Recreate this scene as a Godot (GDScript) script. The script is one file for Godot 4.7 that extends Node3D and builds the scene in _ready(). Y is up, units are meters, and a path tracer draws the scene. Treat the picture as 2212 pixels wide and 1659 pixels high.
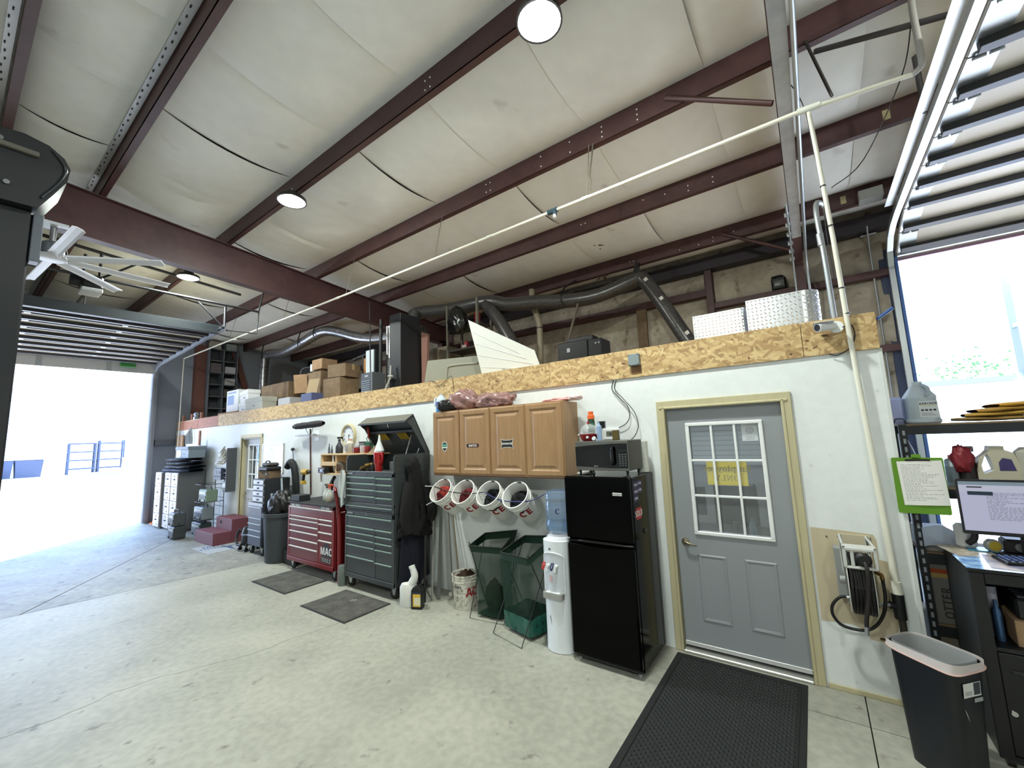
extends Node3D
# Auto shop bay with a storage mezzanine. x runs along the white partition wall, y up, z out of the wall; metres.
var taken := {}
var mats := {}
var rng := RandomNumberGenerator.new()
var ceiling_node: Node3D

# ---------------------------------------------------------------- helpers
func V(x, y, z) -> Vector3: return Vector3(x, y, z)
func S() -> SurfaceTool:
	var s := SurfaceTool.new()
	s.begin(Mesh.PRIMITIVE_TRIANGLES)
	s.set_smooth_group(-1)
	return s
func fin(s) -> Mesh:
	if s is Mesh: return s
	s.generate_normals()
	return s.commit()
func at(x, y, z, ry = 0.0, rx = 0.0, rz = 0.0) -> Transform3D:
	return Transform3D(Basis.from_euler(V(deg_to_rad(rx), deg_to_rad(ry), deg_to_rad(rz))), V(x, y, z))
func numbered(n: String) -> String:
	if not taken.has(n):
		taken[n] = 0
		return n
	taken[n] += 1
	return "%s_%03d" % [n, taken[n]]
func tag(o, label, category, group = ""):
	o.set_meta("label", label)
	o.set_meta("category", category)
	if group != "": o.set_meta("group", group)
	return o
func thing(n, label, category, x = 0.0, y = 0.0, z = 0.0, ry = 0.0, group = "") -> Node3D:
	var o := Node3D.new()
	o.name = numbered(n)
	add_child(o)
	o.transform = at(x, y, z, ry)
	tag(o, label, category, group)
	return o
func part(p, n, s, m, T = Transform3D()) -> MeshInstance3D:
	var o := MeshInstance3D.new()
	o.name = n
	o.mesh = fin(s)
	o.material_override = m
	o.transform = T
	o.cast_shadow = GeometryInstance3D.SHADOW_CASTING_SETTING_ON
	p.add_child(o, true)
	return o
func solo(n, label, category, s, m, T = Transform3D(), group = "") -> MeshInstance3D:
	var o := MeshInstance3D.new()
	o.name = numbered(n)
	o.mesh = fin(s)
	o.material_override = m
	o.transform = T
	add_child(o)
	return tag(o, label, category, group)
func struct(n, s, m, T = Transform3D()) -> MeshInstance3D:
	var o := MeshInstance3D.new()
	o.name = numbered(n)
	o.mesh = fin(s)
	o.material_override = m
	o.transform = T
	o.set_meta("kind", "structure")
	add_child(o)
	return o
func struct_node(n) -> Node3D:
	var o := Node3D.new()
	o.name = numbered(n)
	o.set_meta("kind", "structure")
	add_child(o)
	return o
func copy(src, label, T: Transform3D):
	var c = src.duplicate()
	c.name = numbered(String(src.name).rstrip("0123456789").rstrip("_") if String(src.name).contains("_0") else String(src.name))
	add_child(c)
	c.transform = T
	c.set_meta("label", label)
	return c

# materials: colours are sRGB
func c(r, g, b, rough = 0.6, metal = 0.0) -> StandardMaterial3D:
	var k = "%s,%s,%s,%s,%s" % [r, g, b, rough, metal]
	if not mats.has(k):
		var m := StandardMaterial3D.new()
		m.albedo_color = Color(r, g, b)
		m.roughness = rough
		m.metallic = metal
		mats[k] = m
	return mats[k]
func textured(tex: Texture2D, rough, scale, metal = 0.0, tint = Color.WHITE) -> StandardMaterial3D:
	var m := StandardMaterial3D.new()
	m.albedo_texture = tex
	m.albedo_color = tint
	m.roughness = rough
	m.metallic = metal
	m.uv1_triplanar = true
	m.uv1_world_triplanar = true
	m.uv1_scale = V(scale, scale, scale)
	return m
func glass(r, g, b, a, rough = 0.02) -> StandardMaterial3D:
	var m := StandardMaterial3D.new()
	m.albedo_color = Color(r, g, b, a)
	m.transparency = BaseMaterial3D.TRANSPARENCY_ALPHA
	m.roughness = rough
	return m
func glow(r, g, b, e) -> StandardMaterial3D:
	var m := StandardMaterial3D.new()
	m.albedo_color = Color(0.8, 0.8, 0.8)
	m.emission_enabled = true
	m.emission = Color(r, g, b)
	m.emission_energy_multiplier = e
	return m
func printed(img: Image, rough = 0.7) -> StandardMaterial3D:
	var m := StandardMaterial3D.new()
	m.albedo_texture = ImageTexture.create_from_image(img)
	m.roughness = rough
	return m

# shapes
func poly(s: SurfaceTool, pts: Array, out: Vector3):
	var n: Vector3 = (pts[2] - pts[0]).cross(pts[1] - pts[0])
	if n.dot(out) < 0.0: pts = pts.duplicate(); pts.reverse()
	for i in range(1, pts.size() - 1):
		s.add_vertex(pts[0]); s.add_vertex(pts[i]); s.add_vertex(pts[i + 1])
func box(s: SurfaceTool, ctr: Vector3, size: Vector3, b = 0.0, B = Basis()):
	var h: Vector3 = size / 2.0
	s.set_smooth_group(-1)
	var bb: float = minf(b, minf(h.x, minf(h.y, h.z)) * 0.9)
	for ax in 3:
		for sg in [-1.0, 1.0]:
			var u := (ax + 1) % 3
			var w := (ax + 2) % 3
			var pts := []
			for q in [[-1.0, -1.0], [1.0, -1.0], [1.0, 1.0], [-1.0, 1.0]]:
				var p := Vector3.ZERO
				p[ax] = sg * h[ax]
				p[u] = q[0] * (h[u] - bb)
				p[w] = q[1] * (h[w] - bb)
				pts.append(ctr + B * p)
			var o := Vector3.ZERO
			o[ax] = sg
			poly(s, pts, B * o)
	if bb <= 0.0: return
	for ax in 3:
		var u := (ax + 1) % 3
		var w := (ax + 2) % 3
		for su in [-1.0, 1.0]:
			for sw in [-1.0, 1.0]:
				var pts := []
				for q in [[-1.0, 0], [1.0, 0], [1.0, 1], [-1.0, 1]]:
					var p := Vector3.ZERO
					p[ax] = q[0] * (h[ax] - bb)
					p[u] = su * (h[u] - (bb if q[1] == 1 else 0.0))
					p[w] = sw * (h[w] - (0.0 if q[1] == 1 else bb))
					pts.append(ctr + B * p)
				var o := Vector3.ZERO
				o[u] = su
				o[w] = sw
				poly(s, pts, B * o)
	for sx in [-1.0, 1.0]:
		for sy in [-1.0, 1.0]:
			for sz in [-1.0, 1.0]:
				var k := V(sx, sy, sz)
				var pts := []
				for ax in 3:
					var p := Vector3.ZERO
					for j in 3: p[j] = k[j] * (h[j] - (0.0 if j == ax else bb))
					pts.append(ctr + B * p)
				poly(s, pts, B * k)
func bx(x0, x1, y0, y1, z0, z1, b = 0.0) -> SurfaceTool:
	var s := S()
	box(s, V((x0 + x1) / 2.0, (y0 + y1) / 2.0, (z0 + z1) / 2.0), V(absf(x1 - x0), absf(y1 - y0), absf(z1 - z0)), b)
	return s
func abx(s, x0, x1, y0, y1, z0, z1, b = 0.0):
	box(s, V((x0 + x1) / 2.0, (y0 + y1) / 2.0, (z0 + z1) / 2.0), V(absf(x1 - x0), absf(y1 - y0), absf(z1 - z0)), b)
# a box whose top differs from its bottom: base centre, bottom (x, z), top (x, z), height, top shift
func taper(s: SurfaceTool, ctr: Vector3, b: Vector2, t: Vector2, h: float, sh = Vector2.ZERO):
	var lo := []
	var hi := []
	for q in [[-1, -1], [1, -1], [1, 1], [-1, 1]]:
		lo.append(ctr + V(q[0] * b.x / 2, 0, q[1] * b.y / 2))
		hi.append(ctr + V(q[0] * t.x / 2 + sh.x, h, q[1] * t.y / 2 + sh.y))
	poly(s, lo, V(0, -1, 0))
	poly(s, hi, V(0, 1, 0))
	var outs := [V(0, 0, -1), V(1, 0, 0), V(0, 0, 1), V(-1, 0, 0)]
	for i in 4: poly(s, [lo[i], lo[(i + 1) % 4], hi[(i + 1) % 4], hi[i]], outs[i])
func lathe(s: SurfaceTool, prof: Array, seg = 24, T = Transform3D(), sx = 1.0, sz = 1.0):
	var g := 1
	for i in range(prof.size() - 1):
		if i > 0:
			var d0: Vector2 = (prof[i] - prof[i - 1]).normalized()
			var d1: Vector2 = (prof[i + 1] - prof[i]).normalized()
			if d0.dot(d1) < 0.8: g += 1
		s.set_smooth_group(g)
		for j in seg:
			var a0 = TAU * j / seg
			var a1 = TAU * (j + 1) / seg
			var p0: Vector2 = prof[i]
			var p1: Vector2 = prof[i + 1]
			var A = T * V(p0.x * cos(a0) * sx, p0.y, p0.x * sin(a0) * sz)
			var B = T * V(p0.x * cos(a1) * sx, p0.y, p0.x * sin(a1) * sz)
			var C = T * V(p1.x * cos(a1) * sx, p1.y, p1.x * sin(a1) * sz)
			var D = T * V(p1.x * cos(a0) * sx, p1.y, p1.x * sin(a0) * sz)
			if p0.x > 0.00001: s.add_vertex(A); s.add_vertex(B); s.add_vertex(C)
			if p1.x > 0.00001: s.add_vertex(A); s.add_vertex(C); s.add_vertex(D)
	s.set_smooth_group(-1)
func lt(prof: Array, seg = 24, T = Transform3D(), sx = 1.0, sz = 1.0) -> SurfaceTool:
	var s := S()
	lathe(s, prof, seg, T, sx, sz)
	return s
func cyl(s: SurfaceTool, a: Vector3, b: Vector3, r0: float, r1 = -1.0, seg = 16):
	if r1 < 0: r1 = r0
	var d := b - a
	var y := d.normalized()
	var x := y.cross(V(0, 0, 1) if absf(y.z) < 0.9 else V(1, 0, 0)).normalized()
	lathe(s, [Vector2(0, 0), Vector2(r0, 0), Vector2(r1, d.length()), Vector2(0, d.length())], seg, Transform3D(Basis(x, y, x.cross(y)), a))
func cy(a, b, r0, r1 = -1.0, seg = 16) -> SurfaceTool:
	var s := S()
	cyl(s, a, b, r0, r1, seg)
	return s
func tube(s: SurfaceTool, pts: Array, r, seg = 8, squash = 1.0):
	var n := pts.size()
	var rings := []
	var up := V(0, 1, 0)
	var t0: Vector3 = (pts[1] - pts[0]).normalized()
	if absf(t0.dot(up)) > 0.95: up = V(1, 0, 0)
	var side := t0.cross(up).normalized()
	for i in n:
		var t: Vector3 = (pts[mini(i + 1, n - 1)] - pts[maxi(i - 1, 0)]).normalized()
		side = (side - t * side.dot(t)).normalized()
		var nrm := side.cross(t)
		var rr: float = r[i] if r is Array else r
		var ring := []
		for j in seg:
			var a = TAU * j / seg
			ring.append(pts[i] + side * cos(a) * rr + nrm * sin(a) * rr * squash)
		rings.append(ring)
	s.set_smooth_group(1)
	for i in range(n - 1):
		for j in seg:
			var k = (j + 1) % seg
			var A: Vector3 = rings[i][j]
			var B: Vector3 = rings[i][k]
			var C: Vector3 = rings[i + 1][k]
			var D: Vector3 = rings[i + 1][j]
			s.add_vertex(A); s.add_vertex(C); s.add_vertex(B)
			s.add_vertex(A); s.add_vertex(D); s.add_vertex(C)
	s.set_smooth_group(-1)
	poly(s, rings[0], -t0)
	poly(s, rings[n - 1], (pts[n - 1] - pts[n - 2]))
func tb(pts, r, seg = 8, squash = 1.0) -> SurfaceTool:
	var s := S()
	tube(s, pts, r, seg, squash)
	return s
# smooth points through a list of corners
func curve(pts: Array, sub = 5) -> Array:
	var out := []
	var n := pts.size()
	for i in range(n - 1):
		var p0: Vector3 = pts[maxi(i - 1, 0)]
		var p3: Vector3 = pts[mini(i + 2, n - 1)]
		for k in sub: out.append((pts[i] as Vector3).cubic_interpolate(pts[i + 1], p0, p3, float(k) / sub))
	out.append(pts[n - 1])
	return out
func sheet(s: SurfaceTool, nu: int, nv: int, f: Callable, uv = false):
	s.set_smooth_group(1)
	for i in nu:
		for j in nv:
			var q := []
			for d in [[0, 0], [1, 0], [1, 1], [0, 1]]: q.append(Vector2(float(i + d[0]) / nu, float(j + d[1]) / nv))
			for k in [0, 1, 2, 0, 2, 3]:
				if uv: s.set_uv(q[k])
				s.add_vertex(f.call(q[k].x, q[k].y))
	s.set_smooth_group(-1)
# outline in the xy plane pushed along +z by h
func ext(s: SurfaceTool, pl: Array, h: float, T = Transform3D()):
	var pv := PackedVector2Array(pl)
	if Geometry2D.is_polygon_clockwise(pv): pv.reverse()
	var idx := Geometry2D.triangulate_polygon(pv)
	s.set_smooth_group(-1)
	var fz: Vector3 = T.basis * V(0, 0, 1)
	for i in range(0, idx.size(), 3):
		var a := pv[idx[i]]
		var b := pv[idx[i + 1]]
		var d := pv[idx[i + 2]]
		poly(s, [T * V(a.x, a.y, 0), T * V(b.x, b.y, 0), T * V(d.x, d.y, 0)], -fz)
		poly(s, [T * V(a.x, a.y, h), T * V(b.x, b.y, h), T * V(d.x, d.y, h)], fz)
	for i in pv.size():
		var a := pv[i]
		var b := pv[(i + 1) % pv.size()]
		var e := b - a
		poly(s, [T * V(a.x, a.y, 0), T * V(b.x, b.y, 0), T * V(b.x, b.y, h), T * V(a.x, a.y, h)], T.basis * V(e.y, -e.x, 0))
func ex(pl, h, T = Transform3D()) -> SurfaceTool:
	var s := S()
	ext(s, pl, h, T)
	return s
func rrect(w, h, r, n = 4, x = 0.0, y = 0.0) -> Array:
	var o := []
	for k in 4:
		var ctr := Vector2([1, -1, -1, 1][k] * (w / 2.0 - r) + x, [1, 1, -1, -1][k] * (h / 2.0 - r) + y)
		for i in n + 1:
			var a: float = PI / 2 * k + PI / 2 * i / n
			o.append(ctr + Vector2(cos(a), sin(a)) * r)
	return o
func card(w, h, bend = 0.0) -> SurfaceTool:   # printed sheet, centre at origin, faces +z
	var s := S()
	var n := 6
	s.set_smooth_group(1)
	for i in n:
		for q in [[0, 1], [1, 1], [1, 0], [0, 1], [1, 0], [0, 0]]:
			var u := float(i + q[0]) / n
			s.set_uv(Vector2(u, 1.0 - q[1]))
			s.add_vertex(V((u - 0.5) * w, (q[1] - 0.5) * h, bend * sin(u * PI)))
	return s
func text(p, n, str_, h, m, T: Transform3D, depth = 0.002, serif = false) -> MeshInstance3D:
	var t := TextMesh.new()
	var f := SystemFont.new()
	f.font_names = PackedStringArray(["Droid Serif" if serif else "Droid Sans"])
	f.font_weight = 700
	t.font = f
	t.font_size = 48
	t.text = str_
	t.pixel_size = h / 35.0
	t.depth = depth
	t.curve_step = 4.0
	var o := MeshInstance3D.new()
	o.name = n
	o.mesh = t
	o.material_override = m
	o.transform = T
	p.add_child(o, true)
	return o

# ---------------------------------------------------------------- computed textures
func seam_noise(seed_, freq, oct, n) -> Image:
	var f := FastNoiseLite.new()
	f.seed = seed_
	f.frequency = freq
	f.fractal_octaves = oct
	return f.get_seamless_image(n, n)
func blend_tex(n, a: Color, b: Color, big: Image, small: Image, k_small, spots: Image = null, spot_col = Color.BLACK, thr = 0.75) -> ImageTexture:
	var img := Image.create(n, n, true, Image.FORMAT_RGB8)
	for y in n:
		for x in n:
			var v = big.get_pixel(x, y).r * (1.0 - k_small) + small.get_pixel(x, y).r * k_small
			var col := a.lerp(b, clampf((v - 0.25) * 2.0, 0.0, 1.0))
			if spots != null:
				var w := spots.get_pixel(x, y).r
				if w > thr: col = col.lerp(spot_col, clampf((w - thr) * 6.0, 0.0, 0.75))
			img.set_pixel(x, y, col)
	img.generate_mipmaps()
	return ImageTexture.create_from_image(img)
func osb_tex(seed_, base: Color, dark: Color, light: Color, n = 512) -> ImageTexture:
	var r := RandomNumberGenerator.new()
	r.seed = seed_
	var img := Image.create(n, n, true, Image.FORMAT_RGB8)
	img.fill(base)
	for k in 4600:
		var L := r.randf_range(14, 46)
		var W := r.randf_range(3, 11)
		var a := r.randfn(0.0, 0.8)
		var x0 = r.randf() * n
		var y0 = r.randf() * n
		var u := r.randf()
		var col: Color
		if u < 0.035: col = dark
		elif u < 0.35: col = base.lerp(dark, r.randf_range(0.05, 0.32))
		else: col = base.lerp(light, r.randf_range(0.0, 0.9))
		var ca := cos(a)
		var sa := sin(a)
		if u < 0.035: L *= 0.45; W *= 0.5
		for i in range(int(-L / 2), int(L / 2)):
			var tone := r.randf_range(-0.02, 0.02)
			for j in range(int(-W / 2), int(W / 2) + 1):
				if absf(i) / (L / 2) + absf(j) / (W / 2 + 1) * 0.5 > 1.2: continue
				var px = int(x0 + i * ca - j * sa + n * 4) % n
				var py = int(y0 + i * sa + j * ca + n * 4) % n
				img.set_pixel(px, py, Color(col.r + tone, col.g + tone, col.b + tone))
	img.generate_mipmaps()
	return ImageTexture.create_from_image(img)
func grain_tex(seed_, a: Color, b: Color, n = 256) -> ImageTexture:   # grain runs along v
	var f := FastNoiseLite.new()
	f.seed = seed_
	f.frequency = 0.02
	f.fractal_octaves = 4
	var img := Image.create(n, n, true, Image.FORMAT_RGB8)
	for y in n:
		for x in n:
			var yy := minf(y, n - y)
			var v := f.get_noise_2d(x * 3.0, yy * 0.35) * 0.5 + 0.5
			var w := f.get_noise_2d(x * 14.0 + 900, yy * 0.5) * 0.5 + 0.5
			img.set_pixel(x, y, a.lerp(b, clampf(v * 0.7 + w * 0.4, 0, 1)))
	img.generate_mipmaps()
	return ImageTexture.create_from_image(img)
func page(w, h, seed_, ink = Color(0.35, 0.35, 0.38), paper = Color(0.93, 0.93, 0.93), margin = 0.08, lines = 26) -> Image:
	var r := RandomNumberGenerator.new()
	r.seed = seed_
	var img := Image.create(w, h, false, Image.FORMAT_RGB8)
	img.fill(paper)
	for i in lines:
		var y := int(h * (margin + (1.0 - 2 * margin) * i / lines))
		var x := int(w * margin)
		var stop := int(w * (1.0 - margin) * r.randf_range(0.45, 1.0))
		while x < stop:
			var l := r.randi_range(3, 12)
			img.fill_rect(Rect2i(x, y, mini(l, stop - x), maxi(1, int(h * 0.5 / lines * 0.6))), ink)
			x += l + r.randi_range(2, 4)
	return img

# ---------------------------------------------------------------- scene
func _ready():
	rng.seed = 11
	setup_view()
	make_materials()
	build_floor()
	build_walls()
	build_ceiling()
	build_doors()
	build_outdoors()
	build_overhead_doors()
	build_lamps()
	build_pipes()
	build_wall_front()
	build_chests()
	build_far_left()
	build_right_side()
	build_mezzanine()
	build_left_overhead()
	build_office()

func setup_view():
	var cam := Camera3D.new()
	cam.name = "camera"
	var yaw := deg_to_rad(-35.7266)
	var pitch := deg_to_rad(7.411)
	var roll := deg_to_rad(2.1813)
	var f := V(sin(yaw) * cos(pitch), sin(pitch), -cos(yaw) * cos(pitch))
	var r := V(cos(yaw), 0, sin(yaw))
	var d := -(r.cross(f))
	var r2 := r * cos(roll) + d * sin(roll)
	var d2 := -r * sin(roll) + d * cos(roll)
	cam.transform = Transform3D(Basis(r2, -d2, -f), V(1.105, 1.893, 3.972))
	cam.fov = 85.953
	cam.near = 0.02
	cam.far = 400
	add_child(cam)
	cam.current = true
	var e := Environment.new()
	e.background_mode = Environment.BG_SKY
	var sky := Sky.new()
	var sm := ProceduralSkyMaterial.new()
	sm.sky_top_color = Color(0.62, 0.75, 0.95)
	sm.sky_horizon_color = Color(0.93, 0.96, 1.0)
	sm.ground_horizon_color = Color(0.75, 0.76, 0.76)
	sm.ground_bottom_color = Color(0.45, 0.45, 0.44)
	sm.sky_energy_multiplier = 3.0
	sm.ground_energy_multiplier = 1.5
	sm.sun_angle_max = 12
	sky.sky_material = sm
	e.sky = sky
	e.tonemap_mode = Environment.TONE_MAPPER_LINEAR
	e.tonemap_exposure = 1.05
	e.sdfgi_enabled = true
	e.ssao_enabled = true
	e.ssil_enabled = true
	var we := WorldEnvironment.new()
	we.name = "environment"
	we.environment = e
	add_child(we)
	var sun := DirectionalLight3D.new()
	sun.name = "sun"
	sun.light_color = Color(1.0, 0.96, 0.9)
	sun.light_energy = 7.5
	sun.light_angular_distance = 0.53
	sun.shadow_enabled = true
	sun.sky_mode = DirectionalLight3D.SKY_MODE_LIGHT_ONLY
	add_child(sun)
	sun.look_at_from_position(V(-6.6, 8.6, -6.1), Vector3.ZERO, V(0, 1, 0))

var concrete; var concrete2; var yard_concrete; var drywall; var osb; var osb_red; var vinyl; var liner; var primer; var rafter_paint; var galv
var maple; var pine; var card_brown; var card_brown2; var white_card; var black_plastic; var white_plastic; var grey_paint; var black_paint
var chrome; var steel; var trim_paint; var door_grey; var pvc; var foil; var alu; var charcoal; var red_paint; var cloth_black; var paper
func make_materials():
	var n := 512
	concrete = textured(blend_tex(n, Color(0.575, 0.575, 0.53), Color(0.665, 0.66, 0.61), seam_noise(3, 0.006, 5, n), seam_noise(4, 0.09, 3, n), 0.5, seam_noise(5, 0.035, 4, n), Color(0.42, 0.41, 0.375), 0.80), 0.55, 0.26)
	concrete2 = textured(blend_tex(n, Color(0.50, 0.50, 0.475), Color(0.61, 0.61, 0.575), seam_noise(103, 0.008, 5, n), seam_noise(104, 0.07, 3, n), 0.5, seam_noise(105, 0.03, 4, n), Color(0.34, 0.34, 0.33), 0.76), 0.62, 0.26)
	yard_concrete = textured(blend_tex(256, Color(0.66, 0.65, 0.62), Color(0.78, 0.77, 0.74), seam_noise(6, 0.01, 4, 256), seam_noise(7, 0.08, 2, 256), 0.4), 0.9, 0.12)
	drywall = textured(blend_tex(256, Color(0.865, 0.88, 0.875), Color(0.89, 0.905, 0.90), seam_noise(8, 0.008, 3, 256), seam_noise(9, 0.1, 2, 256), 0.5, seam_noise(10, 0.09, 3, 256), Color(0.72, 0.72, 0.71), 0.88), 0.65, 0.4)
	osb = textured(osb_tex(21, Color(0.70, 0.575, 0.39), Color(0.36, 0.25, 0.16), Color(0.85, 0.755, 0.56)), 0.7, 0.62)
	osb_red = textured(osb_tex(22, Color(0.63, 0.42, 0.33), Color(0.42, 0.24, 0.18), Color(0.72, 0.51, 0.41)), 0.75, 1.1)
	vinyl = textured(blend_tex(256, Color(0.905, 0.905, 0.885), Color(0.94, 0.94, 0.92), seam_noise(11, 0.008, 4, 256), seam_noise(12, 0.05, 3, 256), 0.4, seam_noise(13, 0.016, 4, 256), Color(0.78, 0.77, 0.74), 0.87), 0.55, 0.35)
	liner = textured(blend_tex(256, Color(0.60, 0.56, 0.49), Color(0.72, 0.68, 0.61), seam_noise(14, 0.012, 4, 256), seam_noise(15, 0.06, 3, 256), 0.4, seam_noise(16, 0.02, 4, 256), Color(0.40, 0.35, 0.28), 0.74), 0.6, 0.5)
	primer = textured(blend_tex(128, Color(0.275, 0.175, 0.175), Color(0.325, 0.215, 0.21), seam_noise(17, 0.02, 3, 128), seam_noise(18, 0.1, 2, 128), 0.4), 0.5, 0.5)
	rafter_paint = textured(blend_tex(128, Color(0.60, 0.60, 0.60), Color(0.68, 0.68, 0.67), seam_noise(19, 0.02, 3, 128), seam_noise(20, 0.1, 2, 128), 0.4), 0.5, 0.7)
	maple = textured(grain_tex(31, Color(0.565, 0.435, 0.30), Color(0.675, 0.54, 0.395)), 0.42, 1.1)
	pine = textured(grain_tex(32, Color(0.76, 0.62, 0.44), Color(0.88, 0.76, 0.58)), 0.6, 1.5)
	card_brown = textured(blend_tex(128, Color(0.44, 0.365, 0.28), Color(0.52, 0.435, 0.335), seam_noise(33, 0.03, 3, 128), seam_noise(34, 0.1, 2, 128), 0.4), 0.85, 1.0)
	card_brown2 = textured(blend_tex(128, Color(0.56, 0.45, 0.34), Color(0.64, 0.52, 0.40), seam_noise(35, 0.03, 3, 128), seam_noise(36, 0.1, 2, 128), 0.4), 0.85, 1.0)
	foil = textured(blend_tex(128, Color(0.45, 0.45, 0.46), Color(0.78, 0.78, 0.79), seam_noise(37, 0.03, 3, 128), seam_noise(38, 0.12, 2, 128), 0.6), 0.32, 3.0, 0.9)
	white_card = c(0.86, 0.87, 0.88, 0.8)
	black_plastic = c(0.055, 0.058, 0.065, 0.45)
	white_plastic = c(0.90, 0.91, 0.91, 0.4)
	grey_paint = c(0.42, 0.44, 0.46, 0.5)
	black_paint = c(0.045, 0.047, 0.05, 0.35)
	chrome = c(0.80, 0.80, 0.80, 0.2, 1.0)
	steel = c(0.62, 0.63, 0.64, 0.35, 0.9)
	galv = c(0.70, 0.72, 0.73, 0.4, 0.8)
	trim_paint = textured(grain_tex(39, Color(0.70, 0.665, 0.53), Color(0.76, 0.725, 0.59)), 0.6, 1.3)
	door_grey = c(0.56, 0.58, 0.595, 0.5)
	pvc = c(0.86, 0.85, 0.79, 0.45)
	alu = c(0.80, 0.81, 0.82, 0.3, 0.95)
	charcoal = c(0.235, 0.25, 0.255, 0.38)
	red_paint = c(0.45, 0.07, 0.09, 0.28)
	cloth_black = c(0.06, 0.06, 0.07, 0.95)
	paper = c(0.92, 0.92, 0.90, 0.8)

func flat_T() -> Transform3D: return Transform3D(Basis(V(1, 0, 0), V(0, 0, 1), V(0, -1, 0)), Vector3.ZERO)
func build_floor():
	var fl := struct_node("floor")
	var g := 0.003
	var crack := [Vector2(-3.15, -4.1), Vector2(-3.2, 0.0), Vector2(-3.25, 0.9), Vector2(-3.22, 1.36), Vector2(-3.29, 1.75), Vector2(-3.31, 2.13), Vector2(-3.44, 2.4), Vector2(-3.57, 2.7), Vector2(-3.62, 2.98), Vector2(-3.55, 3.27), Vector2(-3.58, 3.56), Vector2(-3.5, 4.2), Vector2(-3.56, 6.0), Vector2(-3.5, 12.8)]
	# fine wander between the measured bends
	var cr := []
	var r := RandomNumberGenerator.new()
	r.seed = 5
	for i in range(crack.size() - 1):
		for k in 6: cr.append((crack[i] as Vector2).lerp(crack[i + 1], k / 6.0) + Vector2(r.randf_range(-0.015, 0.015), 0))
	cr.append(crack[-1])
	var ja := Vector2(-5.98, -4.1)
	var jb := Vector2(-8.0, 12.8)
	var da := Vector2(-6.86, 3.23)
	var db := Vector2(-13.9, -1.6)
	var w := 0.0035
	var polys := []
	polys.append([Vector2(-13.9, -4.1), ja - Vector2(w, 0), da - Vector2(w, 0.01), db - Vector2(0, 0.006)])
	polys.append([db + Vector2(0, 0.006), da + Vector2(-w, 0.01), jb - Vector2(w, 0), Vector2(-13.9, 12.8)])
	var mid := [ja + Vector2(w, 0)]
	for p in cr: mid.append(p - Vector2(g, 0))
	mid.append(jb + Vector2(w, 0))
	polys.append(mid)
	var right := []
	for p in cr: right.append(p + Vector2(g, 0))
	right.append_array([Vector2(1.2 - w, 12.8), Vector2(1.2 - w, 0.38 + w), Vector2(-0.45, 0.38 + w), Vector2(-0.45, -4.1)])
	polys.append(right)
	polys.append([Vector2(-0.44, -4.1), Vector2(1.2 - w, -4.1), Vector2(1.2 - w, 0.38 - w), Vector2(-0.44, 0.38 - w)])
	polys.append([Vector2(1.2 + w, -4.1), Vector2(9.0, -4.1), Vector2(9.0, 0.38 - w), Vector2(1.2 + w, 0.38 - w)])
	polys.append([Vector2(1.2 + w, 0.38 + w), Vector2(9.0, 0.38 + w), Vector2(9.0, 12.8), Vector2(1.2 + w, 12.8)])
	for i in polys.size(): part(fl, "slab", ex(polys[i], 0.12, flat_T()), concrete2 if i < 2 else concrete)
	part(fl, "subgrade", bx(-13.9, 9.0, -0.14, -0.025, -4.1, 12.8), c(0.26, 0.25, 0.23, 0.95))

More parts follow.
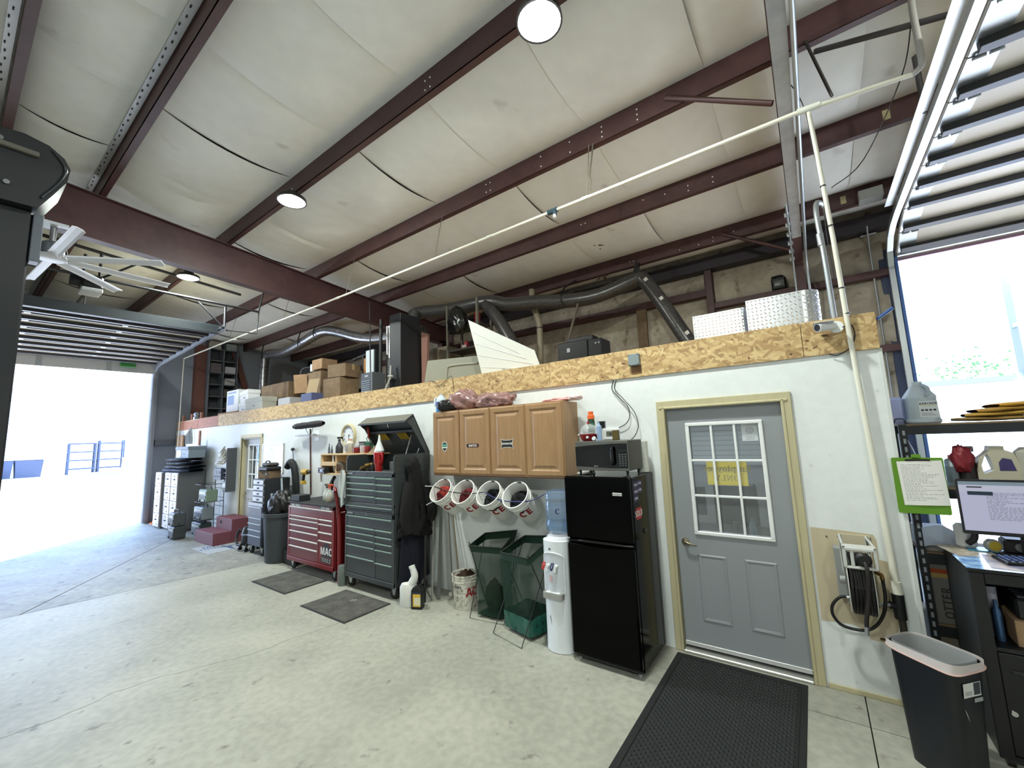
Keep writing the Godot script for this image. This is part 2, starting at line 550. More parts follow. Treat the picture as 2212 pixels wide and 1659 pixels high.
func build_walls():
	# white partition under the mezzanine, with two door openings
	var s := S()
	abx(s, -13.65, -9.24, 0, 2.44, -0.12, 0)
	abx(s, -9.24, -8.24, 2.08, 2.44, -0.12, 0)
	abx(s, -8.24, -0.03, 0, 2.44, -0.12, 0)
	abx(s, -0.03, 0.944, 2.125, 2.44, -0.12, 0)
	abx(s, 0.944, 1.565, 0, 2.44, -0.12, 0)
	abx(s, 1.445, 1.565, 0, 2.44, -3.95, -0.12)
	var wb = struct("wall_back", s, drywall)
	var patch := [Vector2(1.005, 1.13), Vector2(1.24, 1.12), Vector2(1.37, 1.11), Vector2(1.385, 1.07), Vector2(1.385, 0.94), Vector2(1.435, 0.93), Vector2(1.435, 0.81), Vector2(1.445, 0.55), Vector2(1.41, 0.375), Vector2(1.275, 0.39), Vector2(1.27, 0.44), Vector2(1.18, 0.47), Vector2(1.005, 0.46)]
	part(wb, "unpainted_patch", ex(patch, 0.0012), c(0.76, 0.71, 0.60, 0.8))
	for q in [[1.10, 1.07], [1.17, 1.075], [1.30, 1.085], [1.35, 1.08]]: part(wb, "screw", cy(V(q[0], q[1], 0.001), V(q[0], q[1], 0.006), 0.006, -1, 8), c(0.2, 0.18, 0.16))
	part(wb, "patch_hole", ex(rrect(0.055, 0.018, 0.007, 3, 1.355, 0.405), 0.0018), c(0.32, 0.22, 0.12, 0.9))
	struct("baseboard_back", bx(1.0, 1.565, 0.0, 0.035, 0.0005, 0.014, 0.003), trim_paint)
	struct("trim_1", bx(1.548, 1.572, 0.0, 2.44, -0.01, 0.004, 0.002), c(0.84, 0.85, 0.84, 0.5))
	# mezzanine deck and its board front
	struct("mezzanine_deck", bx(-13.65, 1.565, 2.455, 2.695, -3.95, -0.005), pine)
	var rim := struct_node("trim_mezzanine_front")
	var jx := [1.562, 1.108, -1.219, -3.53, -6.05, -8.34, -10.6]
	for i in range(6): part(rim, "board", bx(jx[i + 1] + 0.002, jx[i] - 0.002, 2.437 - 0.002 * (i % 2), 2.712 - 0.003 * ((i + 1) % 2), 0.001, 0.019, 0.001), osb)
	part(rim, "board", bx(-11.95, -10.605, 2.445, 2.70, 0.001, 0.019, 0.001), osb_red)
	part(rim, "board", bx(-13.3, -11.955, 2.44, 2.67, 0.001, 0.022, 0.001), osb_red)
	for x in [-13.25, -11.9, -12.6]: part(rim, "post", bx(x, x + 0.05, 2.705, 2.86, -0.06, -0.01), osb_red)
	for q in [[1.02, 2.55], [0.62, 2.66], [-0.9, 2.5], [-2.2, 2.62], [-3.4, 2.5], [1.13, 2.5]]: part(rim, "screw_head", cy(V(q[0], q[1], 0.019), V(q[0], q[1], 0.0205), 0.005, -1, 8), c(0.25, 0.2, 0.15))
	# rear outside wall with the right-hand opening (x 2.33..6.3, y up to 4.25)
	s = S()
	abx(s, -13.85, 2.33, 0, 5.2, -4.1, -3.95)
	abx(s, 2.33, 6.3, 4.25, 5.2, -4.1, -3.95)
	abx(s, 6.3, 9.0, 0, 5.2, -4.1, -3.95)
	var wr = struct("wall_rear", s, liner)
	# sagging insulation between the girts, with folds
	for q in [[-13.6, -0.2, 2.75, 4.2, 1], [-0.05, 2.2, 2.75, 3.98, 2], [-13.6, -0.2, 4.38, 4.72, 3], [-0.05, 2.2, 4.1, 4.68, 4]]:
		var fs := S()
		var x0: float = q[0]
		var x1: float = q[1]
		var y0: float = q[2]
		var y1: float = q[3]
		var ph: float = q[4] * 7.0
		sheet(fs, int((x1 - x0) * 12), 10, func(u, v): return V(lerpf(x0, x1, u), lerpf(y0, y1, v), -3.94 + 0.06 * sin(PI * v) + 0.012 * sin((x1 - x0) * u * 9.0 + ph + 2.0 * sin(v * 3 + u * 40)) * sin(PI * v)))
		part(wr, "insulation_blanket", fs, liner)
	for q in [[-13.6, -0.17, 4.25, 4.38], [-0.06, 2.22, 4.0, 4.1]]:
		part(wr, "girt", bx(q[0], q[1], q[2], q[3], -3.95, -3.79, 0.004), primer)
	part(wr, "girt", bx(-13.6, 2.22, 2.9, 3.0, -3.95, -3.79, 0.004), primer)
	part(wr, "eave_strut", bx(-13.6, 8.9, 4.70, 4.92, -3.95, -3.72, 0.004), c(0.15, 0.12, 0.15, 0.5))
	part(wr, "framing_post", bx(-0.17, -0.06, 2.7, 4.70, -3.95, -3.76, 0.004), primer)
	part(wr, "wood_stud", bx(-1.44, -1.26, 2.7, 4.25, -3.86, -3.80), card_brown)
	# left end wall with its big opening (z 0.6..4.9, y up to 4.06)
	s = S()
	abx(s, -13.85, -13.65, 0, 6.0, -4.1, 0.60)
	abx(s, -13.85, -13.65, 4.06, 6.0, 0.60, 4.9)
	abx(s, -13.85, -13.65, 0, 6.0, 4.9, 12.8)
	var wl = struct("wall_left", s, c(0.55, 0.58, 0.63, 0.7))
	part(wl, "jamb", bx(-13.9, -13.52, 0.0, 4.1, 0.52, 0.60, 0.003), c(0.62, 0.64, 0.68, 0.5))
	part(wl, "corner_column", bx(-13.65, -13.4, 0, 5.0, -0.55, -0.3, 0.004), c(0.43, 0.27, 0.235, 0.6))
	var br := S()
	box(br, V(-13.5, 4.2, -1.52), V(0.1, 2.2, 0.16), 0.0, Basis(V(1, 0, 0), deg_to_rad(17)))
	part(wl, "brace", br, c(0.43, 0.28, 0.24, 0.6))
	part(wl, "girt", bx(-13.65, -13.5, 2.05, 2.2, -3.9, 0.5), c(0.36, 0.38, 0.42, 0.6))
	struct("wall_front", bx(-13.85, 9.0, 0, 5.3, 12.65, 12.8), vinyl)
	struct("wall_right", bx(8.85, 9.0, 0, 6.0, -4.1, 12.8), vinyl)

func yb(z) -> float:   # underside of the purlins
	return 5.463 - 0.083 * ((3.972 - z) if z < 4.35 else (z - 4.35 - 0.378))
func build_ceiling():
	ceiling_node = struct_node("ceiling")
	var zs := [-3.84, -3.13, -1.61, -0.09, 1.45, 2.97, 3.85, 4.85, 5.73, 7.25, 8.79, 10.31, 11.83, 12.6]
	# roof sheet
	var s := S()
	var out := [Vector2(-4.2, yb(-4.2) + 0.30), Vector2(4.35, yb(4.35) + 0.30), Vector2(12.9, yb(12.9) + 0.30), Vector2(12.9, yb(12.9) + 0.36), Vector2(4.35, yb(4.35) + 0.36), Vector2(-4.2, yb(-4.2) + 0.36)]
	ext(s, out, 23.0, Transform3D(Basis(V(0, 0, 1), V(0, 1, 0), V(-1, 0, 0)), V(9.05, 0, 0)))
	part(ceiling_node, "roof_sheet", s, c(0.7, 0.7, 0.7, 0.5))
	# purlins
	for i in zs.size():
		var z: float = zs[i]
		if i == 0 or i == zs.size() - 1: continue
		var y := yb(z)
		var dark: bool = z > 2.0
		s = S()
		abx(s, -13.65, 8.85, y, y + 0.255, z - 0.004, z + 0.004)
		abx(s, -13.65, 8.85, y, y + 0.006, z - 0.07, z + 0.004)
		abx(s, -13.65, 8.85, y + 0.006, y + 0.022, z - 0.07, z - 0.066)
		abx(s, -13.65, 8.85, y + 0.249, y + 0.255, z - 0.004, z + 0.07)
		part(ceiling_node, "purlin", s, primer)
	# bright banding beside the two ridge-side purlins, screw points showing through
	for z in [2.97, 3.85]:
		var y := yb(z)
		var bd = part(ceiling_node, "banding_strip", bx(-13.6, 8.8, y + 0.200, y + 0.204, z + 0.02, z + 0.085), c(0.72, 0.72, 0.72, 0.4, 0.5))
		var mk := S()
		for k in 90: abx(mk, -10.0 + k * 0.125, -9.97 + k * 0.125, y + 0.192, y + 0.2, z + 0.05 + 0.008 * (k % 3), z + 0.062 + 0.008 * (k % 3))
		part(bd, "screw_points", mk, c(0.15, 0.14, 0.14, 0.6)).set_meta("kind", "stuff")
	# punched bolt holes / bright bolt heads on the purlin webs near the right-hand frame
	var bolt := lt([Vector2(0, 0), Vector2(0.009, 0), Vector2(0.007, 0.006), Vector2(0, 0.007)], 8)
	var bm := fin(bolt)
	for q in [[-0.09, [[-0.05, 0.05], [-0.05, 0.11], [-0.05, 0.17], [-0.45, 0.05], [-0.45, 0.11], [-0.45, 0.17], [-0.85, 0.05], [-0.85, 0.18], [-1.25, 0.05], [-1.25, 0.18], [-2.05, 0.06], [-2.12, 0.06], [-2.05, 0.17], [-2.12, 0.17]]], [-1.61, [[0.4, 0.06], [0.4, 0.13], [0.1, 0.06], [0.1, 0.13], [-0.2, 0.13], [-0.5, 0.16], [-1.4, 0.13], [-1.47, 0.13]]], [-3.13, [[0.42, 0.05], [0.42, 0.12], [0.12, 0.05], [0.12, 0.12], [-0.1, 0.06], [-0.4, 0.06], [-1.2, 0.1], [-1.26, 0.1], [1.6, 0.12], [1.6, 0.05]]], [1.45, [[-1.55, 0.05], [-1.62, 0.05], [-1.55, 0.15], [-1.62, 0.15]]]]:
		var z: float = q[0]
		for p in q[1]: part(ceiling_node, "bolt", bm, c(0.9, 0.9, 0.88, 0.4), Transform3D(Basis(V(1, 0, 0), PI / 2), V(p[0], yb(z) + p[1], z + 0.004)))
	# insulation panels: four-foot sheets sagging between purlins, seams pinched upward
	var sw := 1.216
	var edge0 := -13.65
	var x_seams := []
	var x := 0.62 + sw * 7
	while x > -13.7:
		x_seams.append(x)
		x -= sw
	for i in range(zs.size() - 1):
		var z0: float = zs[i]
		var z1: float = zs[i + 1]
		var variants := []
		for v in 3:
			var st := S()
			var sag: float = (0.055 + 0.05 * (z1 - z0)) * [0.9, 1.1, 1.0][v]
			var ph: float = v * 2.1 + i
			sheet(st, 16, 12, func(a, b):
				var pin: float = pow(absf(a * 2 - 1), 14)
				var wob: float = 0.010 * sin(a * 7.0 + ph + b * 2.0) * sin(PI * b) + 0.004 * sin(a * 23.0 + ph * 3.0 + b * 9.0)
				return V(a * (sw + 0.002) - 0.001, lerpf(yb(z0), yb(z1), b) + 0.245 - sag * 4 * b * (1 - b) + 0.022 * pin * sin(PI * b) + wob * (1 - pin) * sin(PI * b), lerpf(z0 + 0.005, z1 - 0.005, b)))
			variants.append(fin(st))
		for k in range(x_seams.size()):
			var xs: float = x_seams[k] - sw
			if xs < -15.0 or z0 > 6.0 and k % 1 == 1: continue
			part(ceiling_node, "insulation_sheet", variants[(k * 7 + i * 5) % 3], vinyl, Transform3D(Basis(), V(xs, 0, 0)))
	# torn spots in the insulation
	for q in [[-1.55, -2.3, 0.16], [-1.95, -3.4, 0.2], [-6.9, 3.3, 0.06]]:
		for k in 5:
			var t := S()
			var a: float = k * 1.25
			var y := yb(q[1]) + 0.245 - 0.135
			poly(t, [V(q[0] + cos(a) * 0.02, y, q[1] + sin(a) * 0.02), V(q[0] + cos(a) * q[2], y - 0.03, q[1] + sin(a) * q[2] * 0.7), V(q[0] + cos(a + 0.5) * q[2] * 0.6, y - 0.004, q[1] + sin(a + 0.5) * q[2] * 0.5)], V(0, -1, 0))
			part(ceiling_node, "torn_flap", t, c(0.30, 0.28, 0.25, 0.9))
	# main frames: tapered rafters and their rear columns
	for fr in [[-6.48, primer, primer, 0.16], [1.2, primer, rafter_paint, 0.105], [8.6, primer, primer, 0.16]]:
		var xc: float = fr[0]
		var r1 := S()
		var low := func(z): return yb(z) - (0.46 + 0.026 * (minf(z, 8.7 - z) + 3.7))
		for side in 2:
			var za := -3.72 if side == 0 else 4.35
			var zb := 4.35 if side == 0 else 12.4
			var pl := [Vector2(za, low.call(za)), Vector2(zb, low.call(zb)), Vector2(zb, yb(zb) - 0.002), Vector2(za, yb(za) - 0.002)]
			ext(r1, pl, 0.012, Transform3D(Basis(V(0, 0, 1), V(0, 1, 0), V(-1, 0, 0)), V(xc + 0.006, 0, 0)))
			var a := V(xc, (yb(za) + yb(zb)) / 2 - 0.008, (za + zb) / 2)
			var tilt := atan2(yb(zb) - yb(za), zb - za)
			box(r1, a, V(fr[3], 0.012, zb - za + 0.02), 0.0, Basis(V(1, 0, 0), -tilt))
			var lo_a: float = low.call(za)
			var lo_b: float = low.call(zb)
			var tilt2 := atan2(lo_b - lo_a, zb - za)
			if fr[2] == primer: box(r1, V(xc, (lo_a + lo_b) / 2, (za + zb) / 2), V(fr[3], 0.014, zb - za + 0.02), 0.0, Basis(V(1, 0, 0), -tilt2))
			else:
				var f2 := S()
				var zs2 := -2.6 if side == 0 else 4.35
				var ls: float = low.call(zs2)
				box(f2, V(xc, (ls + lo_b) / 2, (zs2 + zb) / 2), V(fr[3], 0.014, zb - zs2), 0.0, Basis(V(1, 0, 0), -tilt2))
				part(ceiling_node, "lower_flange", f2, rafter_paint)
				if side == 0: box(r1, V(xc, (lo_a + ls) / 2, (za + zs2) / 2), V(fr[3], 0.014, zs2 - za), 0.0, Basis(V(1, 0, 0), -tilt2))
		part(ceiling_node, "rafter", r1, fr[1])
		var cs := S()
		abx(cs, xc - fr[3] / 2, xc + fr[3] / 2, 0, low.call(-3.5), -3.46, -3.44)
		abx(cs, xc - fr[3] / 2, xc + fr[3] / 2, 0, low.call(-3.8) + 0.4, -3.86, -3.84)
		abx(cs, xc - 0.006, xc + 0.006, 0, low.call(-3.7) + 0.1, -3.85, -3.45)
		part(ceiling_node, "column", cs, primer)
	# flange braces from purlin to rafter
	for q in [[-0.09, 0.35], [-3.13, 0.35]]:
		var z: float = q[0]
		part(ceiling_node, "flange_brace", tb([V(0.25, yb(z) + 0.13, z + 0.02), V(1.12, yb(z) - 0.42, z + 0.02)], 0.028, 4), primer)
	for q in [[-1.61, 2.05], [-0.09, 2.5], [-3.13, 1.75]]:
		var z: float = q[0]
		part(ceiling_node, "label_sticker", bx(q[1], q[1] + 0.06, yb(z) + 0.06, yb(z) + 0.17, z + 0.005, z + 0.007), c(0.72, 0.68, 0.52, 0.8))

func build_lamps():
	var k := 0
	for q in [[-0.27, 5.07, 1.52, "round high-bay lamp nearest the camera, hung over the refrigerator side"], [-4.14, 5.10, 1.50, "round high-bay lamp hung before the dark rafter"], [-8.0, 5.08, 1.50, "round high-bay lamp beyond the dark rafter, above the fan"], [3.6, 5.07, 1.5, "round high-bay lamp over the desk corner"], [-0.3, 5.07, 7.2, "round high-bay lamp behind the camera, left of two"], [3.6, 5.07, 7.2, "round high-bay lamp behind the camera, right of two"]]:
		var t = thing("high_bay_lamp", q[3], "lamp", q[0], q[1], q[2], 0, "round high-bay lamps")
		part(t, "housing", lt([Vector2(0, 0.11), Vector2(0.08, 0.11), Vector2(0.09, 0.04), Vector2(0.175, 0.03), Vector2(0.18, -0.01), Vector2(0.165, -0.012)], 28), c(0.12, 0.12, 0.13, 0.4))
		part(t, "lens", lt([Vector2(0.166, -0.006), Vector2(0.15, -0.014), Vector2(0, -0.018)], 28), glow(0.99, 1.0, 0.98, 7.0))
		var hk := S()
		tube(hk, [V(0, 0.11, 0), V(0, yb(q[2]) + 0.02 - q[1], 0)], 0.007, 6)
		part(t, "hanger", hk, galv)
		var l := AreaLight3D.new()
		l.name = "light"
		l.area_size = Vector2(0.24, 0.24)
		l.light_color = Color(0.97, 1.0, 0.97)
		l.light_energy = 12.0
		l.area_range = 60.0
		l.shadow_enabled = true
		l.transform = Transform3D(Basis(V(1, 0, 0), -PI / 2), V(0, -0.03, 0))
		t.add_child(l)
		# sideways spill of the shallow domed lens
		var o := OmniLight3D.new()
		o.name = "lens_spill"
		o.light_size = 0.02
		o.omni_attenuation = 2.0
		o.omni_range = 60.0
		o.light_color = Color(0.97, 1.0, 0.97)
		o.light_energy = 1.8
		o.shadow_enabled = true
		o.position = V(0, -0.036, 0)
		t.add_child(o)
		k += 1

# nested rectangles facing +z: profile of (inset, height) steps, closed by the last one
func ring(s: SurfaceTool, x0, x1, y0, y1, z, prof: Array, close = true):
	var last := []
	for i in prof.size():
		var d: float = prof[i].x
		var h: float = prof[i].y
		var q := [V(x0 + d, y0 + d, z + h), V(x1 - d, y0 + d, z + h), V(x1 - d, y1 - d, z + h), V(x0 + d, y1 - d, z + h)]
		if i > 0:
			for k in 4:
				var a: Vector3 = last[k]
				var b: Vector3 = last[(k + 1) % 4]
				poly(s, [a, b, q[(k + 1) % 4], q[k]], V(0, 0, 1) + [V(0, -0.2, 0), V(0.2, 0, 0), V(0, 0.2, 0), V(-0.2, 0, 0)][k] * signf(prof[i - 1].y - prof[i].y + 0.0001))
		last = q
	if close: poly(s, last, V(0, 0, 1))

func entry_door(n, x, detailed: bool):
	var d := struct_node(n)
	d.position = V(x, 0, 0)
	# casing with mitred look: outer flat board plus stop
	var W := 0.914
	for sd in [-1, 1]:
		var xa := -0.073 if sd < 0 else W
		var s := S()
		abx(s, xa, xa + 0.073, 0, 2.176, 0.001, 0.022, 0.004)
		abx(s, xa + (0.048 if sd < 0 else 0.0), xa + (0.073 if sd < 0 else 0.025), 0, 2.125, 0.0, 0.03, 0.006)
		part(d, "casing", s, trim_paint)
		part(d, "jamb", bx(-0.029 if sd < 0 else W + 0.001, -0.001 if sd < 0 else W + 0.029, 0.0, 2.12, -0.118, 0.0), trim_paint)
	var hs := S()
	abx(hs, -0.073, W + 0.073, 2.1, 2.177, 0.0012, 0.0222, 0.004)
	abx(hs, -0.05, W + 0.05, 2.1, 2.122, 0.0, 0.03, 0.006)
	part(d, "casing", hs, trim_paint)
	part(d, "jamb", bx(-0.028, W + 0.028, 2.101, 2.124, -0.118, 0.0), trim_paint)
	var dz := -0.03 if detailed else -0.075
	# leaf with the window cut out
	var leaf := S()
	abx(leaf, 0.003, 0.19, 0.062, 2.1, dz - 0.044, dz)
	abx(leaf, 0.74, W - 0.003, 0.062, 2.1, dz - 0.044, dz)
	abx(leaf, 0.19, 0.74, 0.062, 1.015, dz - 0.044, dz)
	abx(leaf, 0.19, 0.74, 1.935, 2.1, dz - 0.044, dz)
	var lf = part(d, "leaf", leaf, door_grey if detailed else c(0.70, 0.71, 0.72, 0.5))
	var wf := S()
	for q in [[0.16, 0.77, 0.985, 1.016], [0.16, 0.77, 1.934, 1.965]]: abx(wf, q[0], q[1], q[2], q[3], dz - 0.002, dz + 0.016, 0.006)
	for q in [[0.16, 0.192], [0.738, 0.77]]: abx(wf, q[0], q[1], 1.0, 1.95, dz - 0.002, dz + 0.016, 0.006)
	part(lf, "window_frame", wf, white_plastic)
	var gw := 0.55 / 3
	var gh := 0.92 / 3
	for i in [1, 2]:
		part(lf, "muntin", bx(0.19 + gw * i - 0.01, 0.19 + gw * i + 0.01, 1.01, 1.94, dz - 0.006, dz + 0.010, 0.004), white_plastic)
		part(lf, "muntin", bx(0.185, 0.745, 1.015 + gh * i - 0.01, 1.015 + gh * i + 0.01, dz - 0.006, dz + 0.009, 0.004), white_plastic)
	var pane := fin(bx(0, gw - 0.004, 0, gh - 0.004, -0.002, 0.002))
	for i in 3:
		for j in 3: part(lf, "pane", pane, glass(0.75, 0.8, 0.82, 0.10), at(0.192 + gw * i, 1.017 + gh * j, dz - 0.022))
	for q in [[0.165, 0.395], [0.53, 0.76]]:
		var ps := S()
		ring(ps, q[0], q[1], 0.265, 0.82, dz, [Vector2(0, 0), Vector2(0.009, 0.007), Vector2(0.014, 0.007), Vector2(0.034, -0.0005 + 0.0015), Vector2(0.036, 0.002)])
		part(lf, "raised_panel", ps, door_grey if detailed else c(0.70, 0.71, 0.72, 0.5))
	part(lf, "sweep", bx(0.004, W - 0.004, 0.045, 0.078, dz + 0.0005, dz + 0.012, 0.002), c(0.82, 0.82, 0.82, 0.35, 0.3))
	part(d, "threshold", bx(-0.0, W, 0.0, 0.022, -0.116, 0.035, 0.006), c(0.80, 0.80, 0.78, 0.35, 0.6))
	part(d, "sill_gap", bx(0.0, W, 0.022, 0.05, -0.07, -0.06), c(0.03, 0.03, 0.03, 0.9))
	var h := S()
	lathe(h, [Vector2(0, 0), Vector2(0.032, 0), Vector2(0.03, 0.012), Vector2(0.013, 0.016), Vector2(0.012, 0.045), Vector2(0, 0.047)], 18, Transform3D(Basis(V(1, 0, 0), PI / 2), V(0.075, 0.915, dz)))
	tube(h, curve([V(0.075, 0.915, dz + 0.042), V(0.10, 0.914, dz + 0.047), V(0.14, 0.903, dz + 0.045), V(0.175, 0.90, dz + 0.035)], 4), [0.011, 0.011, 0.0105, 0.010, 0.010, 0.0095, 0.009, 0.009, 0.0085, 0.008, 0.008, 0.0075, 0.007], 8)
	part(lf, "lever_handle", h, c(0.62, 0.58, 0.50, 0.3, 0.9))
	for y in [0.28, 1.05, 1.85]: part(d, "hinge", cy(V(W + 0.004, y, dz + 0.006), V(W + 0.004, y + 0.1, dz + 0.006), 0.007, -1, 8), steel)
	return d

func build_doors():
	var d1 = entry_door("door_1", 0.0, true)
	# papers taped to the inside of the glass
	var yl := solo("paper_sign", "yellow paper sign taped inside the grey door's window", "sign", bx(0.30, 0.615, 1.415, 1.63, -0.0665, -0.0655), c(0.88, 0.80, 0.05, 0.6))
	text(yl, "lettering", "Employees", 0.05, c(0.62, 0.55, 0.02, 0.7), Transform3D(Basis(V(-1, 0, 0), V(0, 1, 0), V(0, 0, -1)), V(0.46, 1.555, -0.065)), 0.0006, true)
	text(yl, "lettering", "ONLY", 0.05, c(0.62, 0.55, 0.02, 0.7), Transform3D(Basis(V(-1, 0, 0), V(0, 1, 0), V(0, 0, -1)), V(0.46, 1.475, -0.065)), 0.0006, true)
	var ni := Image.create(64, 80, false, Image.FORMAT_RGB8)
	ni.fill(Color(0.9, 0.91, 0.93))
	for y in range(12, 50):
		for x in range(14, 50):
			var dd := Vector2(x - 32, y - 32).length()
			if dd < 17 and (y % 7 < 4 or dd > 15): ni.set_pixel(x, y, Color(0.66, 0.67, 0.7))
	for y in [60, 66, 71]: ni.fill_rect(Rect2i(16, y, 34, 2), Color(0.6, 0.6, 0.64))
	solo("paper_notice", "white printed notice taped inside the top corner pane of the grey door", "paper", card(0.12, 0.15), printed(ni), at(0.665, 1.865, -0.066))
	entry_door("door_2", -9.195, false)
	# rooms behind are closed off by this divider under the deck
	struct("wall_office_divider", bx(-3.1, -3.0, 0, 2.45, -3.95, -0.12), c(0.7, 0.7, 0.7, 0.8))

func build_outdoors():
	struct("ground", bx(-160, 60, -0.5, -0.16, -120, 60), yard_concrete)
	var ap := S()
	abx(ap, -40, -13.9, -0.17, -0.01, -30, 30)
	struct("apron_left", ap, yard_concrete)
	struct("apron_rear", bx(-13.9, 30, -0.17, -0.01, -12, -4.1), yard_concrete)
	# long metal building across the lot
	var b = thing("metal_warehouse", "long pale blue-white metal warehouse across the sunny lot", "building", -68, -0.16, -8)
	part(b, "wall", bx(-6, 0, 0, 9, -42, 34), c(0.80, 0.86, 0.92, 0.6))
	var rib := fin(bx(0, 0.05, 0, 9, -0.05, 0.05))
	for i in 76: part(b, "wall_rib", rib, c(0.78, 0.84, 0.91, 0.6), at(0, 0, -41.5 + i))
	part(b, "roof_edge", bx(-6.2, 0.25, 9, 9.3, -42, 34), c(0.75, 0.8, 0.86, 0.5))
	# material piled along it
	var dk := c(0.22, 0.25, 0.33, 0.7)
	for i in 2:
		var t = thing("storage_rack", ["tall dark steel rack, left of two, across the lot", "tall dark steel rack, right of two, across the lot"][i], "rack", -60, -0.16, -3.85 - i * 2.2, 0, "steel racks across the lot")
		for zz in [0.0, -1.9]:
			for xx in [0.0, -0.8]: part(t, "post", bx(xx - 0.06, xx + 0.06, 0, [3.1, 3.4][i], zz - 0.06, zz + 0.06), dk)
		for k in 4: part(t, "shelf", bx(-0.85, 0.05, 0.5 + k * 0.85, 0.62 + k * 0.85, -1.95, 0.05), dk)
	for i in 2:
		var t = thing("waste_bin", ["dark dumpster beside the steel racks across the lot", "second dark dumpster, nearer the parked car"][i], "dumpster", -61, -0.16, -1.3 + i * 1.9, 0, "dumpsters across the lot")
		var sb := S()
		taper(sb, V(0, 0.1, 0), Vector2(1.6, 1.6), Vector2(1.9, 1.8), 1.5)
		part(t, "body", sb, dk)
		part(t, "lid", bx(-0.95, 0.95, 1.6, 1.68, -0.9, 0.9), c(0.16, 0.18, 0.24))
		part(t, "base", bx(-0.8, 0.8, 0, 0.1, -0.8, 0.8), dk)
	var r := RandomNumberGenerator.new()
	r.seed = 8
	for i in 11:
		part_lumber(i, r)
	# car at the far left
	var car = thing("parked_car", "teal parked car at the left edge of the bright lot", "car", -59, -0.16, 2.7, 90)
	var cp := [Vector2(-2.2, 0.35), Vector2(2.2, 0.35), Vector2(2.25, 0.8), Vector2(1.3, 0.95), Vector2(0.7, 1.45), Vector2(-0.9, 1.45), Vector2(-1.6, 0.98), Vector2(-2.25, 0.9)]
	part(car, "body", ex(cp, 1.7, at(0, 0, -0.85)), c(0.15, 0.55, 0.72, 0.3))
	part(car, "window", ex([Vector2(1.15, 0.98), Vector2(0.65, 1.38), Vector2(-0.85, 1.38), Vector2(-1.4, 1.0)], 1.72, at(0, 0, -0.86)), c(0.1, 0.14, 0.18, 0.1))
	for q in [[-1.35, 0.83], [1.35, 0.83], [-1.35, -0.83], [1.35, -0.83]]: part(car, "wheel", cy(V(q[0], 0.33, q[1] - 0.1), V(q[0], 0.33, q[1] + 0.1), 0.33), black_plastic)
	# behind the right-hand opening
	var h = thing("low_shed", "white low shed with a dark roof edge beyond the right-hand opening", "building", 14, -0.16, -16)
	part(h, "wall", bx(-11.5, 16, 0, 3.25, -6, 0), c(0.88, 0.89, 0.9, 0.7))
	part(h, "roof_edge", bx(-11.9, 16.4, 3.25, 3.42, -6, 0.3), c(0.42, 0.42, 0.58, 0.7))
	var truck = thing("white_van", "white van parked outside the right-hand opening", "van", 5.1, -0.16, -11)
	var vp := [Vector2(-2.2, 0.4), Vector2(2.4, 0.4), Vector2(2.4, 1.2), Vector2(1.6, 1.35), Vector2(0.9, 2.35), Vector2(-2.2, 2.4)]
	part(truck, "body", ex(vp, 1.9, at(1.6, 0, -0.95)), c(0.9, 0.91, 0.93, 0.3))
	part(truck, "side_window", ex([Vector2(1.4, 1.4), Vector2(0.85, 2.2), Vector2(0.1, 2.2), Vector2(0.1, 1.4)], 1.92, at(1.6, 0, -0.96)), c(0.35, 0.4, 0.5, 0.1))
	for q in [[0.2, 0.9], [3.1, 0.9], [0.2, -0.9], [3.1, -0.9]]: part(truck, "wheel", cy(V(q[0], 0.36, q[1] - 0.12), V(q[0], 0.36, q[1] + 0.12), 0.36), black_plastic)
	var dp = thing("downspout", "pale teal hanging downspout outside the right-hand opening", "pipe", 3.62, 0, -5.1)
	part(dp, "pipe", bx(-0.05, 0.05, 2.52, 4.0, -0.04, 0.04, 0.01), c(0.72, 0.80, 0.82, 0.5))
	part(dp, "elbow", tb([V(0, 2.55, 0), V(0, 2.46, 0.02), V(-0.06, 2.42, 0.08)], 0.055, 8), c(0.66, 0.74, 0.80, 0.5))
	part(dp, "bracket", bx(-0.02, 0.02, 3.2, 3.25, 0.0, 1.0), c(0.5, 0.6, 0.7, 0.4))
	# tree crown showing above the shed roof
	var tr = thing("distant_tree", "leafy green tree top above the shed roof edge", "tree", 8.6, -0.16, -30)
	part(tr, "trunk", cy(V(0, 0, 0), V(0, 4.2, 0), 0.2, 0.12, 8), c(0.3, 0.24, 0.18))
	var ls := S()
	for i in 260:
		var p := V(r.randfn(0, 0.9), 5.0 + r.randfn(0, 0.45), r.randfn(0, 0.7))
		var q := Basis.from_euler(V(r.randf() * 6, r.randf() * 6, 0))
		poly(ls, [p + q * V(-0.12, 0, 0), p + q * V(0, 0.05, 0.06), p + q * V(0.12, 0, 0), p + q * V(0, 0, -0.06)], V(0, 1, 0))
	part(tr, "foliage", ls, c(0.25, 0.42, 0.22, 0.8))

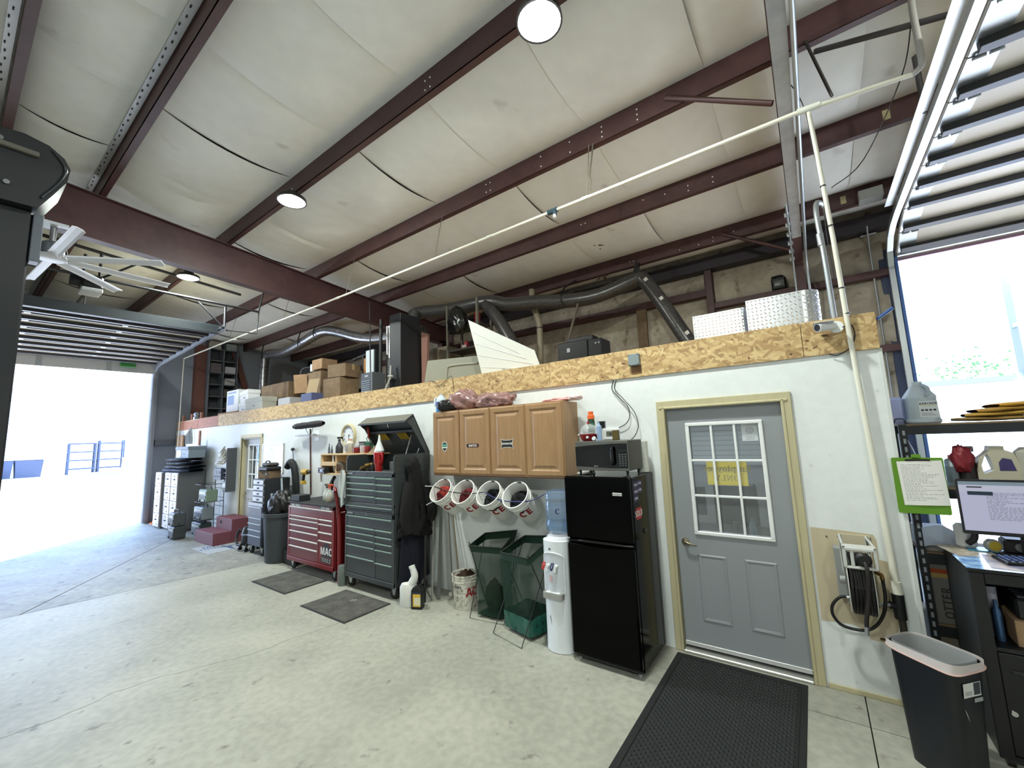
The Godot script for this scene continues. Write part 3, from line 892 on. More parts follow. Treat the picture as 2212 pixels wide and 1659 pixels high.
func part_lumber(i, r):
	var col = [c(0.62, 0.60, 0.60, 0.7), c(0.75, 0.70, 0.64, 0.7), c(0.50, 0.52, 0.58, 0.7)][i % 3]
	var names := ["stack of pale sheet stock lowest in the pile", "flat grey panel bundle on the pile", "long pale plank bundle at the pile's left", "red steel beam lying along the pile", "pale pipe bundle before the red beam", "wide white panel lying in front of the pile", "small dark slab stack on the pile", "bundle of boards at the pile's right end", "pale crate behind the red beam", "thin steel bar bundle in front", "tall sheet stack next to the racks"]
	var dims := [[-58, 0.0, -8.5, 1.6, 0.5, 2.4], [-58, 0.5, -8.7, 1.5, 0.35, 2.2], [-56.5, 0.0, -5.6, 1.0, 0.22, 3.0], [-57, 0.34, -14.0, 0.5, 0.42, 9.2], [-56.2, 0.0, -13.4, 0.7, 0.3, 11.0], [-55, 0.0, -13.0, 1.4, 0.12, 12.0], [-59, 0.86, -13.2, 1.4, 0.4, 2.6], [-57.4, 0.0, -19.6, 1.0, 0.9, 1.4], [-59, 0.0, -13.4, 1.4, 0.85, 4.2], [-54, 0.0, -12.4, 0.4, 0.1, 9.0], [-58, 0.85, -8.6, 1.3, 0.7, 2.0]]
	var d: Array = dims[i]
	var o = thing(["sheet_stack", "panel_bundle", "plank_bundle", "steel_beam", "pipe_bundle", "panel", "slab_stack", "board_bundle", "crate", "bar_bundle", "sheet_stack"][i], names[i] + " across the lot", "building material", d[0], d[1] - 0.16, d[2])
	if i == 3: col = c(0.70, 0.22, 0.24, 0.6)
	var n: int = 3 if i in [0, 1, 10, 6] else (2 if i != 3 else 1)
	for k in n: part(o, "layer", bx(-d[3] / 2 + r.randf_range(-0.05, 0.05), d[3] / 2, d[4] * k / n, d[4] * (k + 0.9) / n, -d[5] / 2 + r.randf_range(-0.1, 0.1), d[5] / 2), col)

func build_overhead_doors():
	# right-hand sectional door, run up overhead on its tracks
	var d := struct_node("door_3")
	var path := [V(0, 4.27, -3.80), V(0, 4.46, -3.48), V(0, 4.585, -2.98)]
	for k in 9: path.append(V(0, 4.60, -2.46 + k * 0.53))
	var back_white := c(0.80, 0.77, 0.72, 0.5)
	var dark := c(0.26, 0.26, 0.27, 0.4, 0.4)
	for i in range(path.size() - 1):
		var a: Vector3 = path[i]
		var b: Vector3 = path[i + 1]
		var dir := (b - a).normalized()
		var nrm := V(0, dir.z, -dir.y)   # away from the shop floor
		if nrm.y < 0: nrm = -nrm
		var B := Basis(V(1, 0, 0), nrm, V(1, 0, 0).cross(nrm))
		var m := (a + b) / 2
		var sec = part(d, "section", bx(2.33, 6.3, 0.0, 0.045, -(b - a).length() / 2 + 0.006, (b - a).length() / 2 - 0.006, 0.004), back_white, Transform3D(B, m))
		var st := S()
		abx(st, 2.36, 6.25, -0.075, -0.002, -0.03, 0.03, 0.004)
		abx(st, 2.36, 6.25, -0.078, -0.070, -0.045, 0.045, 0.003)
		part(sec, "strut", st, dark, at(0, 0, -(b - a).length() * 0.22))
		part(sec, "end_stile", bx(2.34, 2.52, -0.008, -0.001, -(b - a).length() / 2 + 0.01, (b - a).length() / 2 - 0.01), galv)
		part(sec, "end_stile", bx(3.55, 3.63, -0.006, -0.001, -(b - a).length() / 2 + 0.01, (b - a).length() / 2 - 0.01), galv)
		var hg := S()
		for hx in [2.40, 2.49, 3.59]:
			abx(hg, hx - 0.03, hx + 0.03, -0.022, -0.004, -0.04, 0.04, 0.004)
			cyl(hg, V(hx - 0.035, -0.028, 0), V(hx + 0.035, -0.028, 0), 0.012, -1, 8)
		part(sec, "hinge", hg, galv, at(0, 0, -(b - a).length() / 2))
		part(sec, "rod", cy(V(2.5, -0.02, 0), V(6.2, -0.02, 0), 0.007, -1, 6), galv, at(0, 0, -(b - a).length() / 2 + 0.03))
	part(d, "bottom_seal", bx(2.33, 6.3, 4.235, 4.27, -3.83, -3.78, 0.004), c(0.85, 0.85, 0.86, 0.4, 0.4))
	var tk := S()
	var tp := [V(2.22, 0.05, -3.80), V(2.22, 4.1, -3.80), V(2.22, 4.32, -3.72), V(2.22, 4.47, -3.50), V(2.22, 4.53, -3.2), V(2.22, 4.55, -2.8), V(2.22, 4.56, 3.6)]
	for i in range(tp.size() - 1):
		var a: Vector3 = tp[i]
		var b: Vector3 = tp[i + 1]
		var dir := (b - a).normalized()
		var nrm := dir.cross(V(1, 0, 0))
		var B := Basis(V(1, 0, 0), nrm, V(1, 0, 0).cross(nrm))
		var L := (b - a).length() + 0.01
		box(tk, (a + b) / 2, V(0.006, 0.075, L), 0.0, B)
		box(tk, (a + b) / 2 + V(0.03, 0, 0) + B.y * 0.036, V(0.06, 0.005, L), 0.0, B)
		box(tk, (a + b) / 2 + V(0.03, 0, 0) - B.y * 0.036, V(0.06, 0.005, L), 0.0, B)
	part(d, "track", tk, c(0.78, 0.80, 0.80, 0.35, 0.75))
	part(d, "track_angle", bx(2.13, 2.215, 4.60, 4.606, -2.8, 3.6), c(0.80, 0.81, 0.81, 0.35, 0.7))
	part(d, "jamb_angle", bx(2.14, 2.33, 0.0, 4.4, -3.945, -3.90, 0.003), c(0.22, 0.26, 0.36, 0.5))
	part(d, "jamb_edge", bx(2.30, 2.335, 0.0, 4.25, -3.98, -3.84, 0.003), c(0.30, 0.42, 0.62, 0.5))
	part(d, "header_strip", bx(2.33, 6.3, 4.215, 4.25, -3.99, -3.95), c(0.55, 0.42, 0.46, 0.6))
	# perforated hanger angles
	for z in [-0.9, 0.35]:
		part(d, "hanger_angle", tb([V(2.2, 4.6, z), V(2.2, yb(z) + 0.1, z)], 0.022, 4), c(0.32, 0.31, 0.32, 0.5, 0.3))
	part(d, "hanger_angle", tb([V(1.45, 5.02, -0.09), V(2.2, 4.72, 0.05)], 0.026, 4), c(0.30, 0.29, 0.30, 0.5, 0.3))
	# left-hand sectional door
	var e := struct_node("door_4")
	e.transform = Transform3D(Basis(), V(-13.4, 0, 0.6)) * Transform3D(Basis(V(0, 1, 0), deg_to_rad(-2.6)), Vector3.ZERO) * Transform3D(Basis(), V(13.4, 0, -0.6))
	var x := -13.35
	var i2 := 0
	while x < -8.5:
		var sec = part(e, "section", bx(0.006, 0.60, 0.0, 0.045, 0.66, 4.85, 0.004), c(0.78, 0.74, 0.66, 0.5), at(x, 4.27, 0))
		var st := S()
		abx(st, 0.22, 0.30, -0.06, -0.002, 0.67, 4.8, 0.004)
		abx(st, 0.585, 0.61, -0.03, -0.002, 0.67, 4.8, 0.003)
		part(sec, "strut", st, c(0.24, 0.24, 0.27, 0.45, 0.3))
		var hg := S()
		for hz in [1.9, 3.1, 4.3]: abx(hg, -0.04, 0.04, -0.03, 0.0, hz - 0.04, hz + 0.04, 0.004)
		part(sec, "hinge", hg, galv)
		x += 0.61
		i2 += 1
	part(e, "end_truss", bx(-8.46, -8.34, 4.19, 4.36, 0.62, 4.9, 0.004), c(0.13, 0.16, 0.18, 0.5))
	part(e, "bottom_section", bx(-13.46, -13.42, 4.0, 4.26, 0.62, 4.9, 0.004), c(0.80, 0.80, 0.80, 0.5))
	for z in [1.55, 2.75, 3.95]: part(e, "stile", bx(-13.42, -13.412, 4.01, 4.25, z - 0.05, z + 0.05), galv)
	part(e, "green_weight", bx(-13.40, -13.3, 4.13, 4.25, 1.05, 1.35, 0.006), c(0.22, 0.52, 0.26, 0.5))
	var lt2 := S()
	var lp := [V(-13.5, 0.02, 0.6), V(-13.5, 3.9, 0.6), V(-13.44, 4.08, 0.6), V(-13.25, 4.19, 0.6), V(-13.0, 4.22, 0.6), V(-8.05, 4.24, 0.6)]
	for k in range(lp.size() - 1):
		var a: Vector3 = lp[k]
		var b: Vector3 = lp[k + 1]
		var dir := (b - a).normalized()
		var nrm := dir.cross(V(0, 0, 1))
		box(lt2, (a + b) / 2, V((b - a).length() + 0.01, 0.075, 0.006), 0.0, Basis(dir, nrm, V(0, 0, 1)))
		for sg in [-1, 1]: box(lt2, (a + b) / 2 + nrm * 0.036 * sg + V(0, 0, 0.025), V((b - a).length() + 0.01, 0.005, 0.05), 0.0, Basis(dir, nrm, V(0, 0, 1)))
	part(e, "track", lt2, c(0.62, 0.64, 0.68, 0.4, 0.6))
	# drop hanger of the left track
	var hx := -8.1
	var dkm := c(0.28, 0.28, 0.30, 0.5, 0.3)
	part(e, "hanger_angle", tb([V(hx, 4.24, 0.6), V(hx, 4.72, 0.6)], 0.022, 4), dkm)
	part(e, "hanger_angle", tb([V(hx, 4.26, 0.62), V(hx, 4.70, 1.05)], 0.018, 4), dkm)
	part(e, "cross_angle", tb([V(-8.1, 4.72, 0.0), V(-8.1, 4.78, 3.8)], 0.024, 4), dkm)
	part(e, "hanger_angle", tb([V(-8.1, 4.22, 0.58), V(-8.1, 4.25, 0.02), V(-8.1, 4.74, 0.0), V(-8.1, yb(0) + 0.02, -0.07)], 0.016, 4), dkm)

func build_pipes():
	# compressed-air line in PVC
	var p = thing("air_pipe", "long white plastic air pipe hung below the roof along the mezzanine", "pipe", 0, 0, 0)
	part(p, "main", tb([V(-13.05, 4.46, 0.10), V(-5.1, 4.42, 0.10), V(1.25, 4.42, 0.10), V(1.95, 4.36, 0.10)], 0.017, 10), pvc)
	part(p, "drop_end", tb([V(-13.05, 4.46, 0.10), V(-13.1, 0.9, 0.10)], 0.014, 8), pvc)
	part(p, "riser", tb(curve([V(1.95, 4.36, 0.10), V(1.99, 4.38, 0.12), V(2.0, 4.45, 0.13), V(2.0, 4.85, 0.13), V(2.02, 4.92, 0.16), V(2.12, 4.95, 0.4), V(2.3, 4.98, 0.9)], 4), 0.02, 10), c(0.66, 0.65, 0.63, 0.5))
	part(p, "down_pipe", tb([V(1.345, 4.42, 0.09), V(1.362, 4.0, 0.08), V(1.385, 3.3, 0.06), V(1.40, 2.5, 0.05), V(1.42, 1.9, 0.05), V(1.45, 0.82, 0.05)], [0.015, 0.016, 0.016, 0.017, 0.019, 0.022], 12), pvc)
	for x in [-9.6, -5.35, -1.95, -0.62]: part(p, "coupling", cy(V(x - 0.04, 4.42, 0.10), V(x + 0.04, 4.42, 0.10), 0.022, -1, 10), c(0.80, 0.80, 0.76, 0.45))
	part(p, "drop_tee", cy(V(1.27, 4.42, 0.10), V(1.42, 4.41, 0.10), 0.026, -1, 10), c(0.80, 0.80, 0.76, 0.45))
	var tee := S()
	cyl(tee, V(-1.08, 4.42, 0.10), V(-0.96, 4.42, 0.10), 0.03, -1, 10)
	cyl(tee, V(-1.0, 4.42, 0.10), V(-0.98, 4.35, 0.13), 0.024, -1, 10)
	part(p, "tee", tee, c(0.16, 0.24, 0.28, 0.5))
	part(p, "tee_plug", cy(V(-0.985, 4.35, 0.13), V(-0.97, 4.30, 0.15), 0.017, -1, 10), white_plastic)
	for x in [-5.1, -2.93, -0.6, -7.3, -10.0]:
		part(p, "hanger_wire", tb([V(x, 4.435, 0.10), V(x, yb(-0.09) + 0.01, -0.06)], 0.006 if x > -3 else 0.004, 5), c(0.45, 0.42, 0.38, 0.6))
	part(p, "hanger_strap", tb([V(-0.57, 4.44, 0.10), V(-0.555, 4.62, 0.05), V(-0.58, 4.7, 0.03), V(-0.55, yb(-0.09), -0.06)], 0.009, 5), c(0.40, 0.38, 0.33, 0.7))
	for y in [3.75, 3.42, 2.92, 2.72]:
		part(p, "band", lt([Vector2(0.017, -0.004), Vector2(0.0195, -0.004), Vector2(0.0195, 0.004), Vector2(0.017, 0.004)], 12, at(lerpf(1.394, 1.362, (y - 2.9) / 1.1), y, lerpf(0.055, 0.08, (y - 2.9) / 1.1))), black_plastic)
	# conduits strapped along the right-hand frame: under the rafter, then down the column
	for q in [[1.125, -1.6, 0.013, "thin steel conduit along the left of the red frame column"], [1.285, 3.9, 0.018, "steel conduit along the right edge of the grey rafter"]]:
		var t = thing("steel_conduit", q[3], "conduit", 0, 0, 0, 0, "conduits beside the frame column")
		var lowf := func(z): return yb(z) - (0.46 + 0.026 * (minf(z, 8.7 - z) + 3.7)) - 0.03
		var pts := [V(q[0], lowf.call(q[1]), q[1])]
		var zz: float = q[1]
		while zz > -3.1:
			zz -= 0.5
			pts.append(V(q[0], lowf.call(zz), zz))
		pts.append_array([V(q[0], lowf.call(-3.3) - 0.05, -3.36), V(q[0], 4.15, -3.42), V(q[0], 2.70, -3.42)])
		part(t, "pipe", tb(pts, q[2], 8), galv)
		for k in 6: part(t, "clip", bx(q[0] - 0.03, q[0] + 0.03, lowf.call(q[1] - 0.25 - k * 0.28) - 0.02, lowf.call(q[1] - 0.25 - k * 0.28) + 0.03, q[1] - 0.26 - k * 0.28, q[1] - 0.24 - k * 0.28), galv)
	var gc = thing("bent_conduit", "bright steel conduit with a hooked top rising behind the board rim", "conduit")
	part(gc, "pipe", tb(curve([V(1.335, 2.71, -0.12), V(1.325, 3.3, -0.12), V(1.315, 3.62, -0.14), V(1.34, 3.80, -0.3), V(1.42, 3.95, -0.8), V(1.5, 4.3, -1.9), V(1.55, 4.85, -3.0)], 5), 0.02, 10), galv)
	part(gc, "coupling", cy(V(1.318, 3.35, -0.12), V(1.316, 3.45, -0.12), 0.025, -1, 10), galv)
	var wc = thing("wall_conduit", "thin pale conduit running up the rear wall to a grey box", "conduit")
	part(wc, "pipe", tb([V(2.05, 0.1, -3.86), V(2.06, 4.5, -3.86), V(2.05, 4.75, -3.7)], 0.012, 8), galv)
	part(wc, "junction_box", bx(1.93, 2.18, 4.86, 5.0, -3.2, -3.0, 0.006), c(0.62, 0.63, 0.62, 0.5))
	part(wc, "strap", bx(1.98, 2.16, 4.66, 4.675, -3.89, -3.84), galv)
	# perforated strap and loose wires by the right-hand door
	part(p, "perforated_strap", tb([V(1.50, 4.44, 0.10), V(1.40, yb(-0.09) + 0.02, -0.08)], 0.012, 4), c(0.28, 0.26, 0.25, 0.5, 0.4))
	var wire = thing("loose_cable", "thin black cable sagging beside the white drop pipe", "cable")
	part(wire, "strand", tb(curve([V(1.17, 5.0, -0.06), V(1.28, 4.7, 0.0), V(1.33, 4.4, 0.07), V(1.34, 4.1, 0.07), V(1.365, 3.75, 0.07), V(1.35, 3.4, 0.06), V(1.36, 3.0, 0.04)], 5), 0.004, 5), c(0.12, 0.10, 0.1, 0.6))
	part(wire, "strand", tb(curve([V(1.98, 4.72, 0.12), V(1.9, 4.4, 0.05), V(1.65, 3.95, -0.1), V(1.42, 3.72, 0.07)], 5), 0.004, 5), c(0.12, 0.10, 0.1, 0.6))
	# security camera on the rim
	var sc = thing("security_camera", "white bullet security camera mounted on the board rim", "camera", 1.315, 2.635, 0.02)
	part(sc, "base_plate", cy(V(0.015, 0, 0), V(0.015, 0, 0.015), 0.045, -1, 18), white_plastic)
	part(sc, "arm", tb([V(0.015, 0, 0.012), V(0.0, 0.0, 0.04), V(-0.03, 0.005, 0.055)], 0.013, 8), white_plastic)
	var hb := S()
	cyl(hb, V(0.0, 0.004, 0.055), V(-0.105, -0.012, 0.15), 0.03, 0.032, 18)
	part(sc, "body", hb, c(0.86, 0.86, 0.86, 0.4))
	part(sc, "lens", cy(V(-0.105, -0.012, 0.15), V(-0.107, -0.0123, 0.152), 0.026, -1, 18), c(0.03, 0.03, 0.04, 0.5))
	part(sc, "sunshade", bx(-0.13, 0.0, 0.022, 0.027, 0.04, 0.17, 0.002), c(0.86, 0.86, 0.86, 0.4), Transform3D(Basis(V(0, 1, 0), 0.0), V(0, 0, 0)))
	part(sc, "cable", tb(curve([V(0.05, -0.01, 0.012), V(0.10, 0.0, 0.02), V(0.115, -0.08, 0.02), V(0.08, -0.17, 0.015), V(0.0, -0.215, 0.01), V(-0.05, -0.2, 0.004)], 5), 0.0045, 6), c(0.10, 0.07, 0.07, 0.6))
	var jb = thing("junction_box", "small grey square electrical box screwed to the board rim", "box", -0.24, 2.595, 0.02)
	part(jb, "body", bx(-0.055, 0.055, -0.05, 0.065, 0, 0.045, 0.006), c(0.50, 0.54, 0.55, 0.5))
	for q in [[-0.045, 0.055], [0.045, 0.055], [-0.045, -0.04], [0.045, -0.04]]: part(jb, "screw", cy(V(q[0], q[1], 0.045), V(q[0], q[1], 0.048), 0.005, -1, 8), c(0.2, 0.2, 0.2))
	part(jb, "backing_strip", bx(-0.04, 0.06, -0.13, -0.05, -0.001, 0.002), c(0.45, 0.33, 0.2, 0.8))
	# hanging cables below the rim
	var hc = thing("hanging_cables", "pair of thin dark cables dangling on the wall above the microwave", "cable")
	part(hc, "strand", tb(curve([V(-0.48, 2.43, 0.006), V(-0.50, 2.34, 0.01), V(-0.42, 2.24, 0.02), V(-0.345, 2.16, 0.03), V(-0.33, 2.06, 0.03), V(-0.37, 1.99, 0.03), V(-0.45, 1.95, 0.025)], 5), 0.004, 6), c(0.16, 0.16, 0.16, 0.6))
	part(hc, "strand", tb(curve([V(-0.45, 2.43, 0.006), V(-0.47, 2.34, 0.012), V(-0.38, 2.23, 0.03), V(-0.28, 2.10, 0.04), V(-0.245, 1.97, 0.05), V(-0.28, 1.87, 0.06), V(-0.36, 1.80, 0.07)], 5), 0.004, 6), c(0.16, 0.16, 0.16, 0.6))
	var wr = thing("rim_wire", "thin loose wire looped over the board rim above the cabinets", "cable")
	part(wr, "strand", tb(curve([V(-3.2, 2.72, 0.0), V(-3.05, 2.70, 0.03), V(-2.95, 2.63, 0.03), V(-2.8, 2.71, 0.03), V(-2.72, 2.73, 0.02), V(-2.69, 2.55, 0.025)], 5), 0.004, 5), c(0.3, 0.25, 0.2, 0.6))
	var hk = thing("hook_tool", "blue handled tool sticking out past the wall end", "tool", 1.572, 2.66, -0.05)
	part(hk, "handle", tb([V(0.0, 0.0, 0), V(0.04, 0.03, 0), V(0.10, 0.07, 0)], 0.012, 6), c(0.2, 0.35, 0.6, 0.4))
	part(hk, "shank", tb([V(-0.006, -0.02, 0), V(0.005, 0.0, 0)], 0.008, 6), c(0.6, 0.5, 0.4))

func pail_body(s: SurfaceTool, hgt, r0, r1, T = Transform3D()):
	lathe(s, [Vector2(0, 0), Vector2(r0, 0), Vector2(r0 + 0.004, 0.012), Vector2(lerpf(r0, r1, 0.75), hgt * 0.78), Vector2(lerpf(r0, r1, 0.78) + 0.008, hgt * 0.785), Vector2(lerpf(r0, r1, 0.8) + 0.008, hgt * 0.81), Vector2(lerpf(r0, r1, 0.82), hgt * 0.82), Vector2(lerpf(r0, r1, 0.88), hgt * 0.88), Vector2(lerpf(r0, r1, 0.88) + 0.007, hgt * 0.885), Vector2(lerpf(r0, r1, 0.9) + 0.007, hgt * 0.905), Vector2(lerpf(r0, r1, 0.92), hgt * 0.91), Vector2(r1, hgt - 0.018), Vector2(r1 + 0.007, hgt - 0.012), Vector2(r1 + 0.006, hgt), Vector2(r1 - 0.004, hgt), Vector2(r1 - 0.006, hgt - 0.01), Vector2(r0 - 0.004, 0.01), Vector2(0, 0.01)], 36, T)
func rag_heap(seed_, rad, h) -> SurfaceTool:   # crumpled cloth mound, axis +y
	var f := FastNoiseLite.new()
	f.seed = seed_
	f.frequency = 7.0
	f.fractal_octaves = 3
	var s := S()
	sheet(s, 40, 14, func(u, v):
		var a: float = u * TAU
		var r: float = v * rad
		var p := V(cos(a) * r, 0, sin(a) * r)
		var n := f.get_noise_3d(p.x, 0.3, p.z)
		var rid := 1.0 - absf(f.get_noise_3d(p.x * 1.7 + 5, 1.3, p.z * 1.7)) * 2.2
		return p + V(n * 0.012, h * (1.0 - v * v) + (n * 0.075 + rid * 0.045) * (1.0 - pow(v, 6)), n * 0.012))
	return s

func build_wall_front():
	# ---- maple wall cabinets: two units of two doors
	var dx := [-2.77, -2.315, -1.845, -1.365, -0.905]
	for k in 2:
		var t = thing("wall_cabinet", ["maple wall cabinet, the left two-door unit above the tilted buckets", "maple wall cabinet, the right two-door unit beside the microwave"][k], "cabinet", 0, 0, 0, 0, "maple wall cabinets")
		var x0: float = dx[k * 2]
		var x1: float = dx[k * 2 + 2]
		part(t, "body", bx(x0 + 0.001, x1 - 0.001, 1.48, 2.245, 0.001, 0.305, 0.002), maple)
		part(t, "face_frame", bx(x0, x1, 1.478, 2.247, 0.305, 0.322, 0.002), maple)
		part(t, "bottom_rail", bx(x0 + 0.004, x1 - 0.004, 1.468, 1.478, 0.02, 0.32), c(0.42, 0.27, 0.18, 0.6))
		for j in 2:
			var a: float = dx[k * 2 + j] + 0.012
			var b: float = dx[k * 2 + j + 1] - 0.012
			var s := S()
			ring(s, a, b, 1.495, 2.235, 0.322, [Vector2(0, 0), Vector2(0.0, 0.012), Vector2(0.008, 0.019), Vector2(0.05, 0.019), Vector2(0.058, 0.012), Vector2(0.064, 0.012), Vector2(0.068, 0.008), Vector2(0.075, 0.008), Vector2(0.105, 0.018)])
			part(t, "door", s, maple)
	# stickers on three of the doors
	var st1 = thing("shield_sticker", "green and white shield sticker on the leftmost cabinet door", "sticker", -2.555, 1.815, 0.3405)
	var sh := [Vector2(0, 0.065), Vector2(0.042, 0.045), Vector2(0.048, -0.01), Vector2(0.03, -0.04), Vector2(0, -0.065), Vector2(-0.03, -0.04), Vector2(-0.048, -0.01), Vector2(-0.042, 0.045)]
	part(st1, "backing", ex(sh, 0.0008), c(0.85, 0.88, 0.86))
	var sh2 := []
	for v in sh: sh2.append(v * 0.86)
	part(st1, "field", ex(sh2, 0.0008, at(0, 0, 0.0008)), c(0.12, 0.14, 0.14))
	part(st1, "band", ex([Vector2(-0.036, 0.03), Vector2(0.036, 0.03), Vector2(0.038, 0.002), Vector2(-0.038, 0.002)], 0.0006, at(0, 0, 0.0016)), c(0.35, 0.62, 0.50))
	part(st1, "stripe", bx(-0.042, 0.042, -0.018, -0.004, 0.0016, 0.0024), c(0.86, 0.9, 0.88))
	var st2 = thing("script_sticker", "small red and black name sticker on the second cabinet door", "sticker", -2.10, 1.82, 0.3405)
	part(st2, "backing", ex(rrect(0.19, 0.042, 0.018), 0.0008), c(0.25, 0.05, 0.06))
	part(st2, "trim", ex(rrect(0.07, 0.03, 0.014, 4, -0.055, 0.002), 0.0006, at(0, 0, 0.0008)), c(0.1, 0.1, 0.1))
	text(st2, "lettering", "MATCO", 0.026, c(0.92, 0.92, 0.9), at(0, -0.001, 0.0014), 0.0006)
	var st3 = thing("winged_sticker", "black bow-tie shaped sticker with white lettering on the third cabinet door", "sticker", -1.605, 1.83, 0.3405)
	var bw := [Vector2(-0.09, 0.055), Vector2(-0.05, 0.042), Vector2(0.05, 0.042), Vector2(0.09, 0.055), Vector2(0.07, 0), Vector2(0.09, -0.055), Vector2(0.05, -0.042), Vector2(-0.05, -0.042), Vector2(-0.09, -0.055), Vector2(-0.07, 0)]
	part(st3, "backing", ex(bw, 0.0008), c(0.75, 0.75, 0.73))
	var bw2 := []
	for v in bw: bw2.append(Vector2(v.x * 0.88, v.y * 0.82))
	part(st3, "field", ex(bw2, 0.0008, at(0, 0, 0.0008)), c(0.07, 0.07, 0.08))
	text(st3, "lettering", "FEDERATED", 0.02, c(0.92, 0.92, 0.9), at(0, 0, 0.002), 0.0006)
	# ---- things on the cabinets (top y 2.247)
	var dj = thing("detergent_jug", "clear and blue plastic jug on the cabinet's left end", "jug", -2.705, 2.248, 0.24)
	part(dj, "body", lt([Vector2(0, 0), Vector2(0.06, 0.002), Vector2(0.068, 0.02), Vector2(0.068, 0.13), Vector2(0.05, 0.19), Vector2(0.02, 0.215), Vector2(0.02, 0.23), Vector2(0, 0.23)], 24), glass(0.82, 0.9, 0.95, 0.75, 0.3))
	part(dj, "liquid_base", lt([Vector2(0.0695, 0.004), Vector2(0.0695, 0.07), Vector2(0.069, 0.072)], 24), c(0.25, 0.52, 0.72, 0.3))
	part(dj, "label", lt([Vector2(0.0697, 0.078), Vector2(0.0697, 0.128)], 24), c(0.22, 0.26, 0.62, 0.4))
	part(dj, "handle", tb(curve([V(-0.045, 0.19, 0.02), V(-0.085, 0.17, 0.03), V(-0.08, 0.10, 0.03), V(-0.066, 0.08, 0.02)], 4), 0.011, 8), c(0.85, 0.9, 0.92, 0.3))
	var bb = solo("black_bag_roll", "rolled black plastic bag lying beside the blue jug on the cabinet", "bag", bag_roll(1, 0.26, 0.07), c(0.05, 0.05, 0.055, 0.3), at(-2.53, 2.318, 0.27, 35))
	part(bb, "inner_fold", lt([Vector2(0.055, 0), Vector2(0.02, 0.03), Vector2(0.0, 0.03)], 14, Transform3D(Basis(V(0, 0, 1), PI / 2), V(-0.13, 0, 0))), c(0.1, 0.1, 0.11, 0.4))
	solo("rag_bag", "clear bag of dusty-red shop rags slumped on the cabinet's left", "bag of rags", bag_lump(3, 0.20, 0.27, 0.13), rag_in_bag(), at(-2.37, 2.246, 0.17, 10))
	solo("rag_bag", "clear bag of dusty-red shop rags, the longer one lying towards the middle", "bag of rags", bag_lump(4, 0.29, 0.19, 0.14), rag_in_bag(), at(-1.90, 2.246, 0.17, -3))
	var pg := thing("glove_pack", "flat pack of pink plastic gloves on the cabinet's right top", "gloves", -1.05, 2.248, 0.17)
	part(pg, "pack", bag_lump(6, 0.17, 0.04, 0.09), c(0.86, 0.62, 0.60, 0.4))
	part(pg, "loose_wrap", bag_lump(7, 0.09, 0.075, 0.06), c(0.90, 0.78, 0.76, 0.35), at(0.2, 0, 0))
	# ---- tilted buckets screwed to the wall
	var red_rag := c(0.36, 0.10, 0.11, 0.95)
	var blue_rag := c(0.035, 0.04, 0.06, 0.95)
	var px := [-2.58, -2.22, -1.84, -1.48]
	var lab := ["white bucket of red rags, leftmost of four on the wall", "white bucket of dark red rags, second from the left on the wall", "white bucket of black rags, third from the left on the wall", "white bucket of black rags, rightmost of four on the wall"]
	for i in 4:
		var t = thing("wall_bucket", lab[i], "bucket", px[i], 1.085, 0.11, 0, "buckets on the wall")
		t.basis = Basis(V(1, 0, 0), deg_to_rad(53))
		var s := S()
		pail_body(s, 0.365, 0.13, 0.15)
		part(t, "pail", s, c(0.88, 0.88, 0.86, 0.45))
		for k in 2:
			var a := deg_to_rad([70, 38][k])
			var bs := Basis(V(0, 1, 0), -a + PI / 2)
			text(t, "lettering", ["C", "E"][k], 0.085, c(0.52, 0.06, 0.08, 0.5), Transform3D(bs * Basis(V(0, 0, 1), 0.0), V(cos(a) * 0.142, 0.19, sin(a) * 0.142)), 0.008)
		for a in [PI, 0.0]: part(t, "bail_ear", cy(V(cos(a) * 0.145, 0.29, 0), V(cos(a) * 0.168, 0.29, 0), 0.018, -1, 12), c(0.86, 0.86, 0.84, 0.45))
		part(t, "rim_mark", bx(-0.02, 0.02, 0.352, 0.368, -0.149, -0.14), c(0.1, 0.1, 0.1))
		var rg = thing("shop_rags", ["bunch of bright and dark red rags in the leftmost wall bucket", "bunch of dark red rags in the second wall bucket", "bunch of black rags in the third wall bucket", "bunch of black rags in the rightmost wall bucket"][i], "rags", 0, 0, 0, 0, "rags in the wall buckets")
		rg.transform = t.transform * at(0.005, 0.235, 0.012)
		part(rg, "rag", rag_heap(40 + i, 0.13, 0.055), red_rag if i < 2 else blue_rag)
		if i == 0: part(rg, "rag", rag_heap(50, 0.07, 0.04), c(0.62, 0.20, 0.16, 0.95), at(0.02, 0.06, -0.03))
	# bungee cords across the bucket mouths
	var bg = thing("bungee_cord", "black bungee cord stretched across the two red-rag buckets", "cord")
	part(bg, "cord", tb(curve([V(-2.74, 1.335, 0.36), V(-2.6, 1.325, 0.40), V(-2.4, 1.29, 0.405), V(-2.1, 1.285, 0.405), V(-1.93, 1.305, 0.38)], 5), 0.006, 6), black_plastic)
	part(bg, "hook", tb([V(-2.74, 1.335, 0.36), V(-2.92, 1.33, 0.33)], 0.005, 6), white_plastic)
	part(bg, "hook", tb([V(-2.62, 1.21, 0.36), V(-2.9, 1.10, 0.33)], 0.005, 6), white_plastic)
	var bg2 = thing("bungee_cord", "blue bungee cord stretched across the two black-rag buckets", "cord")
	part(bg2, "cord", tb(curve([V(-1.90, 1.31, 0.40), V(-1.75, 1.26, 0.41), V(-1.62, 1.235, 0.42), V(-1.4, 1.24, 0.42), V(-1.26, 1.26, 0.40), V(-1.15, 1.32, 0.33)], 5), 0.006, 6), c(0.15, 0.2, 0.42, 0.5))
	part(bg2, "knot", bag_lump(9, 0.02, 0.03, 0.02), c(0.15, 0.2, 0.42, 0.5), at(-1.64, 1.222, 0.42))
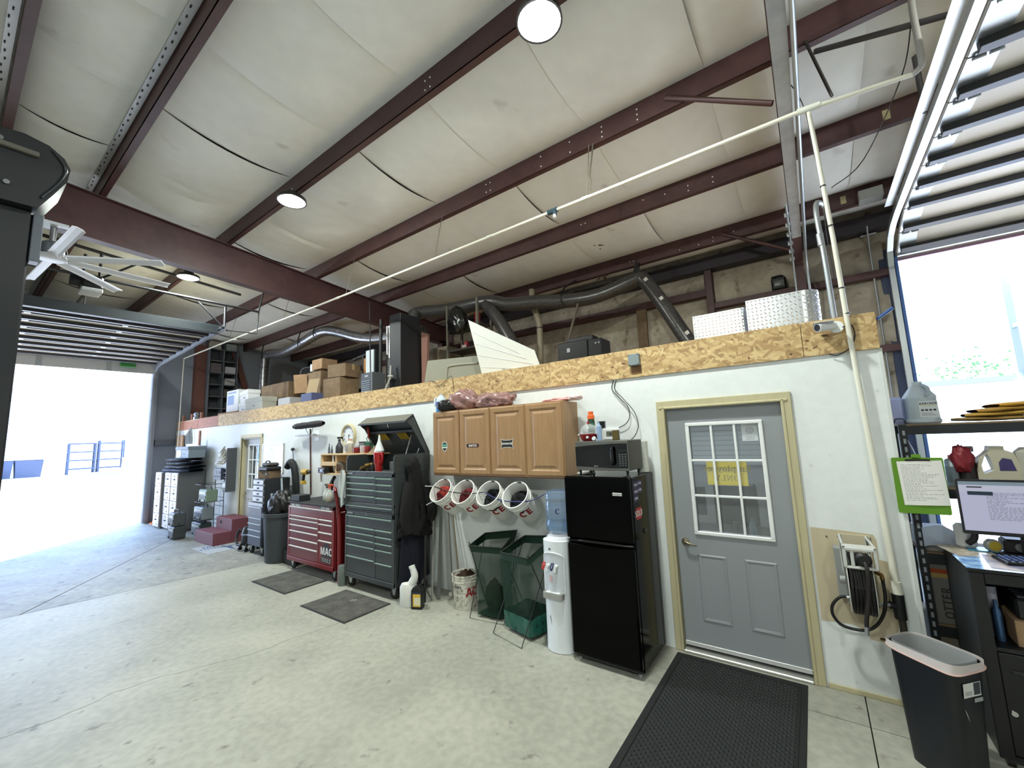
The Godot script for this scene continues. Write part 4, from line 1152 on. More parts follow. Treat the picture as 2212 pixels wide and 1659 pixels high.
	# ---- refrigerator
	var fr = thing("refrigerator", "glossy black two-door refrigerator beside the grey door", "refrigerator", -0.45, 0, 0.06)
	var gloss := c(0.012, 0.013, 0.015, 0.13)
	gloss.metallic_specular = 0.22
	part(fr, "cabinet", bx(-0.292, 0.298, 0.03, 1.53, 0.0, 0.535, 0.008), gloss)
	part(fr, "back_edge", bx(0.27, 0.3, 0.03, 1.525, -0.03, 0.02, 0.006), c(0.1, 0.095, 0.08, 0.4))
	part(fr, "freezer_door", bx(-0.3, 0.3, 1.005, 1.535, 0.545, 0.60, 0.014), gloss)
	var ld = part(fr, "lower_door", bx(-0.3, 0.3, 0.06, 0.965, 0.545, 0.60, 0.014), gloss)
	part(fr, "seal", bx(-0.285, 0.285, 0.07, 1.52, 0.535, 0.545), c(0.05, 0.05, 0.05, 0.8))
	var hs := S()
	sheet(hs, 20, 6, func(u, v): return V(lerpf(-0.29, 0.29, u), 0.985 + 0.022 * (v * 2 - 1) + 0.008 * sin(PI * u), 0.565 + 0.045 * sin(PI * v) * pow(sin(PI * clampf(u, 0.02, 0.98)), 0.4)))
	part(fr, "handle", hs, c(0.02, 0.02, 0.022, 0.2))
	part(fr, "badge", bx(0.155, 0.235, 1.385, 1.41, 0.60, 0.603, 0.001), c(0.84, 0.84, 0.84, 0.3))
	text(fr, "badge_lettering", "Westinghouse", 0.011, c(0.2, 0.2, 0.2), at(0.195, 1.397, 0.6032), 0.0004)
	part(fr, "kick_plate", bx(-0.28, 0.28, 0.03, 0.06, 0.5, 0.56), c(0.08, 0.08, 0.08, 0.5))
	for q in [[-0.26, 0.05], [0.26, 0.05], [-0.26, 0.53], [0.26, 0.53]]: part(fr, "foot", cy(V(q[0], 0, q[1]), V(q[0], 0.03, q[1]), 0.02, 0.015, 10), steel)
	part(fr, "top_hinge", bx(0.24, 0.28, 1.53, 1.54, 0.5, 0.56), c(0.3, 0.3, 0.3, 0.3, 0.8))
	part(fr, "side_latch", lt([Vector2(0, 0), Vector2(0.022, 0), Vector2(0.018, 0.012), Vector2(0, 0.014)], 14, Transform3D(Basis(V(0, 0, 1), -PI / 2), V(0.298, 1.06, 0.30))), c(0.08, 0.08, 0.08, 0.3))
	var sk = thing("purple_sticker_sheet", "purple stickers with white lettering on the refrigerator's side", "sticker", -0.1515, 1.42, 0.46, 90)
	for q in [[-0.05, 0.04], [0.05, 0.045], [-0.05, -0.015], [0.05, -0.01], [-0.05, -0.07]]:
		part(sk, "patch", bx(q[0] - 0.049, q[0] + 0.049, q[1] - 0.026, q[1] + 0.026, 0, 0.0008), c(0.22, 0.16, 0.34, 0.5))
		text(sk, "lettering", "STORM", 0.018, c(0.85, 0.85, 0.9), at(q[0], q[1], 0.001), 0.0005)
	var so = thing("sold_sticker", "red sticker reading SOLD on the refrigerator's side", "sticker", -0.1515, 1.225, 0.475, 90)
	part(so, "backing", ex(rrect(0.135, 0.095, 0.018), 0.0008), c(0.72, 0.16, 0.13, 0.5))
	text(so, "lettering", "SOLD", 0.05, c(0.92, 0.92, 0.9), at(0, 0, 0.001), 0.0006)
	# ---- microwave
	var mw = thing("microwave", "stainless microwave with a black glass door on the refrigerator", "microwave", -0.425, 1.565, 0.2)
	part(mw, "body", bx(-0.245, 0.245, 0.012, 0.27, 0, 0.335, 0.004), c(0.30, 0.30, 0.29, 0.4, 0.7))
	part(mw, "face", bx(-0.245, 0.245, 0.012, 0.27, 0.335, 0.352, 0.004), c(0.52, 0.52, 0.50, 0.3, 0.85))
	var bgp := [Vector2(-0.243, 0.05), Vector2(-0.1, 0.044), Vector2(0.1, 0.034), Vector2(0.243, 0.035), Vector2(0.243, 0.245), Vector2(0.1, 0.243), Vector2(-0.1, 0.233), Vector2(-0.243, 0.222)]
	part(mw, "black_glass", ex(bgp, 0.004, at(0, 0, 0.352)), c(0.012, 0.013, 0.016, 0.08))
	part(mw, "door_window", ex(rrect(0.25, 0.13, 0.01, 3, -0.08, 0.13), 0.0012, at(0, 0, 0.356)), c(0.05, 0.055, 0.055, 0.1))
	part(mw, "handle", tb(curve([V(0.115, 0.21, 0.356), V(0.117, 0.20, 0.385), V(0.115, 0.14, 0.39), V(0.117, 0.08, 0.385), V(0.115, 0.07, 0.356)], 4), 0.012, 8), c(0.015, 0.016, 0.03, 0.15))
	for i in 3:
		for j in 6: part(mw, "button", bx(0.165 + i * 0.025, 0.182 + i * 0.025, 0.055 + j * 0.018, 0.065 + j * 0.018, 0.356, 0.3575), c(0.30, 0.32, 0.33, 0.5))
	part(mw, "display", bx(0.165, 0.232, 0.176, 0.195, 0.356, 0.3572), c(0.10, 0.13, 0.12, 0.2))
	text(mw, "lettering", "Rival", 0.012, c(0.6, 0.6, 0.6), at(-0.05, 0.053, 0.3565), 0.0004)
	for q in [[-0.22, 0.05], [0.22, 0.05], [-0.22, 0.32], [0.22, 0.32], [-0.12, 0.32]]: part(mw, "foot", cy(V(q[0], -0.029, q[1]), V(q[0], 0.013, q[1]), 0.009, 0.013, 8), black_plastic)
	# ---- on the microwave (top y 1.835)
	var ec = thing("egg_cooker", "red egg cooker with a clear dome on the microwave", "egg cooker", -0.60, 1.836, 0.40)
	part(ec, "base", lt([Vector2(0, 0.004), Vector2(0.055, 0.0), Vector2(0.065, 0.01), Vector2(0.085, 0.045), Vector2(0.09, 0.062), Vector2(0.082, 0.064), Vector2(0, 0.06)], 28), c(0.55, 0.06, 0.10, 0.25))
	part(ec, "dome", lt([Vector2(0.082, 0.064), Vector2(0.083, 0.085), Vector2(0.074, 0.115), Vector2(0.055, 0.14), Vector2(0.03, 0.153), Vector2(0.0, 0.156)], 28), glass(0.85, 0.88, 0.88, 0.28))
	part(ec, "knob", lt([Vector2(0, 0.155), Vector2(0.008, 0.156), Vector2(0.014, 0.168), Vector2(0.012, 0.178), Vector2(0, 0.18)], 14), c(0.62, 0.08, 0.14, 0.3))
	part(ec, "switch", lt([Vector2(0, 0), Vector2(0.014, 0), Vector2(0.011, 0.007), Vector2(0, 0.008)], 14, Transform3D(Basis(V(1, 0, 0), PI / 2), V(0.02, 0.034, 0.077))), white_plastic)
	for a in [0.3, 2.84]: part(ec, "side_grip", bx(-0.015, 0.015, -0.006, 0.006, -0.01, 0.01, 0.004), white_plastic, at(cos(a) * 0.098 * (1 if a < 1 else 1), 0.058, sin(a) * 0.03))
	part(ec, "egg_tray", lt([Vector2(0.0, 0.07), Vector2(0.05, 0.07), Vector2(0.05, 0.082), Vector2(0, 0.082)], 18), c(0.55, 0.55, 0.5, 0.6))
	var gb = thing("green_bottle", "tall green bottle with an orange cap behind the egg cooker", "bottle", -0.62, 1.836, 0.29)
	part(gb, "body", lt([Vector2(0, 0), Vector2(0.034, 0.0), Vector2(0.036, 0.01), Vector2(0.036, 0.17), Vector2(0.03, 0.205), Vector2(0.028, 0.21), Vector2(0, 0.21)], 20), c(0.07, 0.22, 0.16, 0.3))
	part(gb, "label", lt([Vector2(0.0365, 0.12), Vector2(0.0365, 0.165)], 20), c(0.30, 0.48, 0.40, 0.5))
	part(gb, "cap", lt([Vector2(0.034, 0.205), Vector2(0.034, 0.24), Vector2(0.025, 0.25), Vector2(0.025, 0.278), Vector2(0, 0.28)], 20), c(0.88, 0.38, 0.12, 0.4))
	var tbx = thing("pump_bottle", "pale blue slim bottle standing right of the egg cooker", "bottle", -0.485, 1.836, 0.42)
	part(tbx, "body", lt([Vector2(0, 0), Vector2(0.024, 0), Vector2(0.024, 0.13), Vector2(0.012, 0.14), Vector2(0.008, 0.155), Vector2(0.003, 0.175), Vector2(0, 0.176)], 16), glass(0.62, 0.72, 0.86, 0.8, 0.2))
	solo("bottle_lid", "small white lid leaning at the egg cooker's foot", "lid", lt([Vector2(0, 0), Vector2(0.02, 0), Vector2(0.02, 0.006), Vector2(0.016, 0.007), Vector2(0, 0.005)], 18), c(0.7, 0.72, 0.74, 0.5), at(-0.515, 1.856, 0.475, 0, 65))
	var th = thing("thermostat", "white wall thermostat with a grey screen behind the microwave", "thermostat", -0.54, 1.89, 0.0)
	part(th, "body", bx(-0.085, 0.09, -0.055, 0.055, 0.001, 0.03, 0.006), white_plastic)
	part(th, "screen", bx(-0.045, 0.04, -0.022, 0.03, 0.03, 0.031), c(0.42, 0.43, 0.38, 0.3))
	part(th, "digits", bx(-0.012, 0.012, -0.006, 0.012, 0.031, 0.0315), c(0.25, 0.26, 0.22, 0.5))
	for y in [0.0, 0.022]: part(th, "button", bx(0.055, 0.068, y - 0.006, y + 0.006, 0.03, 0.033, 0.001), c(0.8, 0.8, 0.8))
	var bp = thing("black_wall_plate", "small black wall plate above the thermostat", "wall plate", -0.64, 1.99, 0.0)
	part(bp, "surround", bx(-0.046, 0.046, -0.04, 0.04, 0.001, 0.006, 0.002), c(0.7, 0.7, 0.7, 0.5))
	part(bp, "face", bx(-0.038, 0.038, -0.033, 0.033, 0.006, 0.01, 0.002), c(0.10, 0.11, 0.12, 0.4))
	var bk = thing("olive_tin", "small olive brown tin on the microwave's back right", "tin", -0.40, 1.836, 0.07 + 0.17)
	part(bk, "body", bx(-0.028, 0.028, 0, 0.085, -0.02, 0.02, 0.003), c(0.36, 0.30, 0.12, 0.6))
	part(bk, "lid", bx(-0.029, 0.029, 0.085, 0.09, -0.021, 0.021, 0.002), c(0.45, 0.38, 0.18, 0.5))
	var pt = thing("cup_stack", "tall stack of white foam cups beside the microwave", "cups", -0.205, 1.536, 0.12)
	for k in 26: part(pt, "cup_rim", lt([Vector2(0.0, 0.0), Vector2(0.05, 0.0), Vector2(0.056, 0.0085), Vector2(0.056, 0.0105), Vector2(0.0, 0.0105)], 22, at(rng.randf_range(-0.001, 0.001), k * 0.0107, rng.randf_range(-0.001, 0.001))), c(0.90, 0.90, 0.87, 0.7))
	solo("folded_cloth", "white cloth tucked under the microwave's left edge", "cloth", bag_lump(12, 0.07, 0.02, 0.12), c(0.88, 0.88, 0.86, 0.9), at(-0.665, 1.531, 0.36))
	# ---- water cooler
	var wc = thing("water_cooler", "white floor-standing water cooler with red and blue taps", "water cooler", -0.925, 0, 0.46)
	var prof := []
	for i in 17:
		var a := PI * i / 16.0
		prof.append(Vector2(cos(a) * 0.135, 0.07 + sin(a) * 0.11))
	prof.append_array([Vector2(-0.135, -0.15), Vector2(0.135, -0.15)])
	var xz := Transform3D(Basis(V(1, 0, 0), V(0, 0, 1), V(0, -1, 0)), V(0, 0, 0))
	part(wc, "body", ex(prof, 0.94, Transform3D(xz.basis, V(0, 0.945, 0))), c(0.88, 0.90, 0.92, 0.3))
	part(wc, "base", ex(rrect(0.25, 0.3, 0.06), 0.012, Transform3D(xz.basis, V(0, 0.012, 0.0))), c(0.75, 0.77, 0.8, 0.4))
	part(wc, "top_ring", lt([Vector2(0.13, 0), Vector2(0.128, 0.02), Vector2(0.1, 0.035), Vector2(0.1, 0.045), Vector2(0.0, 0.045)], 28, at(0, 0.944, 0.0)), c(0.90, 0.91, 0.93, 0.3))
	# concave alcove shown as a recessed oval panel following the front
	var alc := S()
	sheet(alc, 12, 16, func(u, v):
		var x: float = lerpf(-0.105, 0.105, u)
		var top: float = 0.80 + 0.05 * sqrt(maxf(0.0, 1.0 - pow(x / 0.108, 2)))
		var y: float = lerpf(0.52, top, v)
		var zf: float = 0.07 + 0.11 * sqrt(1.0 - pow(x / 0.135, 2))
		return V(x, y, zf + 0.0022))
	part(wc, "alcove", alc, c(0.78, 0.80, 0.83, 0.3))
	var rim := []
	for i in 25:
		var a := PI * i / 24.0
		var x := cos(a) * 0.105
		rim.append(V(x, 0.80 + 0.05 * sin(a), 0.07 + 0.11 * sqrt(1.0 - pow(x / 0.135, 2)) + 0.003))
	rim.push_front(V(0.105, 0.50, 0.07 + 0.11 * sqrt(1.0 - pow(0.105 / 0.135, 2)) + 0.003))
	rim.append(V(-0.105, 0.50, 0.07 + 0.11 * sqrt(1.0 - pow(0.105 / 0.135, 2)) + 0.003))
	part(wc, "alcove_rim", tb(rim, 0.006, 6), c(0.90, 0.91, 0.93, 0.3))
	for i in 2:
		var x: float = [-0.04, 0.045][i]
		var tp := S()
		cyl(tp, V(x, 0.735, 0.17), V(x, 0.735, 0.215), 0.016, -1, 12)
		cyl(tp, V(x, 0.735, 0.21), V(x, 0.695, 0.212), 0.012, -1, 12)
		var tap = part(wc, "tap", tp, white_plastic)
		var lv := S()
		tube(lv, curve([V(x - 0.025, 0.77, 0.21), V(x - 0.03, 0.74, 0.235), V(x - 0.02, 0.715, 0.24), V(x - 0.008, 0.74, 0.235), V(x - 0.012, 0.77, 0.21)], 3), 0.006, 6)
		part(tap, "lever", lv, c(0.75, 0.12, 0.08, 0.4) if i == 0 else c(0.10, 0.14, 0.32, 0.4))
	part(wc, "drip_tray", ex(rrect(0.2, 0.08, 0.03), 0.05, Transform3D(xz.basis, V(0, 0.51, 0.175))), c(0.60, 0.60, 0.58, 0.4))
	part(wc, "drip_grille", bx(-0.07, 0.07, 0.511, 0.514, 0.15, 0.205, 0.001), white_plastic)
	part(wc, "label", bx(-0.03, -0.008, 0.87, 0.888, 0.1795, 0.1815), c(0.45, 0.46, 0.47, 0.4))
	part(wc, "warning_label", bx(-0.03, -0.002, 0.60, 0.655, 0.1825, 0.1842), c(0.78, 0.66, 0.66, 0.5))
	part(wc, "scuff", ex([Vector2(-0.05, 0.30), Vector2(-0.04, 0.31), Vector2(-0.022, 0.24), Vector2(-0.03, 0.22)], 0.001, at(0, 0, 0.176)), c(0.62, 0.64, 0.67, 0.5))
	var wb = thing("water_bottle", "blue five-gallon water bottle upturned on the water cooler", "water bottle", -0.925, 0.985, 0.46)
	var wm := glass(0.42, 0.56, 0.72, 0.33, 0.05)
	part(wb, "shell", lt([Vector2(0.02, 0.0), Vector2(0.10, 0.012), Vector2(0.128, 0.04), Vector2(0.133, 0.07), Vector2(0.133, 0.11), Vector2(0.125, 0.125), Vector2(0.125, 0.14), Vector2(0.133, 0.155), Vector2(0.133, 0.285), Vector2(0.126, 0.295), Vector2(0.126, 0.31), Vector2(0.135, 0.32), Vector2(0.135, 0.355), Vector2(0.12, 0.385), Vector2(0.07, 0.40), Vector2(0.0, 0.395)], 36), wm)
	part(wb, "water", lt([Vector2(0.0, 0.004), Vector2(0.09, 0.016), Vector2(0.12, 0.045), Vector2(0.125, 0.12), Vector2(0.12, 0.145), Vector2(0, 0.145)], 30), glass(0.45, 0.6, 0.75, 0.3, 0.05))
	text(wb, "lettering", "C", 0.05, c(0.10, 0.16, 0.42), at(0.05, 0.22, 0.128, 20), 0.003, true)
	# ---- mesh hampers with frames
	hamper("mesh_hamper", "green mesh hamper with dark rags inside, left of the two", -1.885, 0.28, 1)
	hamper("mesh_hamper", "green mesh hamper with a loose sagging bag, right of the two", -1.365, 0.40, 2)
	# ---- dirty pail on the floor
	var dp = thing("dirty_pail", "grimy white bucket with absorbent on the floor by the wall", "bucket", -2.33, 0, 0.27, 40)
	var ds := S()
	pail_body(ds, 0.365, 0.128, 0.148)
	part(dp, "pail", ds, textured(blend_tex(128, Color(0.78, 0.77, 0.72), Color(0.86, 0.85, 0.81), seam_noise(61, 0.03, 3, 128), seam_noise(62, 0.1, 2, 128), 0.4, seam_noise(63, 0.05, 4, 128), Color(0.40, 0.36, 0.28), 0.66), 0.6, 2.6))
	part(dp, "contents", rag_heap(64, 0.135, 0.02), c(0.20, 0.13, 0.08, 0.95), at(0, 0.30, 0))
	for k in 2:
		var a := deg_to_rad([70, 42][k])
		text(dp, "lettering", ["A", "C"][k], 0.09, c(0.60, 0.10, 0.12, 0.5), Transform3D(Basis(V(0, 1, 0), PI / 2 - a), V(cos(a) * 0.1405, 0.19, sin(a) * 0.1405)), 0.005)
	part(dp, "bail_handle", tb(curve([V(-0.15, 0.28, 0), V(-0.10, 0.22, 0.12), V(0, 0.185, 0.158), V(0.10, 0.22, 0.12), V(0.15, 0.28, 0)], 5), 0.003, 6), steel)
	text(dp, "pen_marking", "CHIPS", 0.028, c(0.2, 0.2, 0.2), Transform3D(Basis(V(0, 1, 0), deg_to_rad(-34)), V(-0.085, 0.245, 0.118)), 0.002)
	# ---- long stock leaning on the wall
	for q in [[-2.98, 0.13, -2.80, 0.35, 1.05, 0.011, "grey plastic pipe leaning on the wall, leftmost of four", 0], [-2.90, 0.06, -2.74, 0.30, 1.28, 0.018, "flat grey steel bar leaning on the wall beside the cabinet", 1], [-2.82, 0.05, -2.60, 0.20, 1.30, 0.01, "thin grey rod leaning on the wall right of the flat bar", 2], [-2.78, 0.03, -2.52, 0.15, 1.33, 0.008, "thin tan rod leaning on the wall, rightmost of four", 3]]:
		var b0 := V(q[2], 0.012, q[3])
		var b1 := V(q[0], q[4], q[1])
		var s := S()
		if q[7] == 1:
			var dir := (b1 - b0).normalized()
			var sx := dir.cross(V(0, 0, 1)).normalized()
			box(s, (b0 + b1) / 2, V(0.055, (b1 - b0).length(), 0.006), 0.0, Basis(sx, dir, sx.cross(dir)))
		else: tube(s, [b0, b1], q[5], 8)
		solo("leaning_stock", q[6], "bar", s, [c(0.55, 0.54, 0.52, 0.5), c(0.50, 0.50, 0.48, 0.45, 0.4), c(0.45, 0.43, 0.40, 0.5), c(0.52, 0.46, 0.36, 0.6)][q[7]], Transform3D(), "stock leaning on the wall")
	solo("dark_post", "dark rubber strip standing beside the tall tool chest", "strip", tb([V(-2.83, 0.0, 0.44), V(-2.84, 0.75, 0.40)], 0.02, 4), c(0.09, 0.09, 0.09, 0.7))
	solo("floor_block", "small white plastic fitting on the floor by the leaning bars", "fitting", bx(-2.72, -2.58, 0.0, 0.04, 0.10, 0.15, 0.004), c(0.85, 0.85, 0.82, 0.5))
	# ---- jugs on the floor before the tall chest
	var jg = thing("white_jug", "tall white slanted-neck jug on the floor by the tall chest", "jug", -2.92, 0, 0.60, 20)
	part(jg, "body", lt([Vector2(0, 0), Vector2(0.105, 0), Vector2(0.112, 0.012), Vector2(0.112, 0.205), Vector2(0.09, 0.245), Vector2(0.0, 0.26)], 28, Transform3D(), 1.0, 0.62), c(0.86, 0.86, 0.84, 0.45))
	part(jg, "neck", tb(curve([V(0.03, 0.22, 0), V(0.07, 0.30, 0), V(0.075, 0.35, 0), V(0.045, 0.43, 0)], 4), [0.055, 0.052, 0.05, 0.048, 0.045, 0.043, 0.042, 0.041, 0.04, 0.038, 0.036, 0.034, 0.032], 14), c(0.86, 0.86, 0.84, 0.45))
	part(jg, "spout_rim", cy(V(0.047, 0.42, 0), V(0.04, 0.445, 0), 0.037, -1, 16), c(0.88, 0.88, 0.86, 0.45))
	var oj = thing("oil_bottle", "black oil bottle with a yellow label beside the white jug", "bottle", -2.765, 0, 0.60, 25)
	part(oj, "body", ex([Vector2(-0.06, 0.0), Vector2(0.06, 0.0), Vector2(0.065, 0.01), Vector2(0.065, 0.20), Vector2(0.05, 0.235), Vector2(0.02, 0.24), Vector2(-0.045, 0.235), Vector2(-0.065, 0.2), Vector2(-0.065, 0.01)], 0.075, at(0, 0, -0.0375)), black_plastic)
	part(oj, "cap", cy(V(0.03, 0.235, 0), V(0.03, 0.27, 0), 0.02, -1, 14), black_plastic)
	part(oj, "label", bx(-0.045, 0.048, 0.03, 0.165, 0.0375, 0.039), c(0.86, 0.70, 0.25, 0.5))
	part(oj, "label_panel", bx(-0.03, 0.048, 0.045, 0.13, 0.039, 0.0396), c(0.85, 0.83, 0.70, 0.5))
	part(oj, "label_band", bx(-0.045, 0.048, 0.165, 0.185, 0.0375, 0.039), c(0.15, 0.16, 0.3, 0.5))
	# ---- floor mats
	mat_rug("floor_mat", "worn grey mat on the floor before the red tool chest", -5.11, 0.90, 0.97, 0.60, c(0.30, 0.295, 0.28, 0.95), "")
	mat_rug("floor_mat", "worn grey mat with a faded logo before the tall tool chest", -3.60, 0.985, 0.92, 0.61, c(0.29, 0.285, 0.265, 0.95), "ST")
	var lm = thing("logo_mat", "pale mat with blue print on the floor before the far door", "mat", -8.42, 0, 0.62)
	part(lm, "sheet", bx(-0.42, 0.42, 0, 0.006, -0.33, 0.33, 0.002), c(0.62, 0.64, 0.66, 0.9))
	part(lm, "arrow_print", ex([Vector2(0.0, 0.16), Vector2(0.06, 0.05), Vector2(0.34, 0.03), Vector2(0.30, -0.02), Vector2(0.05, -0.03), Vector2(-0.05, -0.11), Vector2(-0.04, -0.01)], 0.0008, Transform3D(Basis(V(1, 0, 0), V(0, 0, -1), V(0, 1, 0)), V(0.05, 0.006, -0.1))), c(0.25, 0.34, 0.5, 0.9))
	text(lm, "lettering", "MAC", 0.13, c(0.25, 0.34, 0.5, 0.9), Transform3D(Basis(V(0, 0, -1), V(-1, 0, 0), V(0, 1, 0)), V(-0.22, 0.0064, 0.02)), 0.0006)
	text(lm, "lettering", "TOOLS", 0.10, c(0.25, 0.34, 0.5, 0.9), Transform3D(Basis(V(0, 0, -1), V(-1, 0, 0), V(0, 1, 0)), V(-0.05, 0.0064, 0.1)), 0.0006)
	# door mat with raised nubs
	var dm = thing("door_mat", "large black rubber-backed mat with raised nubs before the grey door", "mat", 0.415, 0, 0.84)
	part(dm, "base", bx(-0.46, 0.46, 0, 0.008, -0.765, 0.765, 0.003), c(0.075, 0.08, 0.082, 0.8))
	part(dm, "border", ring_border(0.46, 0.765, 0.05), c(0.06, 0.065, 0.07, 0.7))
	var nb := S()
	var nx := 38
	var nz := 66
	for i in nx:
		for j in nz:
			if (i + j) % 2 == 1: continue
			var x := lerpf(-0.39, 0.39, i / float(nx - 1))
			var z := lerpf(-0.69, 0.69, j / float(nz - 1))
			taper(nb, V(x, 0.0078, z), Vector2(0.026, 0.026), Vector2(0.014, 0.014), 0.007)
	var nub = part(dm, "raised_nubs", nb, c(0.105, 0.115, 0.117, 0.75))
	nub.set_meta("kind", "stuff")
	# ---- hose reel
	hose_reel()

func ring_border(hx, hz, w) -> SurfaceTool:
	var s := S()
	for q in [[-hx + 0.015, hx - 0.015, hz - w, hz - w + 0.012], [-hx + 0.015, hx - 0.015, -hz + w - 0.012, -hz + w]]: abx(s, q[0] + w - 0.02, q[1] - w + 0.02, 0.007, 0.013, q[2], q[3], 0.002)
	for q in [[-hx + w - 0.012, -hx + w], [hx - w, hx - w + 0.012]]: abx(s, q[0], q[1], 0.007, 0.013, -hz + w, hz - w, 0.002)
	return s
func mat_rug(n, label, x, z, w, d, m, logo):
	var t = thing(n, label, "mat", x, 0, z, 0, "grey mats before the tool chests")
	part(t, "backing", bx(-w / 2, w / 2, 0, 0.006, -d / 2, d / 2, 0.002), c(0.16, 0.16, 0.16, 0.9))
	part(t, "pile", bx(-w / 2 + 0.02, w / 2 - 0.02, 0.005, 0.011, -d / 2 + 0.02, d / 2 - 0.02, 0.003), textured(blend_tex(128, Color(0.25, 0.245, 0.225), Color(0.37, 0.36, 0.33), seam_noise(int(x * 10) + 200, 0.03, 3, 128), seam_noise(71, 0.2, 2, 128), 0.5), 0.95, 1.3))
	if logo != "": text(t, "logo", logo, 0.055, c(0.58, 0.56, 0.52, 0.9), Transform3D(Basis(V(0.94, 0, -0.34), V(-0.34, 0, -0.94), V(0, 1, 0)), V(-0.02, 0.0115, -0.12)), 0.001)
	text(t, "worn_print", "" if logo != "" else "STT", 0.04, c(0.42, 0.41, 0.38, 0.9), Transform3D(Basis(V(1, 0, 0), V(0, 0, -1), V(0, 1, 0)), V(0.0, 0.0115, -0.14)), 0.0006) if logo == "" else null
func rag_in_bag() -> StandardMaterial3D:
	if not mats.has("ragbag"):
		var m := textured(blend_tex(128, Color(0.42, 0.28, 0.27), Color(0.66, 0.50, 0.48), seam_noise(65, 0.03, 3, 128), seam_noise(66, 0.1, 2, 128), 0.5), 0.45, 5.0)
		m.clearcoat_enabled = true
		m.clearcoat = 1.0
		m.clearcoat_roughness = 0.12
		mats["ragbag"] = m
	return mats["ragbag"]
# soft lump standing on y = 0: half length in x, height, half depth in z
func bag_lump(seed_, lx, h, lz) -> SurfaceTool:
	var f := FastNoiseLite.new()
	f.seed = seed_ * 13
	f.frequency = 1.6
	f.fractal_octaves = 3
	var s := S()
	sheet(s, 36, 16, func(u, v):
		var a: float = u * TAU
		var b: float = (v - 0.5) * PI
		var d := V(cos(a) * cos(b), sin(b), sin(a) * cos(b))
		var n := f.get_noise_3dv(d * 1.2) + 0.35 * (1.0 - absf(f.get_noise_3dv(d * 2.6 + V(3, 1, 7))) * 3.0) - 0.2
		var p := d * (1.0 + n * 0.34)
		return V(signf(p.x) * pow(absf(p.x), 0.85) * lx, maxf(0.002, (0.42 + p.y * 0.55) * h), p.z * lz))
	return s
func bag_roll(seed_, L, r) -> SurfaceTool:
	var f := FastNoiseLite.new()
	f.seed = seed_ * 17
	f.frequency = 1.5
	var s := S()
	sheet(s, 20, 24, func(u, v):
		var a: float = v * TAU
		var e: float = 1.0 - pow(absf(u * 2 - 1), 8) * 0.35
		var n := f.get_noise_3d(u * 2.5, cos(a) * 0.8, sin(a) * 0.8)
		return V((u - 0.5) * L, sin(a) * r * e * (1 + n * 0.25), cos(a) * r * e * (1 + n * 0.25)))
	return s

